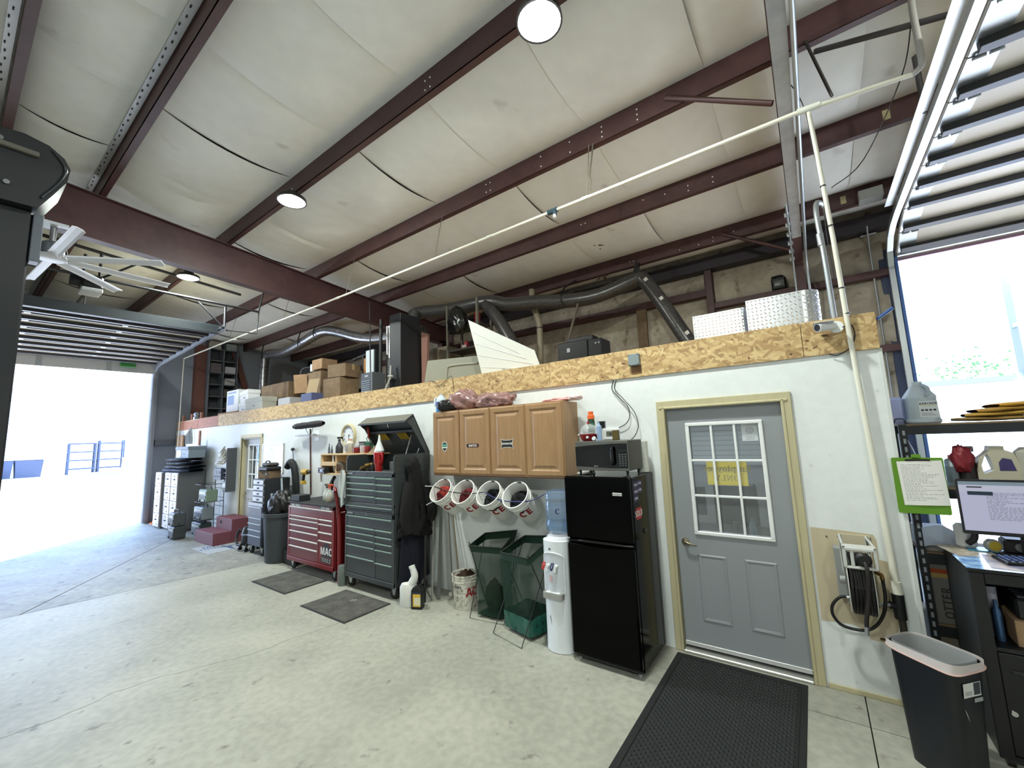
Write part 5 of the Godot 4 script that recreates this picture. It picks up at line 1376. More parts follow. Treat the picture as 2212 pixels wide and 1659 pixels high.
func hamper(n, label, x, z, kind):
	var t = thing(n, label, "hamper", x, 0, z, 8 if kind == 1 else -14, "mesh hampers")
	var wire := c(0.05, 0.055, 0.05, 0.4)
	var hw := 0.21
	var hd := 0.17
	var H := 0.80
	# folding X frame: two closed wire loops
	var fr := S()
	if kind == 1:
		tube(fr, [V(-hw, H, -hd), V(-hw, 0.006, hd * 1.1), V(hw, 0.006, hd * 1.1), V(hw, H, -hd)], 0.0045, 6)
		tube(fr, [V(-hw, H - 0.02, hd), V(-hw, 0.006, -hd * 1.0), V(hw, 0.006, -hd * 1.0), V(hw, H - 0.02, hd)], 0.0045, 6)
	else:
		tube(fr, [V(-hw, H, -hd * 0.9), V(-hw, 0.006, hd * 1.7), V(hw, 0.006, hd * 1.7), V(hw, H, -hd * 0.9)], 0.0045, 6)
		tube(fr, [V(-hw, H - 0.02, hd), V(-hw, 0.006, -hd * 1.2), V(hw, 0.006, -hd * 1.2), V(hw, H - 0.02, hd)], 0.0045, 6)
	part(t, "frame", fr, wire)
	var yb_ := H + (0.06 if kind == 1 else 0.10)
	var rimp := [V(-hw, H - 0.06, hd), V(-hw, yb_ - 0.06, -hd), V(hw, yb_, -hd), V(hw, H - 0.05, hd), V(-hw, H - 0.06, hd)]
	part(t, "rim", tb(rimp, 0.008, 6), c(0.03, 0.07, 0.05, 0.7))
	# mesh sides sagging in towards a bag bottom
	var mesh_m := glass(0.02, 0.20, 0.13, 0.46, 0.8)
	var f := FastNoiseLite.new()
	f.seed = 90 + kind
	f.frequency = 3.0
	var body := func(u, v):
		var q: float = u * 4.0
		var k := int(q) % 4
		var w: float = q - floor(q)
		var a: Vector3 = rimp[k]
		var b: Vector3 = rimp[k + 1]
		var top := a.lerp(b, w)
		var sink: float = 0.30 * sin(PI * pow(1.0 - v, 0.9)) if kind == 1 else -0.06 * sin(PI * (1.0 - v))
		var taper_: float = lerpf(0.72 if kind == 1 else 0.86, 1.0, v)
		var y: float = lerpf(0.03 if kind == 1 else 0.035, top.y, v)
		var nz_ = f.get_noise_3d(top.x * 2, v * 1.6, top.z * 2) * 0.02 * (1.0 - v * 0.7)
		return V(top.x * (taper_ - sink * 0.55) + nz_, y, top.z * (taper_ - sink * 0.4) + nz_)
	var s := S()
	sheet(s, 48, 14, body)
	part(t, "mesh_bag", s, mesh_m)
	var hem := S()
	sheet(hem, 48, 2, func(u, v): return body.call(u, 0.91 + 0.09 * v) * V(1.012, 1, 1.012))
	part(t, "hem", hem, c(0.03, 0.17, 0.11, 0.8))
	var floor_s := S()
	sheet(floor_s, 30, 5, func(u, v):
		var p: Vector3 = body.call(u, 0.0)
		return V(p.x * v, 0.022 + 0.01 * v, p.z * v))
	part(t, "bag_floor", floor_s, c(0.03, 0.12, 0.09, 0.6))
	if kind == 2:
		var band := S()
		sheet(band, 48, 6, func(u, v):
			var p: Vector3 = body.call(u, v * 0.22)
			var k: float = 1.02 + 0.02 * sin(u * 90.0)
			return V(p.x * k, p.y, p.z * k))
		part(t, "nylon_base", band, c(0.10, 0.33, 0.28, 0.35))
		part(t, "drawstring", tb(curve([V(0.0, 0.72, 0.16), V(-0.03, 0.55, 0.165), V(-0.05, 0.47, 0.16), V(0.0, 0.44, 0.165), V(-0.04, 0.34, 0.16), V(0.0, 0.28, 0.165)], 4), 0.003, 5), wire)
	var rg = thing("used_rags", ["heap of dark brown rags in the left mesh hamper", "heap of black rags in the right mesh hamper"][kind - 1], "rags", x, 0.045, z)
	part(rg, "rag_pile", bag_lump(20 + kind, 0.10 if kind == 1 else 0.14, 0.32 if kind == 1 else 0.24, 0.09), c(0.10, 0.055, 0.045, 0.95) if kind == 1 else c(0.03, 0.045, 0.05, 0.95))

func hose_reel():
	var t = thing("hose_reel", "wall-mounted white steel hose reel wound with black air hose", "hose reel", 1.26, 0, 0)
	part(t, "wall_plate", bx(-0.09, 0.09, 0.62, 1.10, 0.002, 0.01, 0.002), c(0.74, 0.70, 0.60, 0.7))
	part(t, "mount_arm", bx(-0.13, -0.075, 0.68, 1.02, 0.01, 0.10, 0.006), c(0.55, 0.56, 0.56, 0.5))
	var hub := lt([Vector2(0, 0), Vector2(0.03, 0), Vector2(0.03, 0.03), Vector2(0.018, 0.035), Vector2(0, 0.035)], 16, Transform3D(Basis(V(0, 0, 1), PI / 2), V(-0.085, 0.83, 0.19)))
	part(t, "hub", hub, steel)
	for sx in [-0.07, 0.065]:
		var pl := []
		for i in 28:
			var a := TAU * i / 28.0
			pl.append(Vector2(0.15 * cos(a) + 0.18, 0.2 * sin(a) + 0.815))
		part(t, "flange", ex(pl, 0.004, Transform3D(Basis(V(0, 0, 1), V(0, 1, 0), V(-1, 0, 0)), V(sx, 0, 0))), c(0.78, 0.78, 0.76, 0.45))
	var coils := S()
	for k in 3:
		for j in 7:
			var pts := []
			var r := 0.175 - k * 0.026
			var x := -0.055 + j * 0.0175
			for i in 25:
				var a := TAU * i / 24.0
				pts.append(V(x + 0.004 * sin(a * 3 + j), 0.815 + sin(a) * r * 1.1, 0.18 + cos(a) * r * 0.82))
			tube(coils, pts, 0.011, 6)
	part(t, "wound_hose", coils, c(0.07, 0.06, 0.06, 0.6))
	var gf := S()
	abx(gf, -0.085, 0.095, 1.065, 1.085, 0.25, 0.36, 0.004)
	abx(gf, -0.085, 0.095, 0.95, 0.965, 0.33, 0.36, 0.004)
	abx(gf, -0.085, -0.065, 0.95, 1.085, 0.33, 0.36, 0.004)
	abx(gf, 0.075, 0.095, 0.95, 1.085, 0.33, 0.36, 0.004)
	abx(gf, -0.045, -0.025, 0.965, 1.065, 0.335, 0.355, 0.003)
	part(t, "guide_frame", gf, c(0.76, 0.76, 0.74, 0.45))
	var ga := S()
	tube(ga, [V(-0.08, 1.08, 0.26), V(-0.085, 1.12, 0.15), V(-0.08, 0.63, 0.05)], 0.01, 4)
	tube(ga, [V(0.085, 1.08, 0.26), V(0.06, 1.12, 0.15), V(0.08, 0.63, 0.05)], 0.01, 4)
	part(t, "guide_arm", ga, c(0.74, 0.74, 0.72, 0.45))
	part(t, "stop_ball", lt([Vector2(0, -0.015), Vector2(0.03, -0.015), Vector2(0.045, 0.0), Vector2(0.03, 0.015), Vector2(0, 0.015)], 20, Transform3D(Basis(V(1, 0, 0), PI / 2), V(0.02, 1.015, 0.37))), c(0.03, 0.03, 0.03, 0.5))
	part(t, "free_hose", tb(curve([V(0.02, 1.015, 0.36), V(0.03, 0.96, 0.40), V(0.02, 0.80, 0.385), V(-0.005, 0.66, 0.38), V(-0.012, 0.60, 0.38)], 5), 0.0125, 8), c(0.11, 0.08, 0.08, 0.55))
	part(t, "hose_end", cy(V(-0.012, 0.605, 0.38), V(-0.016, 0.555, 0.38), 0.013, 0.011, 10), galv)
	part(t, "feed_hose", tb(curve([V(-0.05, 0.685, 0.10), V(-0.12, 0.68, 0.10), V(-0.175, 0.62, 0.11), V(-0.18, 0.55, 0.12), V(-0.13, 0.49, 0.12), V(-0.02, 0.485, 0.12), V(0.05, 0.53, 0.12), V(0.10, 0.62, 0.12), V(0.12, 0.72, 0.11), V(0.12, 0.83, 0.10)], 5), 0.010, 8), c(0.02, 0.02, 0.025, 0.5))
	part(t, "brass_elbow", tb([V(0.12, 0.83, 0.10), V(0.118, 0.86, 0.09), V(0.08, 0.87, 0.05)], 0.014, 8), c(0.45, 0.33, 0.16, 0.4, 0.7))
	part(t, "end_fitting", cy(V(-0.05, 0.685, 0.10), V(-0.09, 0.682, 0.10), 0.013, -1, 10), galv)
	var v = thing("pipe_valve", "black pipe tee and valve at the foot of the white drop pipe", "valve", 1.45, 0, 0.05)
	part(v, "tee", tb([V(0, 0.74, 0), V(0, 0.58, 0)], 0.034, 12), c(0.06, 0.07, 0.075, 0.5))
	part(v, "branch", tb([V(0, 0.66, 0), V(-0.05, 0.665, 0.02)], 0.024, 10), c(0.06, 0.07, 0.075, 0.5))
	part(v, "nipple", cy(V(-0.05, 0.665, 0.02), V(-0.11, 0.665, 0.05), 0.012, -1, 10), galv)
	part(v, "reducer", cy(V(0, 0.735, 0), V(0, 0.82, 0), 0.032, 0.03, 14), pvc)
	part(v, "tail", cy(V(0.005, 0.58, 0), V(0.005, 0.45, 0), 0.02, -1, 10), c(0.2, 0.18, 0.14, 0.6))

func drawer(t, x0, x1, y0, y1, z, m, hm, lip = 0.018):
	var d = part(t, "drawer", bx(x0, x1, y0, y1, z - 0.02, z, 0.002), m)
	# full-width pull: bright lip along the top edge
	var s := S()
	var h := minf(0.022, (y1 - y0) * 0.35)
	ext(s, [Vector2(0, 0), Vector2(lip, -h * 0.15), Vector2(lip, -h * 0.45), Vector2(0.004, -h), Vector2(0, -h)], x1 - x0 - 0.004, Transform3D(Basis(V(0, 0, 1), V(0, 1, 0), V(-1, 0, 0)), V(x1 - 0.002, y1 - 0.001, z)))
	part(d, "pull", s, hm)
	return d
func caster(t, x, z, swivel = 0.0):
	var k = part(t, "caster", lt([Vector2(0, 0.0), Vector2(0.03, 0.0), Vector2(0.03, -0.012), Vector2(0, -0.012)], 14, at(x, 0.135, z)), steel)
	var fk := S()
	for sd in [-1, 1]: ext(fk, [Vector2(-0.03, 0.125), Vector2(0.03, 0.125), Vector2(0.012, 0.05), Vector2(-0.012, 0.05)], 0.003, Transform3D(Basis(V(0, 1, 0), swivel), V(x, 0, z)) * at(0, 0, sd * 0.022))
	part(k, "fork", fk, galv)
	part(k, "wheel", lt([Vector2(0, -0.016), Vector2(0.05, -0.016), Vector2(0.058, -0.008), Vector2(0.058, 0.008), Vector2(0.05, 0.016), Vector2(0, 0.016)], 20, Transform3D(Basis(V(0, 1, 0), swivel) * Basis(V(1, 0, 0), PI / 2), V(x, 0.059, z))), c(0.05, 0.05, 0.05, 0.6))

func build_chests():
	# ================= tall charcoal chest: rolling cabinet below, top chest above
	var pull := c(0.62, 0.70, 0.67, 0.35, 0.5)
	var t = thing("rolling_tool_cabinet", "charcoal rolling tool cabinet under the open-lid top chest", "tool chest", 0, 0, 0)
	var z := 0.62
	part(t, "carcass", bx(-4.205, -3.17, 0.15, 1.0, 0.03, z - 0.022, 0.006), charcoal)
	var ff := S()
	abx(ff, -4.205, -4.165, 0.15, 1.0, z - 0.022, z, 0.003)
	abx(ff, -3.205, -3.17, 0.15, 1.0, z - 0.022, z, 0.003)
	abx(ff, -3.555, -3.535, 0.18, 0.80, z - 0.022, z, 0.002)
	abx(ff, -4.205, -3.17, 0.14, 0.20, z - 0.022, z + 0.004, 0.004)
	abx(ff, -4.205, -3.17, 0.945, 1.0, z - 0.022, z, 0.003)
	part(t, "face_frame", ff, charcoal)
	drawer(t, -4.163, -3.207, 0.805, 0.94, z - 0.004, charcoal, pull)
	var yl := [0.80, 0.725, 0.645, 0.565, 0.415, 0.202]
	for i in 5: drawer(t, -4.163, -3.557, yl[i + 1] + 0.004, yl[i], z - 0.004, charcoal, pull)
	var yr := [0.80, 0.72, 0.64, 0.56, 0.40, 0.202]
	for i in 5: drawer(t, -3.533, -3.207, yr[i + 1] + 0.004, yr[i], z - 0.004, charcoal, pull)
	part(t, "badge", bx(-4.17, -4.0, 0.957, 0.985, z, z + 0.003), c(0.15, 0.15, 0.15, 0.4))
	part(t, "badge_plate", bx(-4.155, -4.025, 0.963, 0.98, z + 0.003, z + 0.005), c(0.6, 0.6, 0.6, 0.4, 0.5))
	part(t, "lock", cy(V(-3.72, 0.97, z), V(-3.72, 0.97, z + 0.006), 0.012, -1, 14), chrome)
	for q in [[-4.14, 0.55], [-3.235, 0.55], [-4.14, 0.1], [-3.235, 0.1]]: caster(t, q[0], q[1], 0.4)
	var u = thing("top_tool_chest", "charcoal top tool chest with its lid propped open", "tool chest", 0, 0, 0)
	part(u, "carcass", bx(-4.205, -3.17, 1.004, 1.50, 0.03, z - 0.022, 0.004), charcoal)
	ff = S()
	abx(ff, -4.205, -4.172, 1.004, 1.50, z - 0.022, z, 0.003)
	abx(ff, -3.205, -3.17, 1.004, 1.50, z - 0.022, z, 0.003)
	abx(ff, -3.548, -3.53, 1.10, 1.455, z - 0.022, z, 0.002)
	abx(ff, -4.205, -3.17, 1.455, 1.525, z - 0.022, z, 0.003)
	abx(ff, -4.205, -3.17, 1.075, 1.115, z - 0.022, z, 0.003)
	abx(ff, -4.205, -3.17, 1.004, 1.02, z - 0.022, z, 0.002)
	part(u, "face_frame", ff, charcoal)
	var yy := [1.452, 1.372, 1.292, 1.205, 1.118]
	for i in 4:
		drawer(u, -4.170, -3.55, yy[i + 1] + 0.004, yy[i], z - 0.004, charcoal, pull)
		drawer(u, -3.528, -3.207, yy[i + 1] - 0.002, yy[i] - 0.006, z - 0.004, charcoal, pull)
	drawer(u, -4.170, -3.207, 1.023, 1.072, z - 0.004, charcoal, pull)
	part(u, "badge", bx(-4.175, -4.0, 1.476, 1.508, z, z + 0.003), c(0.15, 0.15, 0.15, 0.4))
	part(u, "badge_plate", bx(-4.155, -4.04, 1.483, 1.502, z + 0.003, z + 0.005), c(0.6, 0.6, 0.6, 0.4, 0.5))
	part(u, "lock", cy(V(-3.72, 1.49, z), V(-3.72, 1.49, z + 0.008), 0.012, -1, 14), chrome)
	# side wings and back of the open well
	for x in [-4.205, -3.19]:
		var pl := [Vector2(0.02, 1.50), Vector2(0.02, 1.735), Vector2(z - 0.05, 1.735), Vector2(z - 0.02, 1.72), Vector2(z - 0.008, 1.68), Vector2(z - 0.005, 1.50)]
		part(u, "side_wing", ex(pl, 0.02, Transform3D(Basis(V(0, 0, -1), V(0, 1, 0), V(1, 0, 0)), V(x, 0, 0)) * Transform3D(Basis(V(-1, 0, 0), V(0, 1, 0), V(0, 0, -1)), Vector3.ZERO) * at(0, 0, -0.02)), charcoal)
	part(u, "back_panel", bx(-4.2, -3.175, 1.50, 1.74, 0.015, 0.03), charcoal)
	part(u, "tray_liner", bx(-4.18, -3.2, 1.50, 1.508, 0.04, z - 0.03), c(0.1, 0.11, 0.115, 0.8))
	# lid: panel from the rear hinge up and forward, lip folded towards the front
	var lid_m = charcoal
	var L := S()
	var lp := [Vector2(0.01, 1.735), Vector2(0.30, 2.255), Vector2(0.435, 2.165), Vector2(0.44, 2.145), Vector2(0.30, 2.225), Vector2(0.03, 1.735)]
	var TX := Transform3D(Basis(V(0, 0, 1), V(0, 1, 0), V(-1, 0, 0)), V(-3.17, 0, 0))
	ext(L, lp, 1.035, TX)
	part(u, "lid", L, lid_m)
	part(u, "lid_top_face", ex([Vector2(0.298, 2.2565), Vector2(0.432, 2.1675), Vector2(0.433, 2.169), Vector2(0.299, 2.258)], 1.02, TX * at(0, 0, 0.008)), c(0.40, 0.395, 0.36, 0.5))
	for x in [-3.17, -4.19]:
		var TS := Transform3D(Basis(V(0, 0, 1), V(0, 1, 0), V(-1, 0, 0)), V(x, 0, 0))
		part(u, "lid_side", ex([Vector2(0.02, 1.735), Vector2(0.30, 2.24), Vector2(0.42, 2.16), Vector2(0.36, 2.11), Vector2(0.33, 2.09), Vector2(0.09, 1.735)], 0.015, TS), lid_m)
	var stay := S()
	tube(stay, [V(-3.26, 1.55, 0.42), V(-3.26, 1.98, 0.26)], 0.007, 6)
	part(u, "lid_stay", stay, chrome)
	part(u, "lid_stay", tb([V(-3.24, 1.62, 0.25), V(-3.24, 1.80, 0.14)], 0.006, 6), chrome)
	part(u, "lid_latch", tb([V(-3.68, 2.15, 0.32), V(-3.69, 2.10, 0.30)], 0.01, 6), chrome)
	var fold := TX
	part(u, "lid_tool_rail", ex([Vector2(0.22, 2.07), Vector2(0.27, 2.05), Vector2(0.26, 2.02), Vector2(0.20, 2.03)], 0.95, TX * at(0, 0, 0.04)), c(0.16, 0.17, 0.175, 0.6))
	for k in 9:
		var x: float = [-4.02, -3.98, -3.94, -3.90, -3.86, -3.58, -3.53, -3.48, -3.43][k]
		var sc = solo("lid_tool", ["yellow handled driver, first of five on the chest lid's left", "yellow handled driver, second of five on the chest lid's left", "yellow handled driver, third of five on the chest lid's left", "yellow handled driver, fourth of five on the chest lid's left", "yellow handled driver, fifth of five on the chest lid's left", "yellow handled driver, first of four on the chest lid's right", "yellow handled driver, second of four on the chest lid's right", "yellow handled driver, third of four on the chest lid's right", "yellow handled driver, fourth of four on the chest lid's right"][k], "screwdriver", tb([V(x, 2.02, 0.235), V(x + 0.02, 1.93, 0.17)], 0.013, 8), c(0.62, 0.50, 0.10, 0.5), Transform3D(), "drivers on the chest lid")
		part(sc, "blade", tb([V(x + 0.02, 1.93, 0.17), V(x + 0.035, 1.86, 0.13)], 0.004, 5), steel)
	var rt = solo("red_grip_tool", "red handled pliers hung at the lid's left edge", "pliers", tb(curve([V(-4.17, 2.12, 0.30), V(-4.15, 2.05, 0.30), V(-4.18, 1.97, 0.27)], 4), 0.016, 8), c(0.62, 0.16, 0.10, 0.5))
	part(rt, "jaw", tb([V(-4.18, 1.97, 0.27), V(-4.17, 1.90, 0.25)], 0.012, 6), steel)
	var fl2 = solo("white_funnel", "white plastic funnel hung at the lid's left edge", "funnel", lt([Vector2(0.065, 0.0), Vector2(0.02, 0.13), Vector2(0.008, 0.21)], 18), c(0.86, 0.88, 0.88, 0.5), at(-3.62, 1.79, 0.50))
	# on the tray: red tumbler and tools
	var tm = thing("red_tumbler", "red insulated tumbler with a handle standing in the top chest", "tumbler", -3.565, 1.51, 0.55)
	part(tm, "cup", lt([Vector2(0, 0), Vector2(0.042, 0), Vector2(0.045, 0.01), Vector2(0.046, 0.10), Vector2(0.062, 0.125), Vector2(0.066, 0.255), Vector2(0.06, 0.26), Vector2(0, 0.258)], 26), c(0.66, 0.10, 0.12, 0.35))
	part(tm, "handle", tb(curve([V(0.06, 0.235, 0.02), V(0.105, 0.23, 0.03), V(0.108, 0.16, 0.03), V(0.06, 0.125, 0.02)], 4), 0.011, 8), c(0.66, 0.10, 0.12, 0.4))
	part(tm, "lid", lt([Vector2(0.062, 0.258), Vector2(0.058, 0.272), Vector2(0, 0.274)], 24), c(0.85, 0.85, 0.85, 0.3))
	fl2.transform = at(-3.56, 1.786, 0.545)
	for q in [[-4.05, "brass colored impact socket lying in the chest tray, leftmost"], [-3.93, "brass colored air tool standing in the chest tray, second"], [-3.80, "brass colored air tool in the chest tray, beside a bottle"], [-3.70, "wood colored drill body in the chest tray, near the tumbler"]]:
		var i := int((q[0] + 4.05) * 20)
		var ch = thing("tray_tool", q[1], "tool", q[0], 1.509, 0.45, i * 37.0)
		part(ch, "barrel", tb([V(-0.05, 0.035 + 0.02 * (i % 3), 0), V(0.05, 0.05 + 0.02 * (i % 3), 0)], 0.026, 10), c(0.50, 0.40, 0.20, 0.4, 0.5))
		part(ch, "grip", tb([V(-0.01, 0.04, 0.0), V(-0.02, 0.012, 0.05)], 0.014, 8), c(0.12, 0.11, 0.10, 0.6))
		part(ch, "foot", bx(-0.03, 0.03, 0.0, 0.02, -0.02, 0.02, 0.003), c(0.12, 0.11, 0.10, 0.6))
	var tbk = thing("black_tray_bottle", "small dark bottle in the chest tray beside the brass tools", "bottle", -3.76, 1.509, 0.50)
	part(tbk, "body", lt([Vector2(0, 0), Vector2(0.02, 0), Vector2(0.02, 0.09), Vector2(0.008, 0.11), Vector2(0.008, 0.14), Vector2(0, 0.14)], 12), black_plastic)
	var gdg = thing("grey_tray_box", "grey device standing in the chest tray right of the tumbler", "device", -3.40, 1.509, 0.45)
	part(gdg, "body", bx(-0.035, 0.035, 0, 0.13, -0.03, 0.03, 0.006), c(0.38, 0.40, 0.40, 0.5))
	part(gdg, "dial", bx(0.05, 0.12, 0.0, 0.09, -0.03, 0.03, 0.01), black_plastic)
	# white rag hanging on the chest's left corner
	var wr := S()
	sheet(wr, 14, 14, func(a, b):
		var w: float = (0.02 + 0.10 * sin(PI * clampf(b * 1.02, 0.02, 0.93))) * (1.0 + 0.15 * sin(b * 9))
		return V(-4.235 + (a - 0.62) * w * 1.15, lerpf(1.535, 1.06, b) - 0.03 * sin(a * 6) * b, 0.645 + 0.018 * sin(a * 11 + b * 4)))
	solo("hanging_rag", "white rag hanging from the tall chest's left front corner", "rag", wr, c(0.78, 0.80, 0.80, 0.95))
	# jackets hanging on the chest's right side
	var mg = thing("jacket_hook", "small hook on the tall chest's right side holding the jacket", "hook", -3.168, 1.64, 0.33)
	part(mg, "pin", tb([V(-0.001, 0, 0), V(0.03, 0.006, 0), V(0.035, 0.02, 0)], 0.005, 6), chrome)
	var jf := FastNoiseLite.new()
	jf.seed = 77
	jf.frequency = 2.2
	var jk := S()
	sheet(jk, 40, 26, func(a, b):
		var ang: float = a * TAU
		var grow: float = pow(b, 0.6)
		var wz: float = 0.035 + 0.19 * grow + (0.03 if b > 0.5 else 0.0)
		var wx: float = 0.03 + 0.075 * grow
		var fold_: float = 1.0 + 0.16 * sin(ang * 6 + b * 4 + jf.get_noise_2d(a * 3, b * 3) * 4) * grow
		var y: float = lerpf(1.645, 0.72 + 0.05 * sin(ang * 2), b)
		return V(maxf(-3.166, -3.10 + cos(ang) * wx * fold_), y, 0.34 + sin(ang) * wz * fold_))
	var jacket = solo("hanging_jacket", "black hooded work jacket hanging on the tall chest's side", "jacket", jk, c(0.055, 0.05, 0.052, 0.95))
	part(jacket, "hood", bag_lump(31, 0.055, 0.24, 0.10), c(0.06, 0.056, 0.058, 0.95), at(-3.105, 1.46, 0.36))
	part(jacket, "sleeve", tb(curve([V(-3.07, 1.38, 0.46), V(-3.045, 1.15, 0.52), V(-3.05, 0.92, 0.53), V(-3.03, 0.78, 0.50)], 4), [0.06, 0.065, 0.068, 0.07, 0.07, 0.07, 0.07, 0.068, 0.066, 0.064, 0.062, 0.06, 0.058], 10), c(0.07, 0.062, 0.065, 0.95))
	part(jacket, "sleeve", tb(curve([V(-3.06, 1.38, 0.24), V(-3.02, 1.2, 0.18), V(-2.96, 1.02, 0.18), V(-2.98, 0.9, 0.2)], 4), [0.06, 0.065, 0.068, 0.07, 0.07, 0.07, 0.07, 0.068, 0.066, 0.064, 0.062, 0.06, 0.058], 10), c(0.05, 0.048, 0.052, 0.95))
	var pn := S()
	sheet(pn, 36, 20, func(a, b):
		var ang: float = a * TAU
		var fold_: float = 1.0 + 0.18 * sin(ang * 5 + b * 2)
		return V(maxf(-3.166, -3.105 + cos(ang) * 0.055 * fold_), lerpf(0.76, 0.19 + 0.03 * sin(ang * 3), b), 0.37 + sin(ang) * (0.16 + 0.06 * b) * fold_))
	solo("hanging_coveralls", "navy blue work trousers hanging below the black jacket", "trousers", pn, c(0.035, 0.045, 0.11, 0.95))
	# ================= red chest
	var r = thing("red_tool_chest", "glossy red rolling tool chest with white drawer pulls", "tool chest", 0, 0, 0)
	var wp := c(0.86, 0.86, 0.86, 0.3)
	z = 0.63
	part(r, "carcass", bx(-5.76, -4.46, 0.15, 1.0, 0.05, z - 0.022, 0.01), red_paint)
	var rf := S()
	abx(rf, -5.76, -5.70, 0.15, 1.005, z - 0.022, z, 0.004)
	abx(rf, -4.51, -4.46, 0.15, 1.005, z - 0.022, z, 0.004)
	abx(rf, -4.885, -4.855, 0.20, 0.84, z - 0.022, z, 0.003)
	abx(rf, -5.76, -4.46, 0.145, 0.205, z - 0.022, z + 0.004, 0.004)
	abx(rf, -5.76, -4.46, 0.965, 1.005, z - 0.022, z, 0.004)
	part(r, "face_frame", rf, red_paint)
	drawer(r, -5.698, -4.512, 0.835, 0.962, z - 0.004, red_paint, wp)
	var rl := [0.828, 0.775, 0.69, 0.60, 0.485, 0.375, 0.207]
	for i in 6: drawer(r, -5.698, -4.887, rl[i + 1] + 0.004, rl[i], z - 0.004, red_paint, wp)
	var rr := [0.828, 0.765, 0.65, 0.535, 0.207]
	for i in 4: drawer(r, -4.853, -4.512, rr[i + 1] + 0.004, rr[i], z - 0.004, red_paint, wp)
	part(r, "top_mat", bx(-5.77, -4.45, 1.005, 1.03, 0.045, z + 0.01, 0.006), c(0.13, 0.135, 0.14, 0.75))
	part(r, "side_handle", tb([V(-4.445, 0.93, 0.12), V(-4.42, 0.93, 0.12), V(-4.42, 0.93, 0.55), V(-4.445, 0.93, 0.55)], 0.014, 8), c(0.36, 0.05, 0.07, 0.3))
	for q in [[-5.69, 0.55], [-4.53, 0.55], [-5.69, 0.13], [-4.53, 0.13]]: caster(r, q[0], q[1], 0.2)
	part(r, "name_strip", bx(-5.68, -5.36, 0.966, 1.0, z, z + 0.002), c(0.10, 0.03, 0.04, 0.4))
	text(r, "lettering", "MAC TOOLS", 0.034, c(0.90, 0.90, 0.88, 0.4), at(-5.52, 0.984, z + 0.0022), 0.002)
	part(r, "name_strip", bx(-4.84, -4.545, 0.966, 1.0, z, z + 0.002), c(0.10, 0.03, 0.04, 0.4))
	text(r, "lettering", "TECH 1000", 0.033, c(0.85, 0.85, 0.83, 0.4), at(-4.69, 0.984, z + 0.0022), 0.002)
	# two-tier logo in the lower right drawer
	var lg := [Vector2(-0.12, -0.06), Vector2(0.125, -0.06), Vector2(0.12, 0.0), Vector2(0.09, 0.08), Vector2(0.03, 0.135), Vector2(-0.05, 0.12), Vector2(-0.10, 0.05)]
	part(r, "logo_backing", ex(lg, 0.001, at(-4.65, 0.375, z - 0.0035)), c(0.08, 0.03, 0.035, 0.4))
	text(r, "logo_lettering", "MAC", 0.10, c(0.88, 0.88, 0.87, 0.4), at(-4.652, 0.392, z - 0.002), 0.002)
	part(r, "logo_backing", bx(-4.785, -4.52, 0.235, 0.305, z - 0.0038, z - 0.0026), c(0.08, 0.03, 0.035, 0.4))
	text(r, "logo_lettering", "TOOLS", 0.055, c(0.60, 0.60, 0.58, 0.4), at(-4.652, 0.27, z - 0.0025), 0.002)
	# red bent bar / jack handle standing between the chests
	solo("red_jack_handle", "curved red jack handle leaning between the red and charcoal chests", "handle", tb(curve([V(-4.36, 0.012, 0.60), V(-4.37, 0.7, 0.60), V(-4.39, 1.05, 0.62), V(-4.41, 1.20, 0.64), V(-4.40, 1.28, 0.66), V(-4.35, 1.24, 0.68)], 4), 0.026, 10), c(0.45, 0.10, 0.10, 0.35))
	solo("grey_canister", "short grey-green plastic tube on the floor between the chests", "canister", lt([Vector2(0, 0), Vector2(0.055, 0), Vector2(0.06, 0.02), Vector2(0.06, 0.24), Vector2(0.05, 0.26), Vector2(0, 0.262)], 10), c(0.38, 0.41, 0.39, 0.6), at(-4.28, 0, 0.60))
	# on the red chest
	var bc = thing("dark_parts_case", "dark grey case on the left front of the red chest", "case", -5.62, 1.031, 0.52)
	part(bc, "body", bx(-0.13, 0.13, 0, 0.09, -0.10, 0.08, 0.006), c(0.14, 0.145, 0.155, 0.6))
	part(bc, "lid_line", bx(-0.131, 0.131, 0.06, 0.066, -0.101, 0.081), c(0.08, 0.08, 0.085, 0.6))
	spray("spray_bottle", "clear spray bottle of yellow-green fluid at the back of the red chest", -5.10, 1.031, 0.37, c(0.62, 0.68, 0.25, 0.3), c(0.25, 0.26, 0.25))
	spray("spray_bottle", "clear spray bottle with an orange trigger and orange fluid on the red chest", -4.97, 1.031, 0.40, c(0.78, 0.45, 0.20, 0.3), c(0.75, 0.30, 0.18))
	var dr = thing("yellow_drill", "yellow and black cordless drill hung by the broom handle", "drill", -6.05, 1.40, 0.21)
	part(dr, "body", tb([V(-0.10, 0.04, 0), V(0.06, 0.04, 0)], [0.05, 0.045], 12), c(0.72, 0.58, 0.12, 0.5))
	part(dr, "chuck", tb([V(0.06, 0.04, 0), V(0.15, 0.04, 0)], [0.032, 0.02], 10), black_plastic)
	part(dr, "grip", tb([V(-0.06, 0.02, 0), V(-0.085, -0.12, 0)], 0.025, 8), black_plastic)
	part(dr, "battery", bx(-0.13, -0.04, -0.17, -0.11, -0.035, 0.035, 0.006), c(0.72, 0.58, 0.12, 0.5))
	var pp = thing("pegged_tools", "black gun-shaped air tool hung under the pine shelf", "air tool", -5.32, 1.29, 0.15, -20)
	part(pp, "barrel", tb([V(-0.16, -0.06, 0), V(0.02, 0.03, 0), V(0.14, 0.08, 0)], 0.028, 8), c(0.2, 0.21, 0.19, 0.5))
	part(pp, "grip", tb([V(0.0, 0.02, 0), V(-0.03, -0.13, 0)], 0.022, 8), black_plastic)
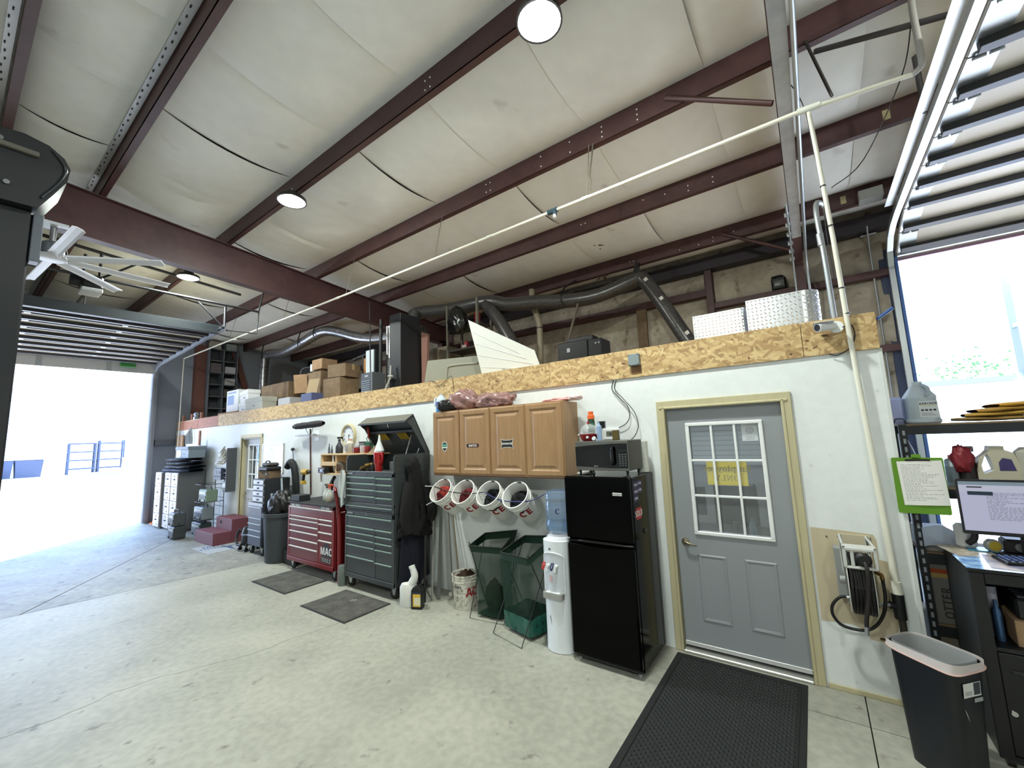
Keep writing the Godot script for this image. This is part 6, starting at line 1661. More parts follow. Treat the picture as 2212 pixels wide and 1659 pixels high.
	# ================= pine wall shelf above
	var ps = thing("pine_wall_shelf", "pine wall shelf with cubbies between the clock and the chest", "shelf")
	part(ps, "top_board", bx(-5.42, -4.0, 1.725, 1.75, 0.002, 0.30, 0.002), pine)
	part(ps, "lower_board", bx(-5.42, -4.5, 1.42, 1.442, 0.002, 0.30, 0.002), pine)
	part(ps, "cubby_board", bx(-5.40, -5.0, 1.56, 1.62, 0.24, 0.30, 0.002), pine)
	for x in [-5.42, -5.02, -4.52]: part(ps, "upright", bx(x, x + 0.022, 1.442, 1.725, 0.002, 0.29, 0.002), pine)
	part(ps, "cubby_post", bx(-5.12, -5.10, 1.61, 1.725, 0.26, 0.28), c(0.82, 0.80, 0.76, 0.5))
	part(ps, "bracket", ex([Vector2(0.0, 0.0), Vector2(0.19, 0.0), Vector2(0.19, 0.11)], 0.02, at(-4.19, 1.751, 0.26)), pine)
	part(ps, "side_strip", bx(-5.445, -5.424, 1.3, 1.74, 0.27, 0.30), c(0.82, 0.80, 0.76, 0.5))
	# things on it
	var y := 1.751
	spray("spray_bottle", "dark grey spray bottle on the pine shelf left of the clock", -5.06, y, 0.2, c(0.18, 0.18, 0.2, 0.4), c(0.12, 0.12, 0.13))
	var mk = thing("cream_bottle", "tall cream plastic bottle on the pine shelf before the clock", "bottle", -4.77, y, 0.20)
	part(mk, "body", lt([Vector2(0, 0), Vector2(0.06, 0), Vector2(0.064, 0.01), Vector2(0.064, 0.15), Vector2(0.03, 0.195), Vector2(0, 0.195)], 8), c(0.74, 0.71, 0.66, 0.5))
	part(mk, "cap", lt([Vector2(0.032, 0.19), Vector2(0.028, 0.215), Vector2(0, 0.218)], 12), c(0.75, 0.52, 0.40, 0.5))
	part(mk, "label", bx(-0.035, 0.03, 0.03, 0.12, 0.059, 0.064), c(0.55, 0.54, 0.52, 0.6))
	var cups := [[-4.55, 0.055, 0.085, c(0.50, 0.09, 0.11, 0.35), "dark red mug on the pine shelf", "mug"], [-4.40, 0.04, 0.11, c(0.80, 0.76, 0.75, 0.5), "white can on the pine shelf beside the red mug", "can"], [-4.28, 0.05, 0.10, c(0.56, 0.16, 0.16, 0.5), "red can on the pine shelf by the wooden bracket", "can"], [-4.92, 0.035, 0.08, c(0.55, 0.58, 0.66, 0.5), "small grey-blue can on the pine shelf", "can"], [-4.66, 0.035, 0.11, c(0.68, 0.71, 0.76, 0.5), "pale blue can behind the red mug on the pine shelf", "can"]]
	for q in cups:
		var k = thing("shelf_" + String(q[5]), q[4], q[5], q[0], y, 0.22 if q[5] != "can" or q[0] > -4.6 else 0.14)
		part(k, "body", lt([Vector2(0, 0), Vector2(q[1] * 0.92, 0), Vector2(q[1], 0.008), Vector2(q[1], q[2] - 0.006), Vector2(q[1] * 0.93, q[2]), Vector2(0, q[2])], 18), q[3])
		if q[5] == "mug": part(k, "handle", tb(curve([V(0.05, 0.07, 0), V(0.085, 0.06, 0), V(0.085, 0.03, 0), V(0.05, 0.02, 0)], 3), 0.007, 6), q[3])
	var gch = thing("green_charger", "green box with a looped black cord on the pine shelf", "charger", -4.42, y, 0.09)
	part(gch, "body", bx(-0.07, 0.05, 0, 0.17, -0.04, 0.04, 0.008), c(0.10, 0.34, 0.22, 0.5))
	part(gch, "cord", tb(curve([V(-0.05, 0.16, 0), V(-0.07, 0.22, 0), V(-0.01, 0.255, 0), V(0.05, 0.23, 0), V(0.065, 0.1, 0)], 4), 0.006, 6), black_plastic)
	var gbx = thing("grey_battery_box", "grey battery box behind the mug on the pine shelf", "box", -4.56, y, 0.10)
	part(gbx, "body", bx(-0.07, 0.06, 0, 0.15, -0.04, 0.04, 0.006), c(0.48, 0.50, 0.53, 0.5))
	part(gbx, "lid", bx(-0.07, 0.055, 0.15, 0.17, -0.04, 0.04, 0.004), c(0.16, 0.17, 0.18, 0.5))
	for q in [[-5.25, 0.10, "thin marker standing in the pine shelf's left rack"], [-5.17, 0.07, "short marker standing in the pine shelf's left rack"]]:
		var k = thing("marker", q[2], "marker", q[0], y, 0.26, 0, "markers on the pine shelf")
		part(k, "barrel", cy(V(0, 0, 0), V(0, q[1], 0), 0.018, 0.014, 8), c(0.28, 0.30, 0.34, 0.5))
		part(k, "tip", cy(V(0, q[1], 0), V(0, q[1] + 0.06, 0), 0.008, 0.005, 6), c(0.15, 0.16, 0.18, 0.5))
	var gj = thing("cubby_jar", "grey jar inside the pine shelf's cubby", "jar", -5.2, 1.444, 0.16)
	part(gj, "body", lt([Vector2(0, 0), Vector2(0.05, 0), Vector2(0.055, 0.22), Vector2(0, 0.22)], 14), c(0.38, 0.40, 0.44, 0.4))
	part(gj, "lid", lt([Vector2(0.057, 0.22), Vector2(0.057, 0.245), Vector2(0, 0.247)], 14), c(0.16, 0.17, 0.18, 0.5))
	var rd = thing("black_radio", "black radio unit sticking out of the pine shelf's left end", "radio", -5.36, 1.443, 0.30, -8)
	part(rd, "body", bx(-0.12, 0.13, 0, 0.085, -0.08, 0.03, 0.005), c(0.09, 0.10, 0.12, 0.5))
	part(rd, "display", bx(-0.04, 0.06, 0.025, 0.06, 0.03, 0.032), c(0.28, 0.30, 0.32, 0.3))
	for x in [-0.08, 0.1]: part(rd, "knob", cy(V(x, 0.042, 0.03), V(x, 0.042, 0.042), 0.012, -1, 10), c(0.2, 0.2, 0.21, 0.4))
	var bl = thing("belt_sander", "round silver and brown cutoff wheel on the lower pine shelf", "grinder", -5.0, 1.443, 0.22, 30)
	part(bl, "wheel", lt([Vector2(0, -0.05), Vector2(0.082, -0.05), Vector2(0.088, -0.04), Vector2(0.088, 0.04), Vector2(0.082, 0.05), Vector2(0, 0.05)], 26, Transform3D(Basis(V(1, 0, 0), PI / 2), V(0, 0.089, 0))), c(0.62, 0.60, 0.56, 0.35, 0.6))
	part(bl, "core", lt([Vector2(0, 0), Vector2(0.06, 0), Vector2(0.05, 0.006), Vector2(0, 0.008)], 20, Transform3D(Basis(V(1, 0, 0), PI / 2), V(0, 0.089, 0.05))), c(0.30, 0.22, 0.18, 0.6))
	for k in 3: solo("white_tube", ["slim white tube on the lower pine shelf, first of three", "slim white tube on the lower pine shelf, second of three", "slim white tube on the lower pine shelf, third of three"][k], "tube", lt([Vector2(0, 0), Vector2(0.014, 0), Vector2(0.014, 0.20), Vector2(0.008, 0.215), Vector2(0, 0.216)], 10), c(0.82, 0.82, 0.80, 0.5), at(-4.72 + k * 0.04, 1.443, 0.24), "white tubes on the shelf")
	# wall clock
	var ck = thing("wall_clock", "round wall clock with a cream rim above the pine shelf", "clock", -5.09, 2.03, 0.0)
	part(ck, "rim", lt([Vector2(0.15, 0), Vector2(0.195, 0.0), Vector2(0.195, 0.03), Vector2(0.18, 0.045), Vector2(0.158, 0.04), Vector2(0.155, 0.02)], 40, Transform3D(Basis(V(1, 0, 0), PI / 2), V(0, 0, 0.001))), c(0.72, 0.68, 0.54, 0.5))
	part(ck, "face", lt([Vector2(0.157, 0.012), Vector2(0, 0.012)], 40, Transform3D(Basis(V(1, 0, 0), PI / 2), V(0, 0, 0.01))), c(0.84, 0.85, 0.86, 0.5))
	for k in 12:
		var a := TAU * k / 12.0
		text(ck, "numeral", str(12 if k == 0 else k), 0.034, c(0.35, 0.35, 0.37), at(sin(a) * 0.125, cos(a) * 0.125, 0.0225), 0.001)
	part(ck, "hour_hand", tb([V(0, 0, 0.026), V(0.045, 0.01, 0.026)], 0.005, 4), black_plastic)
	part(ck, "minute_hand", tb([V(0, 0, 0.028), V(0.03, -0.09, 0.028)], 0.004, 4), black_plastic)
	# push broom hung on a wall bracket
	var bm = thing("push_broom", "wide push broom hung head-up on the wall", "broom", -6.07, 0, 0.1)
	part(bm, "pole", tb([V(0.03, 1.04, 0.02), V(0.0, 2.18, 0.04)], 0.014, 8), c(0.30, 0.17, 0.13, 0.6))
	var hd := S()
	var hf := FastNoiseLite.new()
	hf.seed = 4
	hf.frequency = 9.0
	sheet(hd, 30, 14, func(a, b):
		var e: float = 1.0 - pow(absf(a * 2 - 1), 6) * 0.5
		var ang: float = b * TAU
		return V(lerpf(-0.55, 0.46, a), 2.24 + sin(ang) * 0.055 * e + hf.get_noise_2d(a * 4, b * 2) * 0.012 + 0.02 * a, 0.06 + cos(ang) * 0.06 * e))
	part(bm, "head", hd, c(0.20, 0.19, 0.195, 0.95))
	part(bm, "brace", tb([V(0.0, 2.03, 0.04), V(-0.14, 2.20, 0.06)], 0.006, 5), steel)
	part(bm, "brace", tb([V(0.0, 2.03, 0.04), V(0.12, 2.20, 0.06)], 0.006, 5), steel)
	var wbk = thing("wall_bracket", "white shelf bracket on the wall holding the broom", "bracket", -6.3, 2.06, 0.0)
	part(wbk, "arm", bx(-0.36, 0.28, 0, 0.03, 0.05, 0.11, 0.003), c(0.74, 0.75, 0.76, 0.4))
	part(wbk, "plate", bx(0.14, 0.28, -0.09, 0.09, 0.001, 0.006, 0.002), white_plastic)
	part(wbk, "stem", bx(0.19, 0.22, 0.0, 0.03, 0.006, 0.06), white_plastic)
	# long grabber on the wall
	var gr = thing("reacher_tool", "long grey pickup tool hanging on the wall beside the whiteboard", "tool", -6.79, 0, 0.04)
	part(gr, "shaft", tb([V(0.09, 1.04, 0), V(-0.08, 1.80, 0)], 0.012, 8), c(0.55, 0.56, 0.58, 0.4, 0.5))
	part(gr, "knob", lt([Vector2(0, -0.035), Vector2(0.03, -0.02), Vector2(0.035, 0), Vector2(0.03, 0.02), Vector2(0, 0.035)], 14, at(-0.085, 1.83, 0)), c(0.2, 0.2, 0.22, 0.6))
	part(gr, "yellow_grip", tb([V(0.1, 1.02, 0.0), V(0.06, 1.28, 0.0)], 0.028, 8), c(0.66, 0.60, 0.30, 0.6))
	part(gr, "clamp", bx(-0.01, 0.08, 1.29, 1.37, -0.03, 0.03, 0.01), c(0.15, 0.14, 0.16, 0.6))

func spray(n, label, x, y, z, liquid, head):
	var t = thing(n, label, "spray bottle", x, y, z, 30, "spray bottles")
	part(t, "bottle", lt([Vector2(0, 0), Vector2(0.055, 0), Vector2(0.06, 0.012), Vector2(0.06, 0.09), Vector2(0.05, 0.12), Vector2(0.022, 0.165), Vector2(0.018, 0.20), Vector2(0, 0.20)], 18), glass(0.80, 0.82, 0.78, 0.55, 0.25) if liquid.albedo_color.r > 0.3 else liquid)
	part(t, "fluid", lt([Vector2(0, 0.004), Vector2(0.053, 0.006), Vector2(0.057, 0.014), Vector2(0.057, 0.05), Vector2(0, 0.05)], 18), liquid)
	var hm: StandardMaterial3D = head
	part(t, "collar", cy(V(0, 0.195, 0), V(0, 0.225, 0), 0.022, 0.018, 12), hm)
	var s := S()
	box(s, V(0.012, 0.245, 0), V(0.10, 0.03, 0.024), 0.006)
	tube(s, [V(0.05, 0.235, 0), V(0.07, 0.19, 0)], 0.007, 6)
	part(t, "trigger_head", s, hm)

func build_far_left():
	# blue rolling chest with stacked top chest by the trash can
	var t = thing("blue_tool_chest", "blue-grey rolling tool chest behind the dark trash can", "tool chest")
	var bm := c(0.22, 0.26, 0.33, 0.4)
	var dkm := c(0.15, 0.16, 0.18, 0.5)
	part(t, "carcass", bx(-7.47, -6.9, 0.14, 0.90, 0.0 + 0.06, 0.50, 0.006), dkm)
	part(t, "front", bx(-7.46, -6.91, 0.15, 0.895, 0.50, 0.515, 0.003), bm)
	for i in 5: drawer(t, -7.44, -6.93, [0.83, 0.64, 0.54, 0.43, 0.33, 0.16][i + 1] + 0.006, [0.83, 0.64, 0.54, 0.43, 0.33, 0.16][i], 0.525, bm, c(0.72, 0.76, 0.8, 0.35, 0.4))
	part(t, "top_rail", bx(-7.46, -6.91, 0.85, 0.90, 0.515, 0.525), c(0.55, 0.56, 0.58, 0.4, 0.4))
	for q in [[-7.4, 0.46], [-6.97, 0.46], [-7.4, 0.12], [-6.97, 0.12]]: caster(t, q[0], q[1], 0.3)
	var u = thing("blue_top_chest", "narrow grey tool box with silver drawers on the blue chest", "tool box")
	part(u, "carcass", bx(-7.36, -6.90, 0.902, 1.32, 0.06, 0.50, 0.006), dkm)
	for i in 4:
		var d = part(u, "drawer", bx(-7.33, -6.93, 1.225 - i * 0.10, 1.30 - i * 0.10, 0.50, 0.515, 0.003), c(0.60, 0.61, 0.63, 0.4, 0.3))
		part(d, "pull", ex([Vector2(-0.04, 0.01), Vector2(0.04, 0.01), Vector2(0.0, -0.018)], 0.012, at(-7.13, 1.262 - i * 0.10, 0.515)), black_plastic)
	var bx1 = thing("small_carton", "small brown carton on top of the narrow grey tool box", "carton", -7.1, 1.322, 0.34, 10)
	part(bx1, "body", bx(-0.17, 0.15, 0, 0.14, -0.13, 0.10, 0.004), card_brown)
	part(bx1, "label", bx(0.02, 0.09, 0.06, 0.10, 0.10, 0.101), c(0.72, 0.70, 0.66))
	part(bx1, "tape", bx(-0.172, -0.10, 0.0, 0.141, -0.03, 0.03), c(0.72, 0.66, 0.56))
	var cap = thing("black_case", "black handled case lying on the small carton", "case", -7.08, 1.463, 0.34)
	part(cap, "body", bx(-0.19, 0.17, 0, 0.07, -0.13, 0.13, 0.02), c(0.08, 0.085, 0.095, 0.5))
	part(cap, "upper", bx(-0.12, 0.14, 0.07, 0.14, -0.11, 0.11, 0.03), c(0.24, 0.22, 0.22, 0.5))
	part(cap, "handle", tb(curve([V(-0.06, 0.13, 0.05), V(-0.04, 0.17, 0.05), V(0.08, 0.17, 0.05), V(0.1, 0.13, 0.05)], 3), 0.012, 6), black_plastic)
	var hz = solo("vacuum_hose", "black corrugated hose arching down behind the narrow tool box", "hose", tb(curve([V(-6.98, 1.50, 0.08), V(-6.85, 1.60, 0.08), V(-6.72, 1.50, 0.08), V(-6.64, 1.20, 0.08), V(-6.62, 0.8, 0.08), V(-6.62, 0.06, 0.08)], 5), 0.06, 10), c(0.10, 0.105, 0.115, 0.7))
	# things standing out of the trash can
	var tc = thing("trash_can", "round dark grey trash can overfilled with scrap", "trash can", -6.38, 0, 0.42)
	var can := c(0.24, 0.26, 0.285, 0.6)
	part(tc, "drum", lt([Vector2(0, 0.003), Vector2(0.235, 0.0), Vector2(0.245, 0.015), Vector2(0.285, 0.72), Vector2(0.31, 0.735), Vector2(0.312, 0.79), Vector2(0.295, 0.795), Vector2(0.28, 0.76), Vector2(0.24, 0.05), Vector2(0, 0.04)], 40), can)
	for a in [PI * 0.85, -0.1]:
		var s := S()
		ext(s, [Vector2(-0.09, 0.70), Vector2(0.09, 0.70), Vector2(0.06, 0.50), Vector2(-0.06, 0.50)], 0.05, Transform3D(Basis(V(0, 1, 0), PI / 2 - a), V(cos(a) * 0.262, 0, sin(a) * 0.262)))
		part(tc, "handle", s, can)
	var liner_ = thing("trash_contents", "black bag of scrap bulging from the round trash can", "trash", -6.38, 0.62, 0.42)
	part(liner_, "bag", bag_lump(44, 0.235, 0.52, 0.22), c(0.06, 0.062, 0.07, 0.4))
	for q in [["clear plastic bottle neck poking from the trash can", V(-0.12, 0.2, 0.1), V(-0.16, 0.48, 0.12), 0.022, c(0.6, 0.65, 0.7, 0.2)], ["thin silver pole poking up out of the trash can", V(0.05, 0.2, 0.02), V(-0.12, 0.72, -0.02), 0.016, c(0.62, 0.66, 0.68, 0.3, 0.5)]]:
		solo("scrap_piece", q[0], "scrap", tb([V(-6.38, 0.62, 0.42) + q[1], V(-6.38, 0.62, 0.42) + q[2]], q[3], 8), q[4], Transform3D(), "scrap in the trash can")
	solo("low_black_tub", "low black tub on the floor right of the trash can", "tub", taper_mesh(0.26, 0.22, 0.32, 0.26, 0.22), c(0.11, 0.115, 0.125, 0.5), at(-5.98, 0, 0.40))
	# canister vacuum
	var vc = thing("shop_vacuum", "black wheeled shop vacuum left of the blue tool chest", "vacuum", -7.68, 0, 0.40)
	part(vc, "drum", lt([Vector2(0, 0.10), Vector2(0.12, 0.10), Vector2(0.13, 0.12), Vector2(0.12, 0.34), Vector2(0.09, 0.42), Vector2(0, 0.44)], 22), c(0.14, 0.15, 0.18, 0.45))
	part(vc, "cuff", lt([Vector2(0.131, 0.28), Vector2(0.134, 0.29), Vector2(0.131, 0.31)], 22), c(0.55, 0.6, 0.7, 0.4))
	part(vc, "hose", tb(curve([V(-0.1, 0.30, 0.05), V(-0.17, 0.36, 0.1), V(-0.19, 0.22, 0.14), V(-0.1, 0.12, 0.16), V(0.05, 0.12, 0.15)], 5), 0.024, 8), c(0.08, 0.08, 0.09, 0.6))
	for q in [[-0.13, 0.1], [0.13, 0.1], [-0.1, -0.12], [0.1, -0.12]]:
		part(vc, "leg", tb([V(q[0] * 0.7, 0.13, q[1] * 0.7), V(q[0], 0.06, q[1])], 0.022, 6), c(0.10, 0.1, 0.12, 0.5))
		part(vc, "wheel", cy(V(q[0] - 0.015, 0.035, q[1]), V(q[0] + 0.015, 0.035, q[1]), 0.035, -1, 14), black_plastic)
	# maroon step stool
	var ss = thing("step_stool", "maroon two-step wooden stool before the far door", "step stool", -9.02, 0, 0.33)
	var mr := c(0.42, 0.22, 0.26, 0.6)
	part(ss, "lower_step", bx(-0.55, 0.40, 0, 0.24, 0.02, 0.34, 0.004), mr)
	var up = part(ss, "upper_step", bx(-0.40, 0.40, 0, 0.46, -0.32, 0.02, 0.004), mr)
	part(up, "hand_slot", bx(-0.20, -0.10, 0.34, 0.40, 0.0195, 0.022), c(0.08, 0.05, 0.05, 0.8))
	# wall file holder, whiteboard
	var wb = thing("whiteboard", "white board with faint writing beside the far door", "whiteboard", -7.74, 1.66, 0)
	part(wb, "panel", bx(-0.42, 0.42, -0.28, 0.27, 0.002, 0.014), c(0.80, 0.84, 0.88, 0.25))
	var wf := S()
	for q in [[-0.45, 0.45, 0.265, 0.295], [-0.45, 0.45, -0.305, -0.275]]: abx(wf, q[0], q[1], q[2], q[3], 0.001, 0.022, 0.004)
	for q in [[-0.45, -0.42], [0.42, 0.45]]: abx(wf, q[0], q[1], -0.3, 0.29, 0.001, 0.022, 0.004)
	part(wb, "frame", wf, c(0.78, 0.79, 0.80, 0.3, 0.4))
	for k in 7: part(wb, "writing_line", bx(-0.22 - 0.04 * (k % 3), 0.05 + 0.05 * (k % 2), 0.14 - k * 0.05, 0.15 - k * 0.05, 0.014, 0.0146), c(0.60, 0.66, 0.74, 0.4))
	text(wb, "writing", "SCHEDULE", 0.035, c(0.55, 0.62, 0.70, 0.4), at(-0.03, 0.2, 0.0143), 0.0005)
	var fh = thing("wall_file_rack", "grey wall file rack stuffed with papers left of the far door", "file rack", -9.62, 1.45, 0.0)
	part(fh, "back", bx(-0.16, 0.16, -0.5, 0.45, 0.001, 0.012), c(0.34, 0.36, 0.38, 0.5))
	part(fh, "side", bx(0.145, 0.16, -0.5, 0.45, 0.012, 0.2), c(0.30, 0.32, 0.34, 0.5))
	for k in 7: part(fh, "pocket", bx(-0.15, 0.145, -0.30 + k * 0.10, -0.29 + k * 0.10, 0.012, 0.19), c(0.72, 0.74, 0.76, 0.5))
	for k in 9: solo("filed_paper", "loose pale sheet sticking out of the wall file rack", "paper", card(0.26, 0.20, 0.02), paper, Transform3D(Basis.from_euler(V(-0.9 + k * 0.05, 0.4 - 0.1 * k, 0.15 * (k % 3 - 1))), V(-9.72 + 0.02 * (k % 2), 1.60 + k * 0.035, 0.20)), "papers in the wall file rack")
	var cup = thing("clear_tray", "clear plastic tray hung at the foot of the wall file rack", "tray", -9.60, 0.93, 0.02)
	part(cup, "box", bx(-0.12, 0.10, 0, 0.22, 0, 0.15, 0.01), glass(0.8, 0.84, 0.86, 0.55, 0.2))
	part(cup, "papers", bx(-0.10, 0.08, 0.01, 0.18, 0.03, 0.10), paper)
	# wire stand with radios
	var wr = thing("wire_stand", "tall black wire stand against the wall holding old radios", "stand", -10.1, 0, 0.06)
	var wm := c(0.13, 0.14, 0.16, 0.5)
	var ws := S()
	for x in [-0.28, 0.24]: tube(ws, [V(x, 0.005, 0.02), V(x, 1.46, 0.02)], 0.008, 5)
	for k in 7: tube(ws, [V(-0.28, 0.2 + k * 0.2, 0.02), V(0.24, 0.2 + k * 0.2, 0.02)], 0.006, 5)
	for k in 3: tube(ws, [V(-0.28, 0.35 + k * 0.38, 0.02), V(-0.24, 0.35 + k * 0.38, 0.42), V(0.2, 0.35 + k * 0.38, 0.42), V(0.24, 0.35 + k * 0.38, 0.02)], 0.007, 5)
	part(wr, "frame", ws, wm)
	var pw = thing("power_supply", "dark blue powered box hung on the wire stand's top", "power supply", -9.85, 1.21, 0.10)
	part(pw, "case", bx(-0.2, 0.22, 0, 0.25, 0, 0.14, 0.006), c(0.22, 0.25, 0.33, 0.5))
	for k in 4: part(pw, "dial", cy(V(-0.13 + 0.09 * k, 0.16, 0.14), V(-0.13 + 0.09 * k, 0.16, 0.152), 0.024, -1, 12), c(0.55, 0.58, 0.64, 0.4))
	part(pw, "slot", bx(-0.15, 0.16, 0.05, 0.09, 0.14, 0.143), c(0.08, 0.09, 0.12))
	var radios := [[-9.95, 0.74, 0.36, 0.46, 0.27, c(0.46, 0.54, 0.47, 0.5), "pale green vintage radio, topmost of the radios"], [-10.1, 0.36, 0.38, 0.52, 0.27, c(0.48, 0.52, 0.54, 0.5), "pale grey vintage radio on the wire stand's middle tier"], [-10.25, 0.0, 0.36, 0.56, 0.28, c(0.20, 0.25, 0.25, 0.5), "dark green vintage radio on the floor behind the stool"], [-10.32, 0.0, 0.78, 0.36, 0.26, c(0.24, 0.26, 0.27, 0.5), "dark vintage radio, lower of the two stacked on the floor"], [-10.36, 0.262, 0.78, 0.34, 0.28, c(0.30, 0.32, 0.33, 0.5), "dark vintage radio, upper of the two stacked on the floor"]]
	for q in radios:
		var k = thing("vintage_radio", q[6], "radio", q[0], q[1], q[2], 0, "vintage radios")
		var w: float = q[3]
		var h: float = q[4]
		part(k, "case", bx(-w / 2, w / 2, 0, h, -0.12, 0.10, 0.02), q[5])
		part(k, "grille", bx(-w * 0.4, w * 0.4, h * 0.25, h * 0.55, 0.10, 0.106), c(q[5].albedo_color.r * 0.6, q[5].albedo_color.g * 0.6, q[5].albedo_color.b * 0.62, 0.6))
		part(k, "dial_strip", bx(-w * 0.38, w * 0.38, h * 0.68, h * 0.82, 0.10, 0.107), c(0.62, 0.64, 0.60, 0.4))
		part(k, "handle", tb(curve([V(-w * 0.45, h * 0.9, 0), V(-w * 0.38, h + 0.06, 0), V(w * 0.38, h + 0.06, 0), V(w * 0.45, h * 0.9, 0)], 4), 0.012, 6), c(0.2, 0.2, 0.2, 0.6))
		for sx in [-0.3, 0.3]: part(k, "knob", cy(V(w * sx, h * 0.15, 0.10), V(w * sx, h * 0.15, 0.12), 0.02, -1, 12), c(0.25, 0.25, 0.26, 0.4))
	# three file cabinets in a row
	for i in 3:
		var k = thing("file_cabinet", ["tall grey-white file cabinet, rightmost of three by the big opening", "tall grey-white file cabinet, middle of three by the big opening", "tall grey-white file cabinet, leftmost of three by the big opening"][i], "file cabinet", -11.43 - i * 0.49, 0, -0.02 + (0.06 if i == 2 else 0.0), 0, "file cabinets in a row")
		part(k, "carcass", bx(-0.235, 0.235, 0.02, 1.36, 0.05, 0.58, 0.006), c(0.42, 0.42, 0.42, 0.5))
		part(k, "plinth", bx(-0.225, 0.225, 0.0, 0.02, 0.06, 0.56), c(0.2, 0.2, 0.2))
		for j in 4:
			var d = part(k, "drawer", bx(-0.225, 0.225, 0.04 + j * 0.33, 0.36 + j * 0.33, 0.58, 0.60, 0.004), c(0.72, 0.69, 0.69, 0.5))
			part(d, "pull", bx(-0.06, 0.06, 0.20 + j * 0.33, 0.225 + j * 0.33, 0.60, 0.625, 0.006), c(0.2, 0.2, 0.2, 0.4, 0.5))
			part(d, "label_holder", bx(-0.035, 0.035, 0.26 + j * 0.33, 0.32 + j * 0.33, 0.60, 0.605), c(0.45, 0.45, 0.46, 0.4))
			part(d, "lock", cy(V(0.08, 0.1 + j * 0.33, 0.60), V(0.08, 0.1 + j * 0.33, 0.606), 0.014, -1, 10), c(0.3, 0.3, 0.3))
	# pile on top of them
	for k in 4: solo("folded_tarp", ["dark blue-grey folded tarp, lowest on the file cabinets", "dark blue-grey folded tarp, second in the pile on the cabinets", "dark folded tarp, third in the pile on the cabinets", "dark folded tarp on top of the pile under the pale box"][k], "tarp", folded(k, [0.82, 0.74, 0.66, 0.56][k]), [c(0.15, 0.20, 0.29, 0.8), c(0.12, 0.14, 0.18, 0.8), c(0.10, 0.12, 0.15, 0.8), c(0.13, 0.15, 0.19, 0.8)][k], at(-11.72 + [0.0, 0.06, 0.02, -0.05][k], 1.362 + k * 0.085, 0.32), "folded tarps on the file cabinets")
	var pb = thing("grey_banker_box", "pale blue-grey lidded box on the tarps over the file cabinets", "box", -11.5, 1.70, 0.28)
	part(pb, "body", bx(-0.42, 0.45, 0, 0.24, -0.18, 0.16, 0.006), c(0.55, 0.60, 0.64, 0.7))
	part(pb, "lid", bx(-0.44, 0.47, 0.2, 0.28, -0.2, 0.18, 0.006), c(0.48, 0.52, 0.56, 0.7))
	part(pb, "hand_slot", bx(0.05, 0.2, 0.08, 0.11, 0.16, 0.162), c(0.25, 0.28, 0.32))
	part(pb, "front_panel", bx(-0.41, -0.06, 0.01, 0.195, 0.161, 0.165), c(0.80, 0.83, 0.86, 0.7))
	var hh = thing("hung_cable_loops", "grey cable loops hanging high on the wall over the cabinets", "cable", -12.45, 2.05, 0.03)
	for k in 4: part(hh, "loop", tb(curve([V(-0.30 + k * 0.15, 0.0, 0.02 * k), V(-0.28 + k * 0.15, 0.22 + 0.03 * k, 0.02 * k), V(-0.18 + k * 0.15, 0.30 + 0.04 * k, 0.02 * k), V(-0.08 + k * 0.15, 0.2, 0.02 * k), V(-0.05 + k * 0.15, 0.0, 0.02 * k)], 4), 0.012, 6), c(0.55, 0.56, 0.55, 0.5))
	solo("leaning_cardboard", "tall brown cardboard sheet standing in the corner by the opening", "cardboard", bx(-13.35, -12.85, 0.0, 2.3, 0.03, 0.07), card_brown2)
	solo("red_wall_post", "narrow reddish wooden strip on the wall above the cabinets", "strip", bx(-11.82, -11.74, 2.0, 2.38, 0.001, 0.03, 0.002), osb_red)
	solo("green_air_tag", "small pale tag hanging on the white wall above the radios", "tag", ex([Vector2(0, 0.12), Vector2(0.05, 0.0), Vector2(0.03, -0.06), Vector2(-0.03, -0.06), Vector2(-0.05, 0.0)], 0.004, at(-11.3, 2.02, 0.002)), c(0.70, 0.72, 0.70, 0.6))
	solo("safety_cone", "orange traffic cone by the opening's jamb", "cone", lt([Vector2(0, 0.0), Vector2(0.17, 0.0), Vector2(0.17, 0.025), Vector2(0.12, 0.03), Vector2(0.025, 0.42), Vector2(0, 0.43)], 20), c(0.85, 0.45, 0.18, 0.6), at(-13.25, 0, 0.38))

func folded(seed_, hl) -> SurfaceTool:   # a thick folded sheet with rounded front folds, base on y = 0
	var s := S()
	sheet(s, 24, 20, func(u, v):
		var a: float = v * TAU
		var wob: float = 0.014 * sin(u * 9.0 + seed_ * 2.0 + 2.0 * sin(a)) + 0.01 * sin(u * 23.0 + seed_)
		var e: float = 1.0 - 0.4 * pow(absf(u * 2 - 1), 10)
		return V((u - 0.5) * 2 * hl, 0.042 + sin(a) * 0.038 * e + absf(wob) * 0.3, signf(cos(a)) * pow(absf(cos(a)), 0.5) * 0.26 * e + wob))
	return s
func taper_mesh(bx_, bz, tx, tz, h) -> SurfaceTool:
	var s := S()
	taper(s, Vector3.ZERO, Vector2(bx_, bz), Vector2(tx, tz), h)
	return s

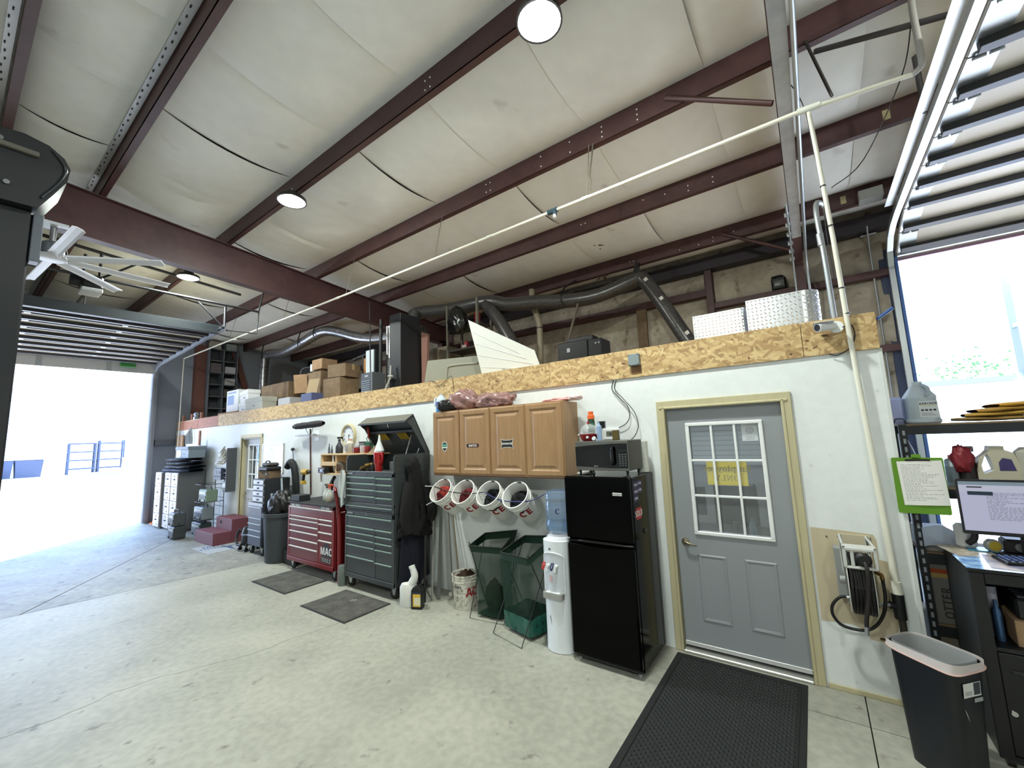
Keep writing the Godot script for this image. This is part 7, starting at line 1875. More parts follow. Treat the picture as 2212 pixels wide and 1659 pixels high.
func build_right_side():
	# steel boltless rack past the wall end
	var dk := c(0.13, 0.14, 0.155, 0.5, 0.2)
	var r = thing("steel_rack", "dark slotted steel rack standing past the end of the white wall", "rack", 0, 0, 0)
	for q in [[1.64, -0.2], [1.64, -0.66], [3.1, -0.2], [3.1, -0.66]]:
		var s := S()
		abx(s, q[0] - 0.02, q[0] + 0.022, 0.0, 1.88, q[1] - 0.003, q[1], 0.0)
		abx(s, q[0] - 0.022, q[0] - 0.019, 0.0, 1.88, q[1] - 0.04, q[1], 0.0)
		var p = part(r, "post", s, dk)
		var sl := S()
		for k in 30: abx(sl, q[0] - 0.006, q[0] + 0.008, 0.06 + k * 0.06, 0.095 + k * 0.06, q[1], q[1] + 0.001)
		part(p, "slots", sl, c(0.62, 0.64, 0.66, 0.6)).set_meta("kind", "stuff")
	for y in [1.88, 1.43, 0.98, 0.5, 0.12]:
		var b := S()
		abx(b, 1.625, 3.12, y - 0.075, y - 0.012, -0.215, -0.205, 0.002)
		abx(b, 1.625, 3.12, y - 0.075, y - 0.012, -0.665, -0.655, 0.002)
		part(r, "beam", b, dk)
		part(r, "shelf_board", bx(1.63, 3.11, y - 0.012, y, -0.655, -0.215, 0.001), c(0.50, 0.42, 0.32, 0.8))
	# top shelf
	var kj = thing("cleaner_jug", "white gallon jug of cleaner on the rack's top shelf", "jug", 1.77, 1.881, -0.33, 8)
	part(kj, "body", lt([Vector2(0, 0), Vector2(0.108, 0.0), Vector2(0.118, 0.01), Vector2(0.118, 0.028), Vector2(0.112, 0.035), Vector2(0.104, 0.18), Vector2(0.108, 0.19), Vector2(0.104, 0.205), Vector2(0.045, 0.285), Vector2(0.034, 0.30), Vector2(0.034, 0.315), Vector2(0, 0.316)], 4, Transform3D(Basis(V(0, 1, 0), PI / 4), Vector3.ZERO)), c(0.74, 0.78, 0.80, 0.4))
	part(kj, "handle", tb(curve([V(0.02, 0.285, 0.03), V(0.03, 0.26, 0.085), V(0.03, 0.22, 0.09), V(0.02, 0.20, 0.075)], 4), 0.012, 8), c(0.66, 0.70, 0.73, 0.4))
	part(kj, "label", bx(-0.03, 0.074, 0.045, 0.165, 0.0795, 0.081), c(0.82, 0.84, 0.85, 0.6))
	text(kj, "lettering", "KÄRCHER", 0.016, c(0.08, 0.08, 0.09), at(0.022, 0.145, 0.0815), 0.0006)
	part(kj, "label_rule", bx(-0.02, 0.066, 0.128, 0.131, 0.081, 0.0816), c(0.85, 0.78, 0.2))
	for k in 4: part(kj, "label_icon", bx(-0.02 + k * 0.022, -0.005 + k * 0.022, 0.092, 0.104, 0.081, 0.0816), c(0.12, 0.12, 0.13))
	for k in 3: part(kj, "label_text", bx(-0.02, 0.06 - 0.01 * k, 0.058 + k * 0.008, 0.061 + k * 0.008, 0.081, 0.0815), c(0.5, 0.52, 0.54))
	var zb = thing("frosted_bag", "frosted lavender plastic bag beside the cleaner jug", "bag", 1.645, 1.881, -0.40)
	part(zb, "bag", bx(-0.055, 0.045, 0, 0.21, -0.05, 0.05, 0.02), glass(0.74, 0.76, 0.90, 0.85, 0.4))
	part(zb, "cord", tb(curve([V(-0.03, 0.01, 0.06), V(-0.02, 0.04, 0.065), V(0.02, 0.04, 0.07), V(0.035, 0.01, 0.07)], 4), 0.004, 5), c(0.2, 0.2, 0.22))
	var yy := c(0.70, 0.55, 0.22, 0.85)
	for k in 4:
		solo("yellow_cloth", ["yellow leather cloth, lowest of the folded pile on the rack", "yellow leather cloth, second from the bottom of the pile", "yellow leather cloth, third from the bottom of the pile", "yellow leather cloth on top of the folded pile"][k], "cloth", folded(k + 3, [0.33, 0.30, 0.28, 0.22][k]), [c(0.55, 0.44, 0.24, 0.85), yy, c(0.66, 0.50, 0.20, 0.85), c(0.76, 0.58, 0.20, 0.85)][k], Transform3D(Basis.from_euler(V(0, 0.1 * k - 0.15, 0.05 * k)).scaled(V(1, 0.42, 0.6)), V(2.27 + 0.03 * k, 1.882 + k * 0.033, -0.40)), "yellow cloths on the rack")
	# second shelf
	var ae = thing("aerosol_can", "silver aerosol can on the rack behind the clipboard", "spray can", 1.875, 1.431, -0.30)
	part(ae, "can", lt([Vector2(0, 0), Vector2(0.033, 0), Vector2(0.033, 0.18), Vector2(0.026, 0.19), Vector2(0.018, 0.195), Vector2(0, 0.195)], 20), c(0.62, 0.66, 0.69, 0.35, 0.4))
	part(ae, "nozzle", lt([Vector2(0, 0.195), Vector2(0.012, 0.195), Vector2(0.01, 0.22), Vector2(0, 0.222)], 12), c(0.8, 0.5, 0.5))
	part(ae, "label", lt([Vector2(0.0335, 0.03), Vector2(0.0335, 0.14)], 20), c(0.48, 0.52, 0.56, 0.4))
	var rb = thing("red_bag_bottle", "red and black bottle with a trigger on the rack behind the monitor", "bottle", 1.955, 1.431, -0.32, 15)
	part(rb, "body", lt([Vector2(0, 0), Vector2(0.055, 0), Vector2(0.055, 0.15), Vector2(0.03, 0.21), Vector2(0.02, 0.24), Vector2(0, 0.24)], 16), c(0.10, 0.07, 0.08, 0.5))
	part(rb, "wrap", bag_lump(81, 0.06, 0.19, 0.045), c(0.50, 0.09, 0.14, 0.5), at(-0.03, 0.10, 0.03))
	part(rb, "trigger", bx(-0.03, 0.05, 0.24, 0.28, -0.014, 0.014, 0.006), c(0.45, 0.42, 0.42, 0.5))
	var cj = thing("cream_jug", "cream jug with a purple label on the rack behind the monitor", "jug", 2.10, 1.431, -0.32)
	var cjm := c(0.76, 0.73, 0.64, 0.45)
	part(cj, "body", ex([Vector2(-0.105, 0), Vector2(0.105, 0), Vector2(0.105, 0.13), Vector2(0.075, 0.235), Vector2(0.035, 0.255), Vector2(0.035, 0.28), Vector2(-0.03, 0.28), Vector2(-0.035, 0.25), Vector2(-0.05, 0.235), Vector2(-0.035, 0.20), Vector2(-0.02, 0.12), Vector2(-0.075, 0.09), Vector2(-0.08, 0.15), Vector2(-0.06, 0.21), Vector2(-0.045, 0.237), Vector2(-0.085, 0.20), Vector2(-0.105, 0.12)], 0.10, at(0, 0, -0.05)), cjm)
	part(cj, "label", ex([Vector2(0.0, 0.115), Vector2(0.075, 0.115), Vector2(0.06, 0.19), Vector2(0.02, 0.20), Vector2(0.0, 0.17)], 0.002, at(0, 0, 0.05)), c(0.24, 0.20, 0.40, 0.5))
	var fn = thing("desk_fan", "small white fan at the right frame edge behind the monitor", "fan", 2.26, 1.431, -0.30)
	part(fn, "housing", bx(-0.075, 0.12, 0, 0.27, -0.05, 0.05, 0.03), c(0.70, 0.69, 0.64, 0.5))
	for k in 14: part(fn, "grille_spoke", tb([V(0.04 + cos(k * 0.45) * 0.02, 0.13 + sin(k * 0.45) * 0.02, 0.053), V(0.04 + cos(k * 0.45) * 0.085, 0.13 + sin(k * 0.45) * 0.085, 0.053)], 0.003, 4), c(0.88, 0.88, 0.86))
	# clipboard hung on the rack
	var cb = thing("clipboard", "bright green clipboard with a printed sheet hung on the rack", "clipboard", 1.655, 1.465, 0.02)
	part(cb, "board", ex(rrect(0.26, 0.375, 0.012), 0.005), c(0.36, 0.55, 0.08, 0.5))
	part(cb, "hang_tab", ex(rrect(0.05, 0.03, 0.01, 4, 0.0, 0.195), 0.005), c(0.36, 0.55, 0.08, 0.5))
	part(cb, "hook", tb([V(0.0, 0.2, 0.0), V(0.0, 0.23, -0.05), V(0.0, 0.30, -0.21)], 0.004, 5), steel)
	part(cb, "clip", bx(-0.06, 0.065, 0.165, 0.178, 0.005, 0.016, 0.003), c(0.16, 0.14, 0.13, 0.4, 0.4))
	var sht = solo("printed_form", "white printed form clipped to the green clipboard", "paper", card(0.225, 0.295, 0.006), printed(page(180, 236, 5, Color(0.45, 0.44, 0.44), Color(0.9, 0.89, 0.87))), at(1.668, 1.483, 0.027, 0, 0, 2.0))
	# lower shelves: boxes and papers seen between post and desk
	var lw = [[1.72, 0.98, "crumpled white shop paper hanging off the rack above the desk", 0], [1.72, 0.981, "orange and white parts carton on the rack beside the desk", 1], [1.74, 0.501, "grey carton with upright lettering low on the rack", 2], [1.72, 0.121, "tan carton on the rack's bottom shelf", 3]]
	var pp := S()
	sheet(pp, 14, 10, func(u, v): return V(lerpf(1.655, 1.86, u), lerpf(1.02, 1.165, v) - 0.035 * u * u + 0.015 * sin(u * 6 + v * 5), -0.19 + 0.05 * sin(v * 3) * u))
	solo("draped_paper", lw[0][2], "paper", pp, c(0.66, 0.69, 0.76, 0.8))
	var ob = thing("parts_carton", lw[1][2], "carton", 1.73, 0.981 - 0.0, -0.40)
	part(ob, "body", bx(-0.09, 0.09, 0.0, 0.14, -0.15, 0.16, 0.002), c(0.60, 0.58, 0.54, 0.7))
	var lb = thing("orange_carton", "flat carton with orange bands on the rack below the paper", "carton", 1.715, 0.501, -0.40)
	part(lb, "body", bx(-0.05, 0.09, 0.0, 0.40, -0.15, 0.17, 0.002), c(0.46, 0.45, 0.43, 0.7))
	part(lb, "orange_band", bx(-0.048, 0.088, 0.335, 0.365, 0.17, 0.171), c(0.62, 0.26, 0.10))
	part(lb, "tan_band", bx(-0.048, 0.088, 0.305, 0.335, 0.17, 0.171), c(0.66, 0.55, 0.32))
	var gl = text(lb, "lettering", "OTTER", 0.05, c(0.22, 0.22, 0.22), Transform3D(Basis(V(0, 0, 1), PI / 2), V(0.02, 0.14, 0.172)), 0.001)
	var bbx = thing("tan_carton", lw[3][2], "carton", 1.74, 0.121, -0.40)
	part(bbx, "body", bx(-0.10, 0.12, 0, 0.34, -0.18, 0.17, 0.003), c(0.46, 0.43, 0.37, 0.8))
	var bn = thing("black_bin", "black plastic bin with a white sheet in it on the rack", "bin", 1.84, 0.501, -0.42)
	part(bn, "body", bx(-0.03, 0.20, 0, 0.26, -0.15, 0.15, 0.01), c(0.06, 0.06, 0.07, 0.5))
	# black rolling desk cabinet
	var d = thing("desk_cabinet", "black steel workstation cabinet at the right edge", "desk")
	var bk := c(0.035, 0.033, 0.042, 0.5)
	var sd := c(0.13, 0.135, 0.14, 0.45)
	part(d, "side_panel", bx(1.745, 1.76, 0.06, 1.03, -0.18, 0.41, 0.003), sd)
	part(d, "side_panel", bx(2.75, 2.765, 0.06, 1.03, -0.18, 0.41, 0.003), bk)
	part(d, "corner_post", bx(1.742, 1.80, 0.06, 1.03, 0.40, 0.425, 0.003), bk)
	part(d, "top", bx(1.735, 2.775, 1.03, 1.05, -0.19, 0.43, 0.004), bk)
	part(d, "top_rail", bx(1.80, 2.765, 0.97, 1.03, 0.40, 0.422, 0.003), bk)
	part(d, "back_panel", bx(1.76, 2.75, 0.06, 1.03, -0.18, -0.17), bk)
	part(d, "shelf", bx(1.76, 2.75, 0.615, 0.635, -0.17, 0.42, 0.002), bk)
	part(d, "bottom", bx(1.76, 2.75, 0.06, 0.08, -0.17, 0.41), bk)
	var dd = part(d, "drawer_front", bx(1.80, 2.74, 0.09, 0.61, 0.405, 0.423, 0.004), bk)
	part(dd, "drawer_pull", bx(1.84, 2.6, 0.51, 0.53, 0.423, 0.432, 0.003), c(0.10, 0.10, 0.11, 0.4))
	part(dd, "recess_line", bx(1.815, 2.72, 0.565, 0.57, 0.423, 0.4245), c(0.09, 0.09, 0.1, 0.5))
	part(dd, "lock", lt([Vector2(0, 0), Vector2(0.016, 0), Vector2(0.013, 0.006), Vector2(0, 0.007)], 16, Transform3D(Basis(V(1, 0, 0), PI / 2), V(1.825, 0.305, 0.423))), chrome)
	for q in [[1.79, 0.36], [2.7, 0.36], [1.79, -0.12], [2.7, -0.12]]: part(d, "caster", cy(V(q[0] - 0.015, 0.031, q[1]), V(q[0] + 0.015, 0.031, q[1]), 0.031, -1, 14), black_plastic)
	# in the open bay
	var cbx = thing("brown_carton", "brown carton on the workstation's open shelf", "carton", 2.02, 0.636, 0.24)
	part(cbx, "body", bx(-0.12, 0.16, 0, 0.14, -0.14, 0.12, 0.003), card_brown2)
	part(cbx, "print", bx(-0.06, -0.02, 0.03, 0.04, 0.12, 0.1205), c(0.25, 0.18, 0.12))
	var wbt = thing("steel_bottle", "slim blue steel bottle in the workstation's open bay", "bottle", 1.85, 0.636, 0.30)
	part(wbt, "body", lt([Vector2(0, 0), Vector2(0.02, 0), Vector2(0.02, 0.16), Vector2(0.009, 0.19), Vector2(0.009, 0.22), Vector2(0, 0.22)], 14), c(0.25, 0.36, 0.50, 0.25, 0.6))
	var wcl = thing("white_cup_holder", "white plastic cup by the bottle in the open bay", "cup", 1.845, 0.858, 0.24)
	part(wcl, "cup", lt([Vector2(0, -0.22), Vector2(0.026, -0.22), Vector2(0.032, 0.05), Vector2(0.03, 0.06), Vector2(0, 0.05)], 16), c(0.62, 0.62, 0.68, 0.4))
	var prn = thing("small_printer", "dark printer with a ribbed tray in the workstation's bay", "printer", 2.05, 0.777, 0.2)
	part(prn, "body", bx(-0.13, 0.2, 0, 0.11, -0.12, 0.14, 0.01), c(0.09, 0.10, 0.115, 0.4))
	for k in 5: part(prn, "rib", bx(-0.11, 0.12, 0.11, 0.118, -0.09 + k * 0.045, -0.075 + k * 0.045), c(0.25, 0.27, 0.30, 0.4))
	# desk top: prints, mouse mat, keyboard, tape, speaker, phone
	solo("blue_flyer", "glossy blue printed flyer at the desk's front left corner", "paper", card(0.28, 0.30), printed(cloud_print(9, Color(0.36, 0.55, 0.80), Color(0.75, 0.86, 0.95)), 0.2), Transform3D(Basis(V(1, 0, 0), -PI / 2), V(1.875, 1.0515, 0.28)))
	solo("colour_brochure", "tan and white printed brochure at the desk's back left", "paper", card(0.22, 0.30), printed(cloud_print(10, Color(0.62, 0.55, 0.45), Color(0.86, 0.84, 0.80)), 0.3), Transform3D(Basis(V(0, 1, 0), 0.2) * Basis(V(1, 0, 0), -PI / 2), V(1.83, 1.0525, -0.02)))
	solo("teal_booklet", "small teal booklet behind the brochure on the desk", "booklet", bx(1.84, 1.99, 1.0535, 1.0585, -0.14, -0.02, 0.001), c(0.20, 0.46, 0.58, 0.4))
	solo("picture_mouse_mat", "mouse mat with a faded photo print on the desk", "mouse mat", card(0.52, 0.34), printed(cloud_print(12, Color(0.45, 0.45, 0.55), Color(0.78, 0.72, 0.68)), 0.5), Transform3D(Basis(V(0, 1, 0), -0.1) * Basis(V(1, 0, 0), -PI / 2), V(2.12, 1.053, 0.24)))
	var kb = thing("keyboard", "black keyboard with pale keys on the mouse mat", "keyboard", 2.13, 1.054, 0.17, 8)
	part(kb, "base", bx(-0.22, 0.24, 0, 0.018, -0.08, 0.09, 0.008), c(0.06, 0.065, 0.08, 0.4))
	var key := fin(bx(-0.008, 0.008, 0, 0.007, -0.008, 0.008, 0.002))
	for i in 14:
		for j in 5: part(kb, "key", key, c(0.26, 0.33, 0.52, 0.5), at(-0.19 + i * 0.03, 0.018, -0.055 + j * 0.026))
	var tp = thing("tape_measure", "yellow and silver tape measure on the desk", "tape measure", 1.955, 1.0535, -0.04, 15)
	part(tp, "case", lt([Vector2(0, -0.022), Vector2(0.036, -0.022), Vector2(0.04, -0.015), Vector2(0.04, 0.015), Vector2(0.036, 0.022), Vector2(0, 0.022)], 22, Transform3D(Basis(V(1, 0, 0), PI / 2), V(0, 0.041, 0))), c(0.62, 0.62, 0.60, 0.3, 0.4))
	part(tp, "face_label", lt([Vector2(0, 0), Vector2(0.03, 0), Vector2(0.029, 0.002), Vector2(0, 0.002)], 20, Transform3D(Basis(V(1, 0, 0), PI / 2), V(0, 0.041, 0.022))), c(0.66, 0.58, 0.18, 0.4))
	var sp = thing("round_speaker", "small dark speaker with a silver dial under the monitor", "speaker", 2.06, 1.0515, -0.08)
	part(sp, "body", bx(-0.06, 0.08, 0, 0.09, -0.06, 0.06, 0.015), c(0.08, 0.07, 0.08, 0.5))
	part(sp, "dial", cy(V(0.01, 0.045, 0.06), V(0.01, 0.045, 0.068), 0.026, -1, 20), c(0.62, 0.62, 0.64, 0.3, 0.5))
	# monitor
	var mo = thing("computer_monitor", "black framed monitor showing a web page on the desk", "monitor", 2.09, 1.052, 0.05, -2)
	part(mo, "bezel", bx(-0.275, 0.275, 0.125, 0.465, 0, 0.03, 0.004), black_plastic)
	part(mo, "stand", bx(-0.03, 0.03, 0.008, 0.2, -0.03, 0.0, 0.006), black_plastic)
	part(mo, "base", bx(-0.12, 0.12, 0, 0.009, -0.10, 0.07, 0.003), black_plastic)
	var im := page(320, 200, 33, Color(0.62, 0.62, 0.70), Color(0.80, 0.81, 0.92), 0.22, 18)
	im.fill_rect(Rect2i(0, 0, 320, 14), Color(0.55, 0.63, 0.68))
	im.fill_rect(Rect2i(0, 14, 320, 26), Color(0.83, 0.84, 0.92))
	im.fill_rect(Rect2i(22, 20, 40, 5), Color(0.15, 0.16, 0.2))
	im.fill_rect(Rect2i(22, 40, 66, 15), Color(0.10, 0.20, 0.26))
	im.fill_rect(Rect2i(205, 60, 100, 90), Color(0.88, 0.88, 0.96))
	im.fill_rect(Rect2i(226, 120, 60, 8), Color(0.16, 0.42, 0.30))
	for y in [76, 84, 92, 100]: im.fill_rect(Rect2i(226, y, 50, 2), Color(0.5, 0.52, 0.6))
	var scm := StandardMaterial3D.new()
	scm.albedo_color = Color(0.02, 0.02, 0.02)
	scm.emission_enabled = true
	scm.emission_texture = ImageTexture.create_from_image(im)
	scm.emission_energy_multiplier = 0.62
	scm.roughness = 0.3
	part(mo, "screen", card(0.53, 0.305), scm, at(0, 0.30, 0.0305))
	var scl := AreaLight3D.new()
	scl.name = "screen_light"
	scl.area_size = Vector2(0.5, 0.28)
	scl.light_color = Color(0.85, 0.87, 1.0)
	scl.light_energy = 0.06
	scl.shadow_enabled = true
	scl.transform = Transform3D(Basis(V(0, 1, 0), PI), V(0, 0.30, 0.036)) * Transform3D(Basis(V(0, 1, 0), PI), Vector3.ZERO)
	mo.add_child(scl)
	scl.rotation.y = PI
	var wc = thing("white_webcam", "white desk phone with a black handset left of the monitor", "phone", 1.85, 1.052, -0.1)
	part(wc, "body", bx(-0.05, 0.05, 0, 0.16, -0.04, 0.03, 0.02), c(0.80, 0.80, 0.80, 0.4))
	part(wc, "handset", tb(curve([V(0.0, 0.18, 0.04), V(0.03, 0.15, 0.06), V(0.03, 0.08, 0.06), V(0.0, 0.04, 0.04)], 4), 0.018, 8), black_plastic)
	# kitchen bin with a bag
	var tn = thing("waste_bin_kitchen", "navy blue bin lined with a clear bag beside the workstation", "bin", 1.515, 0, 0.585, 48)
	var nav := c(0.025, 0.035, 0.06, 0.45)
	var body := func(u, v, off):
		var a: float = u * TAU
		var hx: float = lerpf(0.095, 0.118, v) + off
		var hz: float = lerpf(0.135, 0.168, v) + off
		var e := 0.42
		return V(signf(cos(a)) * pow(absf(cos(a)), e) * hx, v * 0.62, signf(sin(a)) * pow(absf(sin(a)), e) * hz)
	var bs := S()
	sheet(bs, 48, 8, func(u, v): return body.call(u, v, 0.0))
	part(tn, "body", bs, nav)
	var fs := S()
	sheet(fs, 48, 1, func(u, v): return body.call(u, 0.0, 0.0) * V(v, 1, v) + V(0, 0.003, 0))
	part(tn, "floor", fs, nav)
	var lab := Image.create(64, 40, false, Image.FORMAT_RGB8)
	lab.fill(Color(0.80, 0.80, 0.78))
	lab.fill_rect(Rect2i(38, 2, 24, 34), Color(0.20, 0.21, 0.23))
	for y in [24, 28, 32]: lab.fill_rect(Rect2i(6, y, 26, 2), Color(0.5, 0.5, 0.5))
	part(tn, "label", card(0.12, 0.07), printed(lab), at(-0.01, 0.50, 0.1645, 0, 3))
	part(tn, "barcode", card(0.06, 0.02), c(0.6, 0.6, 0.6), at(0.03, 0.445, 0.1615, 0, 3))
	var bag := glass(0.62, 0.63, 0.63, 0.82, 0.35)
	var bgs := S()
	sheet(bgs, 60, 8, func(u, v):
		var p: Vector3 = body.call(u, 1.0, 0.012)
		var w: float = 0.006 * sin(u * 70.0) * sin(PI * v)
		return V(p.x * (1.0 + w), 0.588 + 0.042 * v + 0.008 * sin(u * 12.0) * (1 - v), p.z * (1.0 + w)))
	part(tn, "bag_cuff", bgs, glass(0.90, 0.86, 0.84, 0.7, 0.35))
	var bin_ := S()
	sheet(bin_, 60, 10, func(u, v):
		var p: Vector3 = body.call(u, 1.0, -0.008)
		var k: float = lerpf(1.0, 0.80, v) * (1.0 + 0.04 * sin(u * 44.0 + v * 3) * v)
		return V(p.x * k, 0.63 - 0.34 * v, p.z * k))
	part(tn, "bag_lining", bin_, bag)
	part(tn, "bag_hem", tb(hem_path(body), 0.004, 5), c(0.80, 0.66, 0.62, 0.5))
	part(tn, "side_sticker", ex([Vector2(-0.012, 0.03), Vector2(0.0, 0.01), Vector2(0.012, -0.03), Vector2(0.0, 0.0)], 0.001, at(-0.06, 0.38, 0.158, 0, 3)), c(0.72, 0.76, 0.70))

func hem_path(body) -> Array:
	var o := []
	for i in 41:
		var p: Vector3 = body.call(i / 40.0, 1.0, 0.014)
		o.append(V(p.x, 0.588 + 0.008 * sin(i / 40.0 * 12.0), p.z))
	return o
func cloud_print(seed_, a: Color, b: Color) -> Image:
	var n := seam_noise(seed_, 0.03, 3, 96)
	var img := Image.create(96, 96, false, Image.FORMAT_RGB8)
	for y in 96:
		for x in 96: img.set_pixel(x, y, a.lerp(b, clampf(n.get_pixel(x, y).r * 1.4 - 0.2, 0, 1)))
	return img

func tread_plate(t, n, w, h, bend, T: Transform3D):   # diamond plate face w x h, its right end rolled back by radius bend
	var f := func(u, v):
		var flat = w - bend
		var d: float = u * (w + bend * 0.57)
		if d < flat: return V(d, v * h, 0.0)
		var a: float = (d - flat) / maxf(bend, 0.001)
		return V(flat + sin(a) * bend, v * h, -bend + cos(a) * bend)
	var s := S()
	sheet(s, 24, 4, f)
	var pl = part(t, n, s, alu, T)
	var bs := S()
	var L: float = w + bend * 0.57
	var nx := int(L / 0.03)
	var ny := int(h / 0.03)
	for i in nx:
		for j in ny:
			var u0 := (i + 0.5) / nx
			var v0 := (j + 0.5) / ny
			var p: Vector3 = f.call(u0, v0)
			var q: Vector3 = f.call(minf(u0 + 0.01, 1.0), v0)
			var tx := (q - p).normalized()
			var nz := tx.cross(V(0, 1, 0))
			var ang := PI / 4 if (i + j) % 2 == 0 else -PI / 4
			var ax := tx * cos(ang) + V(0, 1, 0) * sin(ang)
			var ay := nz.cross(ax)
			var a := p + ax * 0.017
			var b := p - ax * 0.017
			var cc := p + ay * 0.006
			var d := p - ay * 0.006
			var top := p + nz * 0.004
			for tri in [[a, cc], [cc, b], [b, d], [d, a]]: poly(bs, [tri[0], tri[1], top], nz)
	part(pl, "tread_pattern", bs, c(0.88, 0.88, 0.88, 0.22, 0.95))

func carton(n, label, x0, x1, y0, y1, z0, z1, m, ry = 0.0, lid = 0, group = ""):
	var w: float = x1 - x0
	var d: float = z1 - z0
	var t = thing(n, label, "box", (x0 + x1) / 2, y0, (z0 + z1) / 2, ry, group)
	part(t, "body", bx(-w / 2, w / 2, 0, y1 - y0, -d / 2, d / 2, 0.004), m)
	if lid == 1:
		part(t, "lid", bx(-w / 2 - 0.01, w / 2 + 0.01, (y1 - y0) * 0.68, y1 - y0 + 0.006, -d / 2 - 0.01, d / 2 + 0.01, 0.004), m)
		part(t, "hand_slot", bx(-0.06, 0.06, (y1 - y0) * 0.4, (y1 - y0) * 0.47, d / 2, d / 2 + 0.002), c(0.2, 0.2, 0.22))
	elif lid == 2:
		part(t, "tape", bx(-w / 2 - 0.001, w / 2 + 0.001, (y1 - y0) * 0.55, y1 - y0 + 0.001, -0.03, 0.03), c(0.70, 0.60, 0.45, 0.4))
	elif lid == 3:
		for sd in [-1, 1]:
			var s := S()
			box(s, V(0, 0.09, 0), V(w, 0.18, 0.004), 0.0)
			part(t, "flap", s, m, Transform3D(Basis(V(1, 0, 0), sd * 0.9), V(0, y1 - y0, sd * d / 2)))
	return t

func build_mezzanine():
	var Y := 2.697
	# diamond plate fender boxes by the rim's right end
	var t1 = thing("tread_plate_fender", "diamond plate aluminium fender, the lower left one on the mezzanine", "fender", 0, 0, 0, 0, "diamond plate fenders")
	tread_plate(t1, "face", 0.445, 0.275, 0.03, at(0.285, Y, -0.16))
	part(t1, "box", bx(0.29, 0.725, Y, Y + 0.272, -0.5, -0.165, 0.02), alu)
	var t2 = thing("tread_plate_fender", "diamond plate aluminium fender with a rolled end, the taller right one", "fender", 0, 0, 0, 0, "diamond plate fenders")
	tread_plate(t2, "face", 0.52, 0.31, 0.12, at(0.74, Y, -0.10))
	part(t2, "box", bx(0.745, 1.2, Y, Y + 0.305, -0.42, -0.23, 0.02), alu)
	# black fluid container on the girt
	var bj = thing("black_fluid_can", "black plastic fluid can sitting on the rear wall girt", "jug", 0.905, 4.101, -3.86)
	part(bj, "body", bx(-0.1, 0.1, 0, 0.2, -0.08, 0.1, 0.02), c(0.05, 0.055, 0.06, 0.5))
	part(bj, "handle", tb(curve([V(-0.08, 0.19, 0), V(-0.05, 0.24, 0), V(0.05, 0.24, 0), V(0.08, 0.19, 0)], 3), 0.014, 6), c(0.05, 0.055, 0.06, 0.5))
	part(bj, "cap", cy(V(-0.07, 0.19, 0.04), V(-0.07, 0.235, 0.04), 0.025, -1, 12), c(0.05, 0.055, 0.06, 0.5))
	part(bj, "label", bx(-0.06, 0.07, 0.05, 0.14, 0.10, 0.102), c(0.34, 0.36, 0.36))
	part(bj, "label_panel", bx(-0.055, 0.02, 0.06, 0.10, 0.102, 0.103), c(0.60, 0.62, 0.60))
	# flexible ducts
	var dm := textured(blend_tex(128, Color(0.24, 0.235, 0.235), Color(0.36, 0.35, 0.345), seam_noise(82, 0.03, 3, 128), seam_noise(83, 0.1, 2, 128), 0.5), 0.3, 4.0, 0.35)
	var db = thing("black_flex_duct", "dark flexible air duct hung across the mezzanine with three drops", "duct")
	part(db, "main_run", tb(curve([V(-5.35, 4.45, -1.55), V(-5.2, 4.52, -1.65), V(-4.6, 4.50, -1.85), V(-3.75, 4.52, -2.05), V(-3.35, 4.42, -2.2), V(-2.85, 4.40, -2.4), V(-2.25, 4.34, -2.6), V(-1.75, 4.38, -2.8), V(-1.12, 4.58, -3.0)], 5), 0.13, 14), dm)
	part(db, "drop", tb(curve([V(-5.2, 4.5, -1.5), V(-5.18, 4.2, -1.45), V(-4.95, 3.6, -1.4), V(-4.7, 2.71, -1.4)], 5), 0.115, 14), dm)
	part(db, "drop", tb(curve([V(-3.78, 4.52, -2.05), V(-3.65, 4.35, -2.0), V(-3.3, 3.9, -1.95), V(-2.6, 2.71, -1.9)], 5), 0.12, 14), dm)
	part(db, "drop", tb(curve([V(-1.12, 4.6, -3.0), V(-1.0, 4.52, -3.0), V(-0.75, 4.1, -2.95), V(-0.45, 3.5, -2.9), V(-0.05, 2.71, -2.85)], 5), 0.12, 14), dm)
	part(db, "strap", tb([V(-1.12, 4.45, -3.0), V(-1.10, yb(-3.13) + 0.02, -3.1)], 0.022, 4), c(0.07, 0.08, 0.08))
	part(db, "strap", ex([Vector2(-0.08, 0), Vector2(0.08, 0), Vector2(0.0, 0.26)], 0.01, at(-1.11, 4.66, -3.0)), c(0.07, 0.08, 0.08))
	part(db, "strap", tb(curve([V(-2.3, 4.20, -2.45), V(-2.34, 4.36, -2.44), V(-2.35, 4.60, -2.6), V(-2.35, yb(-3.13) + 0.02, -3.1)], 3), 0.015, 4), c(0.07, 0.08, 0.08))
	for q in [V(-0.93, 4.48, -2.87), V(-0.69, 4.08, -2.83), V(-0.33, 3.42, -2.77)]: part(db, "tape_tab", bx(-0.03, 0.03, -0.03, 0.03, -0.005, 0.005), c(0.80, 0.80, 0.78), Transform3D(Basis(V(0, 0, 1), 0.5), q))
	var da = thing("foil_flex_duct", "shiny foil flexible duct hung at the mezzanine's far left", "duct")
	part(da, "main_run", tb(curve([V(-12.35, 4.68, -1.75), V(-12.1, 4.72, -1.75), V(-11.2, 4.62, -1.75), V(-10.1, 4.74, -1.75), V(-9.2, 4.86, -1.75), V(-8.6, 4.78, -1.8), V(-7.5, 4.42, -1.9), V(-6.7, 4.32, -2.0), V(-5.6, 4.30, -2.1)], 5), 0.13, 14), foil)
	part(da, "drop", tb([V(-12.4, 4.70, -1.75), V(-12.42, 4.2, -1.73), V(-12.36, 3.3, -1.7), V(-12.36, 2.71, -1.7)], 0.125, 14), foil)
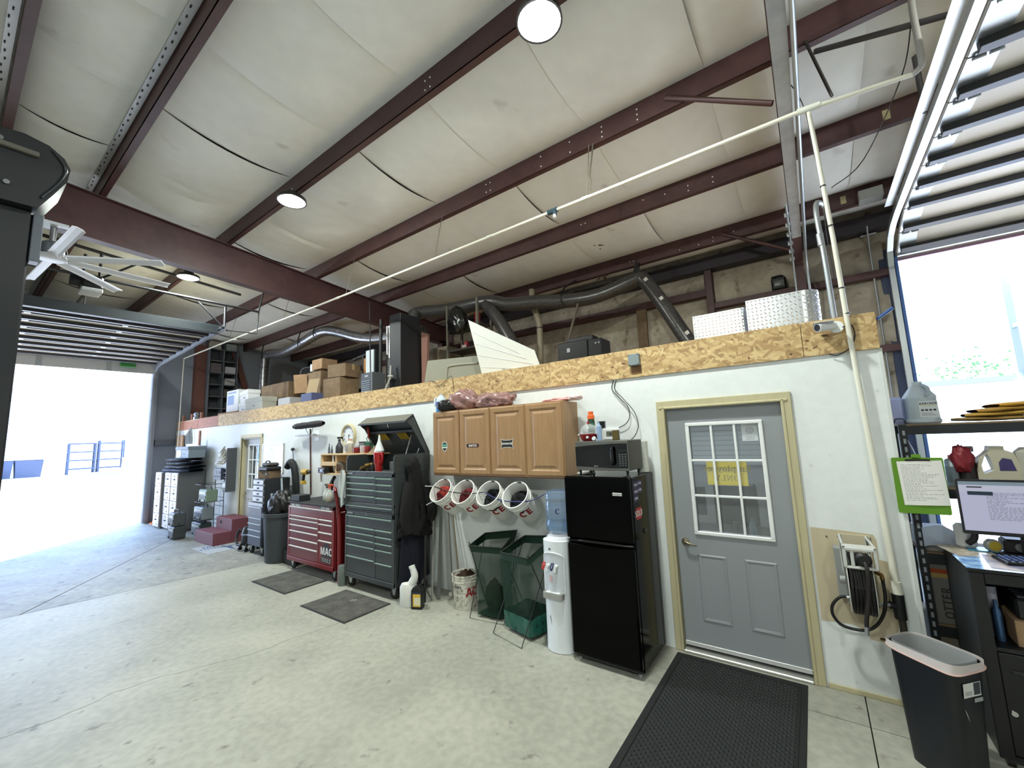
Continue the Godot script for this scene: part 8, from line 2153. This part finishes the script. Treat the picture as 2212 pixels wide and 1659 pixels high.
	for q in [[-9.3, 4.86], [-10.1, 4.74], [-12.3, 4.68]]:
		part(da, "strap", tb([V(q[0], q[1] - 0.12, -1.60), V(q[0], q[1] + 0.05, -1.60), V(q[0] + 0.1, yb(-1.61) + 0.02, -1.62)], 0.016, 4), c(0.1, 0.1, 0.1))
	# vent pipe and a loose stick
	var vp = thing("cream_vent_pipe", "cream plastic vent pipe rising beside the grid panel", "pipe", 0, 0, -2.6)
	part(vp, "pipe", tb(curve([V(-3.06, 4.75, 0), V(-3.05, 4.45, 0), V(-2.95, 4.15, 0), V(-2.92, 3.9, 0), V(-2.94, 3.2, 0), V(-2.94, 2.70, 0)], 4), 0.06, 12), c(0.56, 0.52, 0.44, 0.5))
	part(vp, "band", cy(V(-2.922, 3.94, 0), V(-2.922, 3.96, 0), 0.063, -1, 12), black_plastic)
	solo("leaning_stick", "thin grey wooden stick leaning beside the black printers", "stick", tb([V(-2.43, 2.70, -2.2), V(-1.94, 4.14, -2.3)], 0.022, 4), c(0.40, 0.37, 0.32, 0.7))
	# black machines
	var pm = thing("black_copier", "big black office machine on the mezzanine behind the rim", "printer", -1.68, Y, -1.7)
	part(pm, "body", bx(-0.26, 0.24, 0, 0.60, -0.2, 0.2, 0.012), c(0.05, 0.05, 0.06, 0.4))
	part(pm, "raised_back", bx(-0.20, 0.24, 0.60, 0.70, -0.2, 0.0, 0.01), c(0.05, 0.05, 0.06, 0.4))
	part(pm, "latch", bx(-0.10, -0.05, 0.44, 0.50, 0.2, 0.206), c(0.62, 0.64, 0.66))
	part(pm, "logo_line", bx(-0.08, 0.08, 0.555, 0.565, 0.2, 0.203), c(0.2, 0.2, 0.22))
	part(pm, "stand", bx(-0.24, 0.22, -0.0005, 0.0, -0.18, 0.18), black_plastic)
	var pn = thing("black_amplifier", "smaller black case right of the big black machine", "case", -1.33, Y, -1.62)
	part(pn, "body", bx(-0.09, 0.13, 0, 0.57, -0.16, 0.16, 0.015), c(0.06, 0.06, 0.07, 0.4))
	for x in [0.04, 0.09]: part(pn, "knob", cy(V(x, 0.5, 0.16), V(x, 0.5, 0.172), 0.014, -1, 12), c(0.6, 0.6, 0.62, 0.3, 0.5))
	# panels leaning at the rim
	var gp = thing("grid_panel", "white translucent ceiling-light panel leaning at the rim", "panel", 0, 0, 0)
	part(gp, "sheet", ex([Vector2(-2.64, 3.55), Vector2(-1.57, 2.95), Vector2(-1.48, 2.70), Vector2(-2.40, 2.70)], 0.012, at(0, 0, -0.25)), c(0.80, 0.80, 0.77, 0.5))
	for k in 4:
		var yk := 3.36 - k * 0.17
		part(gp, "ridge", tb([V(-2.56 + k * 0.05, yk, -0.236), V(lerpf(-1.78, -1.5, k / 3.0), yk - 0.42 + k * 0.09, -0.236)], 0.005, 4), c(0.86, 0.86, 0.84, 0.4))
	part(gp, "tape", bx(-0.06, 0.06, -0.012, 0.012, 0, 0.003), c(0.62, 0.62, 0.56), Transform3D(Basis(V(0, 0, 1), -0.5), V(-2.02, 2.76, -0.237)))
	var gq = thing("grey_hood_panel", "grey-green moulded panel standing left of the grid panel", "panel", 0, 0, 0)
	part(gq, "sheet", ex([Vector2(-3.62, 3.125), Vector2(-2.52, 3.05), Vector2(-2.45, 2.70), Vector2(-3.72, 2.70)], 0.02, at(0, 0, -0.40)), c(0.50, 0.50, 0.44, 0.6))
	part(gq, "moulding", tb(curve([V(-3.22, 2.70, -0.378), V(-3.2, 2.92, -0.378), V(-3.12, 2.98, -0.378), V(-2.6, 2.95, -0.378)], 4), 0.016, 6), c(0.54, 0.54, 0.48, 0.6))
	# shelving unit with a few things
	var ms = thing("mezzanine_shelf", "tall open steel shelf behind the grid panel", "shelf", -4.02, Y, -1.8)
	var mm := c(0.36, 0.35, 0.31, 0.6)
	for q in [[-0.38, 0.18], [0.38, 0.18], [-0.38, -0.22], [0.38, -0.22]]: part(ms, "post", bx(q[0] - 0.02, q[0] + 0.02, 0, 1.78, q[1] - 0.02, q[1] + 0.02), mm)
	for y in [0.05, 0.45, 0.86, 1.30]: part(ms, "shelf_board", bx(-0.38, 0.38, y, y + 0.03, -0.22, 0.18), c(0.22, 0.22, 0.215, 0.6))
	solo("draped_trash_bag", "black plastic bag hanging over the mezzanine shelf", "bag", bag_lump(71, 0.20, 0.52, 0.12), c(0.055, 0.06, 0.06, 0.25), at(-4.02, Y + 1.14, -1.48))
	solo("red_cylinder", "red gas cylinder on the top of the mezzanine shelf", "cylinder", lt([Vector2(0, 0), Vector2(0.05, 0), Vector2(0.055, 0.01), Vector2(0.055, 0.2), Vector2(0.03, 0.24), Vector2(0, 0.25)], 16), c(0.45, 0.05, 0.08, 0.35), at(-3.75, Y + 1.33, -1.75))
	var rg = thing("red_lamp_unit", "small red lamp on the mezzanine shelf", "lamp", -3.98, Y + 0.891, -1.68)
	part(rg, "body", lt([Vector2(0, 0), Vector2(0.05, 0), Vector2(0.06, 0.05), Vector2(0.04, 0.12), Vector2(0, 0.13)], 14), c(0.50, 0.08, 0.10, 0.3))
	part(rg, "tag", bx(-0.05, 0.05, -0.0, 0.05, 0.06, 0.07), c(0.72, 0.66, 0.66))
	carton("tan_board_box", "large tan box behind the duct drop on the mezzanine", -5.05, -4.5, Y, 3.72, -2.2, -1.7, c(0.46, 0.42, 0.36, 0.8))
	solo("tan_dome_lid", "rounded tan lid lying low on the mezzanine shelf", "lid", lt([Vector2(0, 0.12), Vector2(0.15, 0.1), Vector2(0.26, 0.03), Vector2(0.27, 0.0), Vector2(0, 0)], 24), c(0.48, 0.42, 0.30, 0.7), at(-3.85, Y + 0.481, -1.78))
	# furnace group
	var fu = thing("dark_furnace", "tall dark furnace cabinet below the rafter", "furnace", -4.97, Y, -0.86)
	part(fu, "cabinet", bx(0.0, 0.31, 0, 1.5, -0.3, 0.16, 0.006), c(0.085, 0.09, 0.1, 0.5))
	part(fu, "base", bx(-0.01, 0.33, 0, 0.05, -0.32, 0.18), c(0.06, 0.06, 0.07, 0.5))
	var rail = thing("silver_rail", "bright slotted metal rail standing beside the furnace", "rail", -5.12, Y, -0.86)
	part(rail, "channel", bx(-0.03, 0.03, 0, 1.52, -0.02, 0.02, 0.004), galv)
	for k in 5: part(rail, "hole_plate", bx(-0.018, 0.018, 0.9 + k * 0.12, 0.95 + k * 0.12, 0.02, 0.023), c(0.35, 0.35, 0.36))
	var vpx = thing("silver_vent_pipe", "round galvanised vent pipe beside the furnace", "pipe", -5.42, Y, -1.06)
	part(vpx, "pipe", lt([Vector2(0, 0.0), Vector2(0.075, 0.0), Vector2(0.075, 0.8), Vector2(0.078, 0.81), Vector2(0.075, 0.82), Vector2(0.075, 1.45), Vector2(0, 1.45)], 20), foil)
	solo("black_cable_pipe", "black cable hose curving beside the silver rail", "hose", tb(curve([V(-5.27, Y + 1.5, -0.74), V(-5.28, Y + 0.9, -0.74), V(-5.28, Y + 0.3, -0.74), V(-5.2, Y + 0.03, -0.72)], 4), 0.03, 8), black_plastic)
	var wh = thing("white_tall_box", "tall white appliance panel left of the vent pipe", "panel", -5.67, Y, -0.8)
	part(wh, "front", bx(-0.12, 0.12, 0, 0.98, 0.0, 0.03, 0.01), c(0.76, 0.80, 0.83, 0.4))
	part(wh, "cabinet", bx(-0.12, 0.12, 0, 0.97, -0.14, 0.0, 0.01), c(0.13, 0.15, 0.16, 0.5))
	solo("hanger_rod", "thin dark rod hanging in front of the white appliance panel", "rod", tb([V(-5.30, Y, -0.55), V(-5.36, 4.5, -0.55)], 0.012, 6), c(0.12, 0.10, 0.10))
	var gu = thing("grey_air_unit", "small grey louvred unit at the rim before the furnace", "heater", -5.12, Y, -0.45)
	part(gu, "body", bx(-0.16, 0.17, 0, 0.42, -0.15, 0.12, 0.008), c(0.25, 0.27, 0.29, 0.45))
	for k in 7: part(gu, "louvre", bx(-0.14, 0.11, 0.05 + k * 0.035, 0.07 + k * 0.035, 0.12, 0.13, 0.002), c(0.42, 0.46, 0.52, 0.4))
	part(gu, "badge", ex(rrect(0.10, 0.03, 0.014, 4, 0.0, 0.36), 0.003, at(0, 0, 0.12)), c(0.72, 0.74, 0.76, 0.3, 0.5))
	part(gu, "corner_trim", bx(0.14, 0.17, 0.0, 0.41, 0.12, 0.126), c(0.36, 0.38, 0.4, 0.4))
	var cv = thing("grey_drain_pipe", "thin grey drain pipe slanting down from the furnace", "pipe")
	part(cv, "pipe", tb([V(-4.85, Y + 0.55, -0.64), V(-4.84, Y + 0.33, -0.62), V(-4.6, Y + 0.0, -0.3)], 0.018, 8), c(0.52, 0.52, 0.50, 0.5))
	part(cv, "tee", tb([V(-4.90, Y + 0.36, -0.62), V(-4.78, Y + 0.35, -0.62)], 0.02, 8), c(0.62, 0.62, 0.60, 0.5))
	solo("pink_insulation", "strip of pinkish torn insulation hanging right of the furnace", "insulation", ex([Vector2(-4.62, 2.70), Vector2(-4.5, 3.0), Vector2(-4.45, 3.85), Vector2(-4.62, 3.9)], 0.05, at(0, 0, -1.2)), c(0.52, 0.38, 0.34, 0.9))
	# cartons and the office chair
	var g := "cartons on the mezzanine"
	var wp1 = carton("printed_carton", "white carton with blue print, left end of the mezzanine boxes", -11.05, -10.35, 2.80, 3.35, -0.62, -0.30, white_card, 0, 0, g)
	part(wp1, "print", bx(-0.28, 0.10, 0.18, 0.42, 0.16, 0.1615), c(0.46, 0.56, 0.74))
	part(wp1, "print_band", bx(-0.28, 0.22, 0.46, 0.51, 0.16, 0.1615), c(0.55, 0.62, 0.75))
	carton("flat_carton", "flat brown carton under the printed white carton", -11.35, -10.2, Y, 2.798, -0.66, -0.22, card_brown2, 0, 0, g)
	var t3 = carton("file_box", "white file box leaning on another box by the printed carton", -10.16, -9.72, 2.97, 3.26, -0.55, -0.28, white_card, 0, 1, g)
	t3.rotation.z = 0.12
	carton("file_box", "white file box under the leaning one", -10.14, -9.70, Y, 2.96, -0.55, -0.25, white_card, 0, 1, g)
	carton("file_box", "white lidded file box at the rim before the big brown carton", -9.45, -8.6, Y, 3.0, -0.42, -0.12, c(0.74, 0.75, 0.72, 0.8), 0, 1, g)
	carton("big_brown_carton", "big brown carton behind the white file box", -9.45, -8.15, Y, 3.32, -0.74, -0.45, card_brown, 0, 2, g)
	carton("dark_open_carton", "dark open carton between the white boxes and the brown carton", -9.95, -9.55, Y, 3.32, -0.95, -0.58, c(0.36, 0.33, 0.28, 0.85), 0, 0, g)
	carton("small_grey_carton", "small grey-white carton under the office chair's front", -8.05, -7.55, Y, 2.90, -0.45, -0.2, c(0.62, 0.64, 0.68, 0.8), 0, 0, g)
	carton("tall_brown_carton", "brown carton with an open pale flap behind the office chair", -7.68, -7.1, Y, 3.44, -1.0, -0.6, card_brown, 0, 0, g)
	var fl = solo("pale_flap", "pale cardboard flap hanging beside the office chair", "cardboard", bx(-0.16, 0.16, -0.2, 0.2, -0.004, 0.004), card_brown2, at(-7.75, 3.22, -0.52, 25, 8))
	carton("open_brown_carton", "brown carton with a taped side, upper right of the carton heap", -6.72, -6.24, 3.22, 3.48, -0.95, -0.55, card_brown, 12, 2, g)
	carton("lower_brown_carton", "brown carton with a drooping flap under the taped carton", -6.8, -6.28, Y, 3.20, -0.95, -0.5, card_brown, 5, 0, g)
	solo("drooping_flap", "pale drooping flap on the heap's lower carton", "cardboard", bx(-0.14, 0.14, -0.16, 0.16, -0.004, 0.004), c(0.62, 0.54, 0.42, 0.8), at(-7.02, 3.08, -0.40, 15, -14))
	carton("blue_tote", "blue-purple tote low between the cartons", -7.0, -6.6, Y, 2.90, -0.38, -0.15, c(0.26, 0.30, 0.46, 0.6), 0, 0, g)
	carton("top_brown_carton", "small brown carton on top of the carton heap", -7.55, -7.15, 3.50, 3.72, -1.0, -0.65, card_brown2, 0, 0, g)
	carton("top_white_carton", "small white carton beside the topmost brown one", -7.72, -7.56, 3.50, 3.66, -0.95, -0.70, white_card, 0, 0, g)
	var hn = thing("hung_black_strap", "black straps and tan tags hanging behind the cartons", "straps", -6.2, 3.62, -1.0)
	part(hn, "bar", tb([V(-0.35, 0.02, 0), V(0.45, 0.1, 0)], 0.03, 6), black_plastic)
	part(hn, "strap", tb([V(0.0, 0.04, 0), V(0.02, -0.35, 0.0)], 0.03, 5), black_plastic)
	part(hn, "strap", tb([V(0.3, 0.06, 0), V(0.34, -0.9, 0.0)], 0.04, 5), black_plastic)
	part(hn, "tag", bx(0.06, 0.18, -0.32, -0.02, 0.02, 0.03), c(0.66, 0.46, 0.26))
	part(hn, "backing", bx(-0.3, 0.5, -0.9, -0.6, -0.1, -0.06), c(0.10, 0.11, 0.12))
	var oc = thing("office_chair", "black mesh office chair among the cartons", "chair", -8.48, Y, -1.06, 20)
	var cm := c(0.075, 0.08, 0.09, 0.6)
	var bk := S()
	sheet(bk, 10, 10, func(u, v): return V((u - 0.5) * lerpf(0.34, 0.52, v), lerpf(0.50, 1.05, v), -0.18 - 0.06 * sin(PI * v) + 0.10 * pow(absf(u * 2 - 1), 2)))
	part(oc, "backrest", bk, cm)
	part(oc, "back_frame", tb(curve([V(-0.10, 0.34, -0.2), V(-0.17, 0.5, -0.12), V(-0.27, 0.8, -0.08), V(-0.26, 1.03, -0.09), V(0.0, 1.08, -0.19), V(0.26, 1.03, -0.09), V(0.27, 0.8, -0.08), V(0.17, 0.5, -0.12), V(0.10, 0.34, -0.2)], 4), 0.02, 6), c(0.30, 0.32, 0.36, 0.5))
	part(oc, "seat", bx(-0.25, 0.25, 0.36, 0.44, -0.24, 0.24, 0.03), cm)
	for sx in [-1, 1]: part(oc, "armrest", tb([V(sx * 0.24, 0.40, 0), V(sx * 0.30, 0.52, 0.02), V(sx * 0.30, 0.56, 0.18)], 0.022, 6), cm)
	part(oc, "gas_column", cy(V(0, 0.08, 0), V(0, 0.36, 0), 0.03, -1, 10), black_plastic)
	for k in 5: part(oc, "base_leg", tb([V(0, 0.09, 0), V(cos(k * 1.257) * 0.28, 0.05, sin(k * 1.257) * 0.28)], 0.02, 6), black_plastic)
	for k in 5: part(oc, "caster", lt([Vector2(0, 0), Vector2(0.02, 0.0), Vector2(0.028, 0.028), Vector2(0.0, 0.052)], 10, at(cos(k * 1.257) * 0.28, 0, sin(k * 1.257) * 0.28)), black_plastic)
	# cubby shelf at the far end
	var cs = thing("cubby_shelf", "grey steel cubby shelf against the mezzanine's far end", "shelf", -13.42, Y, -0.94)
	var cg := c(0.42, 0.44, 0.47, 0.6)
	for zz in [-0.37, 0.0, 0.37]: part(cs, "upright", bx(-0.2, 0.2, 0, 2.2, zz - 0.012, zz + 0.012), cg)
	for k in 7: part(cs, "shelf_board", bx(-0.2, 0.2, 0.02 + k * 0.36, 0.04 + k * 0.36, -0.37, 0.37), cg)
	part(cs, "back", bx(-0.205, -0.2, 0, 2.2, -0.37, 0.37), c(0.28, 0.29, 0.31))
	var k2 := 0
	for q in [[3, -0.19, 0.2, c(0.72, 0.72, 0.74, 0.7), "white carton in the cubby shelf's upper right"], [4, -0.19, 0.2, c(0.72, 0.72, 0.74, 0.7), "white carton one row higher in the cubby shelf"], [4, 0.19, 0.28, c(0.40, 0.36, 0.37, 0.7), "dark maroon carton in the cubby shelf's left column"], [2, -0.19, 0.22, c(0.36, 0.34, 0.33, 0.7), "dark lumpy parcel in the cubby shelf's middle row"], [6, -0.2, 0.2, c(0.55, 0.58, 0.58, 0.7), "pale box on top of the cubby shelf, right"], [6, 0.22, 0.22, c(0.62, 0.60, 0.56, 0.7), "pale wrapped bundle on top of the cubby shelf, left"]]:
		var yy: float = Y + 0.041 + q[0] * 0.36
		carton("shelf_carton", q[4], -13.58, -13.24, yy, yy + q[2], -0.94 + q[1] - 0.14, -0.94 + q[1] + 0.14, q[3], 0, 0, "things in the cubby shelf")
	var bt = thing("silver_bottle_jug", "small silver bottle standing at the mezzanine's left rim", "bottle", -12.45, Y, -0.1)
	part(bt, "body", lt([Vector2(0, 0), Vector2(0.08, 0), Vector2(0.08, 0.06), Vector2(0.05, 0.1), Vector2(0.08, 0.14), Vector2(0.05, 0.2), Vector2(0, 0.21)], 14), c(0.68, 0.71, 0.76, 0.3, 0.4))

func build_left_overhead():
	# two-post lift: dark column and head at the left edge
	var l = thing("vehicle_lift", "dark blue-black vehicle lift column at the left edge", "lift")
	var lm := c(0.075, 0.085, 0.10, 0.5)
	part(l, "column", bx(-3.52, -3.22, 0.02, 3.62, 3.71, 4.25, 0.012), lm)
	part(l, "base_plate", bx(-3.65, -3.1, 0, 0.02, 3.6, 4.4), lm)
	part(l, "column_edge", bx(-3.30, -3.20, 3.25, 3.60, 3.66, 3.71, 0.004), c(0.32, 0.34, 0.37, 0.4))
	var hp := [Vector2(4.45, 4.12), Vector2(3.93, 4.12), Vector2(3.80, 4.135), Vector2(3.68, 4.11), Vector2(3.60, 4.05), Vector2(3.565, 3.98), Vector2(3.575, 3.88), Vector2(3.64, 3.74), Vector2(3.70, 3.62), Vector2(4.45, 3.60)]
	part(l, "head_cover", ex(hp, 0.42, Transform3D(Basis(V(0, 0, 1), V(0, 1, 0), V(-1, 0, 0)), V(-3.14, 0, 0))), lm)
	part(l, "cover_plate", bx(-3.15, -3.11, 3.985, 4.02, 3.72, 4.4, 0.006), c(0.35, 0.34, 0.31, 0.5))
	part(l, "cover_seam", tb(curve([V(-3.132, 4.08, 3.66), V(-3.132, 3.98, 3.59), V(-3.132, 3.86, 3.61), V(-3.132, 3.70, 3.69)], 4), 0.01, 6), c(0.14, 0.15, 0.17, 0.2))
	for q in [V(-3.135, 4.04, 3.9), V(-3.135, 3.74, 3.85)]: part(l, "bolt", cy(q, q + V(0.01, 0, 0), 0.016, -1, 10), steel)
	# ceiling fan under the rafter
	var f = thing("ceiling_fan", "large white industrial ceiling fan at the left", "fan", -6.42, 4.36, 3.34)
	var wm := c(0.86, 0.86, 0.88, 0.45)
	part(f, "hub_plate", lt([Vector2(0, -0.03), Vector2(0.13, -0.03), Vector2(0.15, -0.015), Vector2(0.15, 0.01), Vector2(0, 0.02)], 28), wm)
	part(f, "motor", lt([Vector2(0, 0.02), Vector2(0.11, 0.02), Vector2(0.12, 0.06), Vector2(0.12, 0.16), Vector2(0.06, 0.2), Vector2(0, 0.2)], 24), c(0.35, 0.37, 0.40, 0.4, 0.4))
	part(f, "down_rod", cy(V(0, 0.2, 0), V(0, 0.42, 0), 0.03, -1, 12), c(0.5, 0.5, 0.52, 0.4, 0.4))
	part(f, "canopy", bx(-0.11, 0.11, 0.40, 0.435, -0.12, 0.12), c(0.78, 0.8, 0.82, 0.4))
	var bl := S()
	ext(bl, [Vector2(-0.055, -0.012), Vector2(-0.03, 0.006), Vector2(0.02, 0.012), Vector2(0.06, 0.0), Vector2(0.06, -0.006), Vector2(0.02, 0.004), Vector2(-0.03, -0.002), Vector2(-0.055, -0.017)], 1.05, Transform3D(Basis(V(0, 0, 1), V(0, 1, 0), V(-1, 0, 0)) * Basis(V(0, 0, 1), 0.24), V(1.21, 0, 0)))
	var blm := fin(bl)
	for k in 8: part(f, "blade", blm, wm, Transform3D(Basis(V(0, 1, 0), deg_to_rad(4 + k * 45)), Vector3.ZERO))
	# door operator hung beyond it
	var o = thing("door_operator", "black garage door operator hung from steel angles", "door opener", -8.25, 4.56, 2.72)
	part(o, "motor_box", bx(-0.16, 0.16, 0, 0.22, -0.13, 0.13, 0.03), c(0.05, 0.055, 0.06, 0.4))
	part(o, "end_bell", cy(V(0.0, 0.11, 0.13), V(0, 0.11, 0.24), 0.085, -1, 18), c(0.07, 0.075, 0.085, 0.4))
	part(o, "light_cover", bx(-0.2, 0.16, -0.06, 0.0, -0.13, 0.12, 0.01), c(0.80, 0.81, 0.82, 0.4))
	part(o, "rail", tb([V(-0.2, 0.02, 0), V(-3.2, -0.02, 0)], 0.03, 4), c(0.12, 0.12, 0.13, 0.5))
	for q in [[-0.1, 0.08], [0.1, -0.08]]: part(o, "hanger", tb([V(q[0], 0.21, q[1]), V(q[0], 0.62, q[1])], 0.02, 4), c(0.15, 0.15, 0.16))
	part(o, "cable", tb(curve([V(0.15, 0.15, 0.15), V(0.5, 0.3, 0.35), V(0.6, 0.6, 0.4), V(0.3, 0.78, 0.35)], 4), 0.025, 8), c(0.10, 0.11, 0.12, 0.5))
	part(o, "cross_angle", tb([V(-0.3, 0.60, -2.3), V(0.3, 0.66, 1.1)], 0.028, 4), c(0.16, 0.16, 0.17))
	part(o, "brace", tb([V(0.0, 0.22, -0.1), V(0.3, 0.62, -0.6)], 0.02, 4), c(0.16, 0.16, 0.17))
	part(o, "pull_cord", tb([V(-0.4, 0.0, 0.0), V(-0.4, -0.35, 0.0)], 0.01, 5), c(0.1, 0.1, 0.1))

func build_office():
	# room seen through the grey door's window
	var back := struct_node("wall_office_back")
	part(back, "board", bx(-3.0, 1.445, 0, 2.45, -3.90, -3.86), c(0.50, 0.52, 0.53, 0.8))
	var slat := fin(bx(-2.95, 1.44, 0.0, 0.076, -3.86, -3.845, 0.002))
	for k in 14: part(back, "slat", slat, c(0.66, 0.70, 0.72, 0.6), at(0, 1.3 + k * 0.083, 0))
	struct("wall_office_side", bx(1.425, 1.445, 0, 2.45, -3.86, -0.125), c(0.55, 0.58, 0.60, 0.8))
	var lamp = thing("office_ceiling_panel", "flat white ceiling light inside the office", "lamp", -0.6, 2.43, -1.9)
	part(lamp, "frame", bx(-0.62, 0.62, -0.012, 0.02, -0.32, 0.32), white_plastic)
	part(lamp, "diffuser", bx(-0.59, 0.59, -0.016, -0.012, -0.29, 0.29), glow(0.95, 0.98, 1.0, 2.0))
	var l := AreaLight3D.new()
	l.name = "light"
	l.area_size = Vector2(1.15, 0.55)
	l.light_color = Color(0.94, 0.97, 1.0)
	l.light_energy = 3.5
	l.shadow_enabled = true
	l.transform = Transform3D(Basis(V(1, 0, 0), -PI / 2), V(0, -0.03, 0))
	lamp.add_child(l)
	var d = thing("office_desk", "dark desk seen through the grey door's window", "desk", 0.1, 0, -1.3)
	part(d, "top", bx(-1.3, 0.95, 0.72, 0.75, -0.45, 0.4, 0.004), c(0.06, 0.055, 0.05, 0.35))
	part(d, "modesty_panel", bx(-1.25, 0.9, 0.05, 0.72, 0.34, 0.37), c(0.05, 0.045, 0.04, 0.5))
	for x in [-1.27, 0.92]: part(d, "leg", bx(x - 0.02, x + 0.02, 0, 0.72, -0.43, 0.38), c(0.05, 0.045, 0.04, 0.5))
	for q in [["white papers on the office desk, left", -0.25, -1.15, 0.3], ["white papers on the office desk, middle", 0.12, -1.0, -0.2], ["white papers on the office desk, right", 0.62, -1.1, 0.1]]:
		solo("desk_papers", q[0], "paper", bx(-0.13, 0.13, 0, 0.006, -0.1, 0.1), paper, at(q[1], 0.751, q[2], rad_to_deg(q[3])), "papers on the office desk")
	var m = thing("office_monitor", "black monitor on the office desk", "monitor", -0.30, 0.751, -1.55, 15)
	part(m, "panel", bx(-0.26, 0.26, 0.12, 0.46, 0, 0.03, 0.005), black_plastic)
	part(m, "stand", bx(-0.03, 0.03, 0, 0.2, -0.02, 0.0), black_plastic)
	part(m, "base", bx(-0.11, 0.11, 0, 0.01, -0.09, 0.09), black_plastic)
	var tu = thing("office_tumbler", "dark steel tumbler on the office desk", "tumbler", 0.36, 0.751, -1.0)
	part(tu, "cup", lt([Vector2(0, 0), Vector2(0.035, 0), Vector2(0.045, 0.17), Vector2(0.04, 0.18), Vector2(0, 0.18)], 18), c(0.20, 0.21, 0.22, 0.3, 0.6))
	var sb = thing("office_bottle", "grey slim bottle on the office desk", "bottle", 0.50, 0.751, -1.0)
	part(sb, "body", lt([Vector2(0, 0), Vector2(0.03, 0), Vector2(0.03, 0.17), Vector2(0.012, 0.2), Vector2(0.012, 0.23), Vector2(0, 0.23)], 16), c(0.45, 0.5, 0.55, 0.4))
	var ch = thing("office_red_chair", "dark red high-back chair behind the office desk", "chair", 0.2, 0, -2.1)
	part(ch, "backrest", bx(-0.25, 0.25, 0.5, 1.2, -0.06, 0.03, 0.03), c(0.16, 0.05, 0.05, 0.5))
	part(ch, "seat", bx(-0.25, 0.25, 0.42, 0.5, -0.05, 0.42, 0.03), c(0.16, 0.05, 0.05, 0.5))
	part(ch, "post", cy(V(0, 0.06, 0.18), V(0, 0.42, 0.18), 0.03, -1, 10), black_plastic)
	for k in 5: part(ch, "base_leg", tb([V(0, 0.08, 0.18), V(cos(k * 1.257) * 0.28, 0.03, 0.18 + sin(k * 1.257) * 0.28)], 0.024, 6), black_plastic)
	var bd = thing("blue_tape_gun", "blue handheld device standing on a post in the office", "device", 0.66, 0, -2.2)
	part(bd, "head", bx(-0.10, 0.08, 1.36, 1.46, -0.05, 0.05, 0.02), c(0.20, 0.24, 0.72, 0.4))
	part(bd, "screen", bx(0.08, 0.16, 1.34, 1.5, -0.03, 0.03, 0.005), c(0.62, 0.68, 0.72, 0.4))
	part(bd, "stem", tb(curve([V(0.06, 1.38, 0), V(0.10, 1.1, 0), V(0.12, 0.6, 0), V(0.1, 0.02, 0)], 4), 0.016, 6), black_plastic)
	part(bd, "base", cy(V(0.1, 0, 0), V(0.1, 0.02, 0), 0.14, -1, 18), black_plastic)
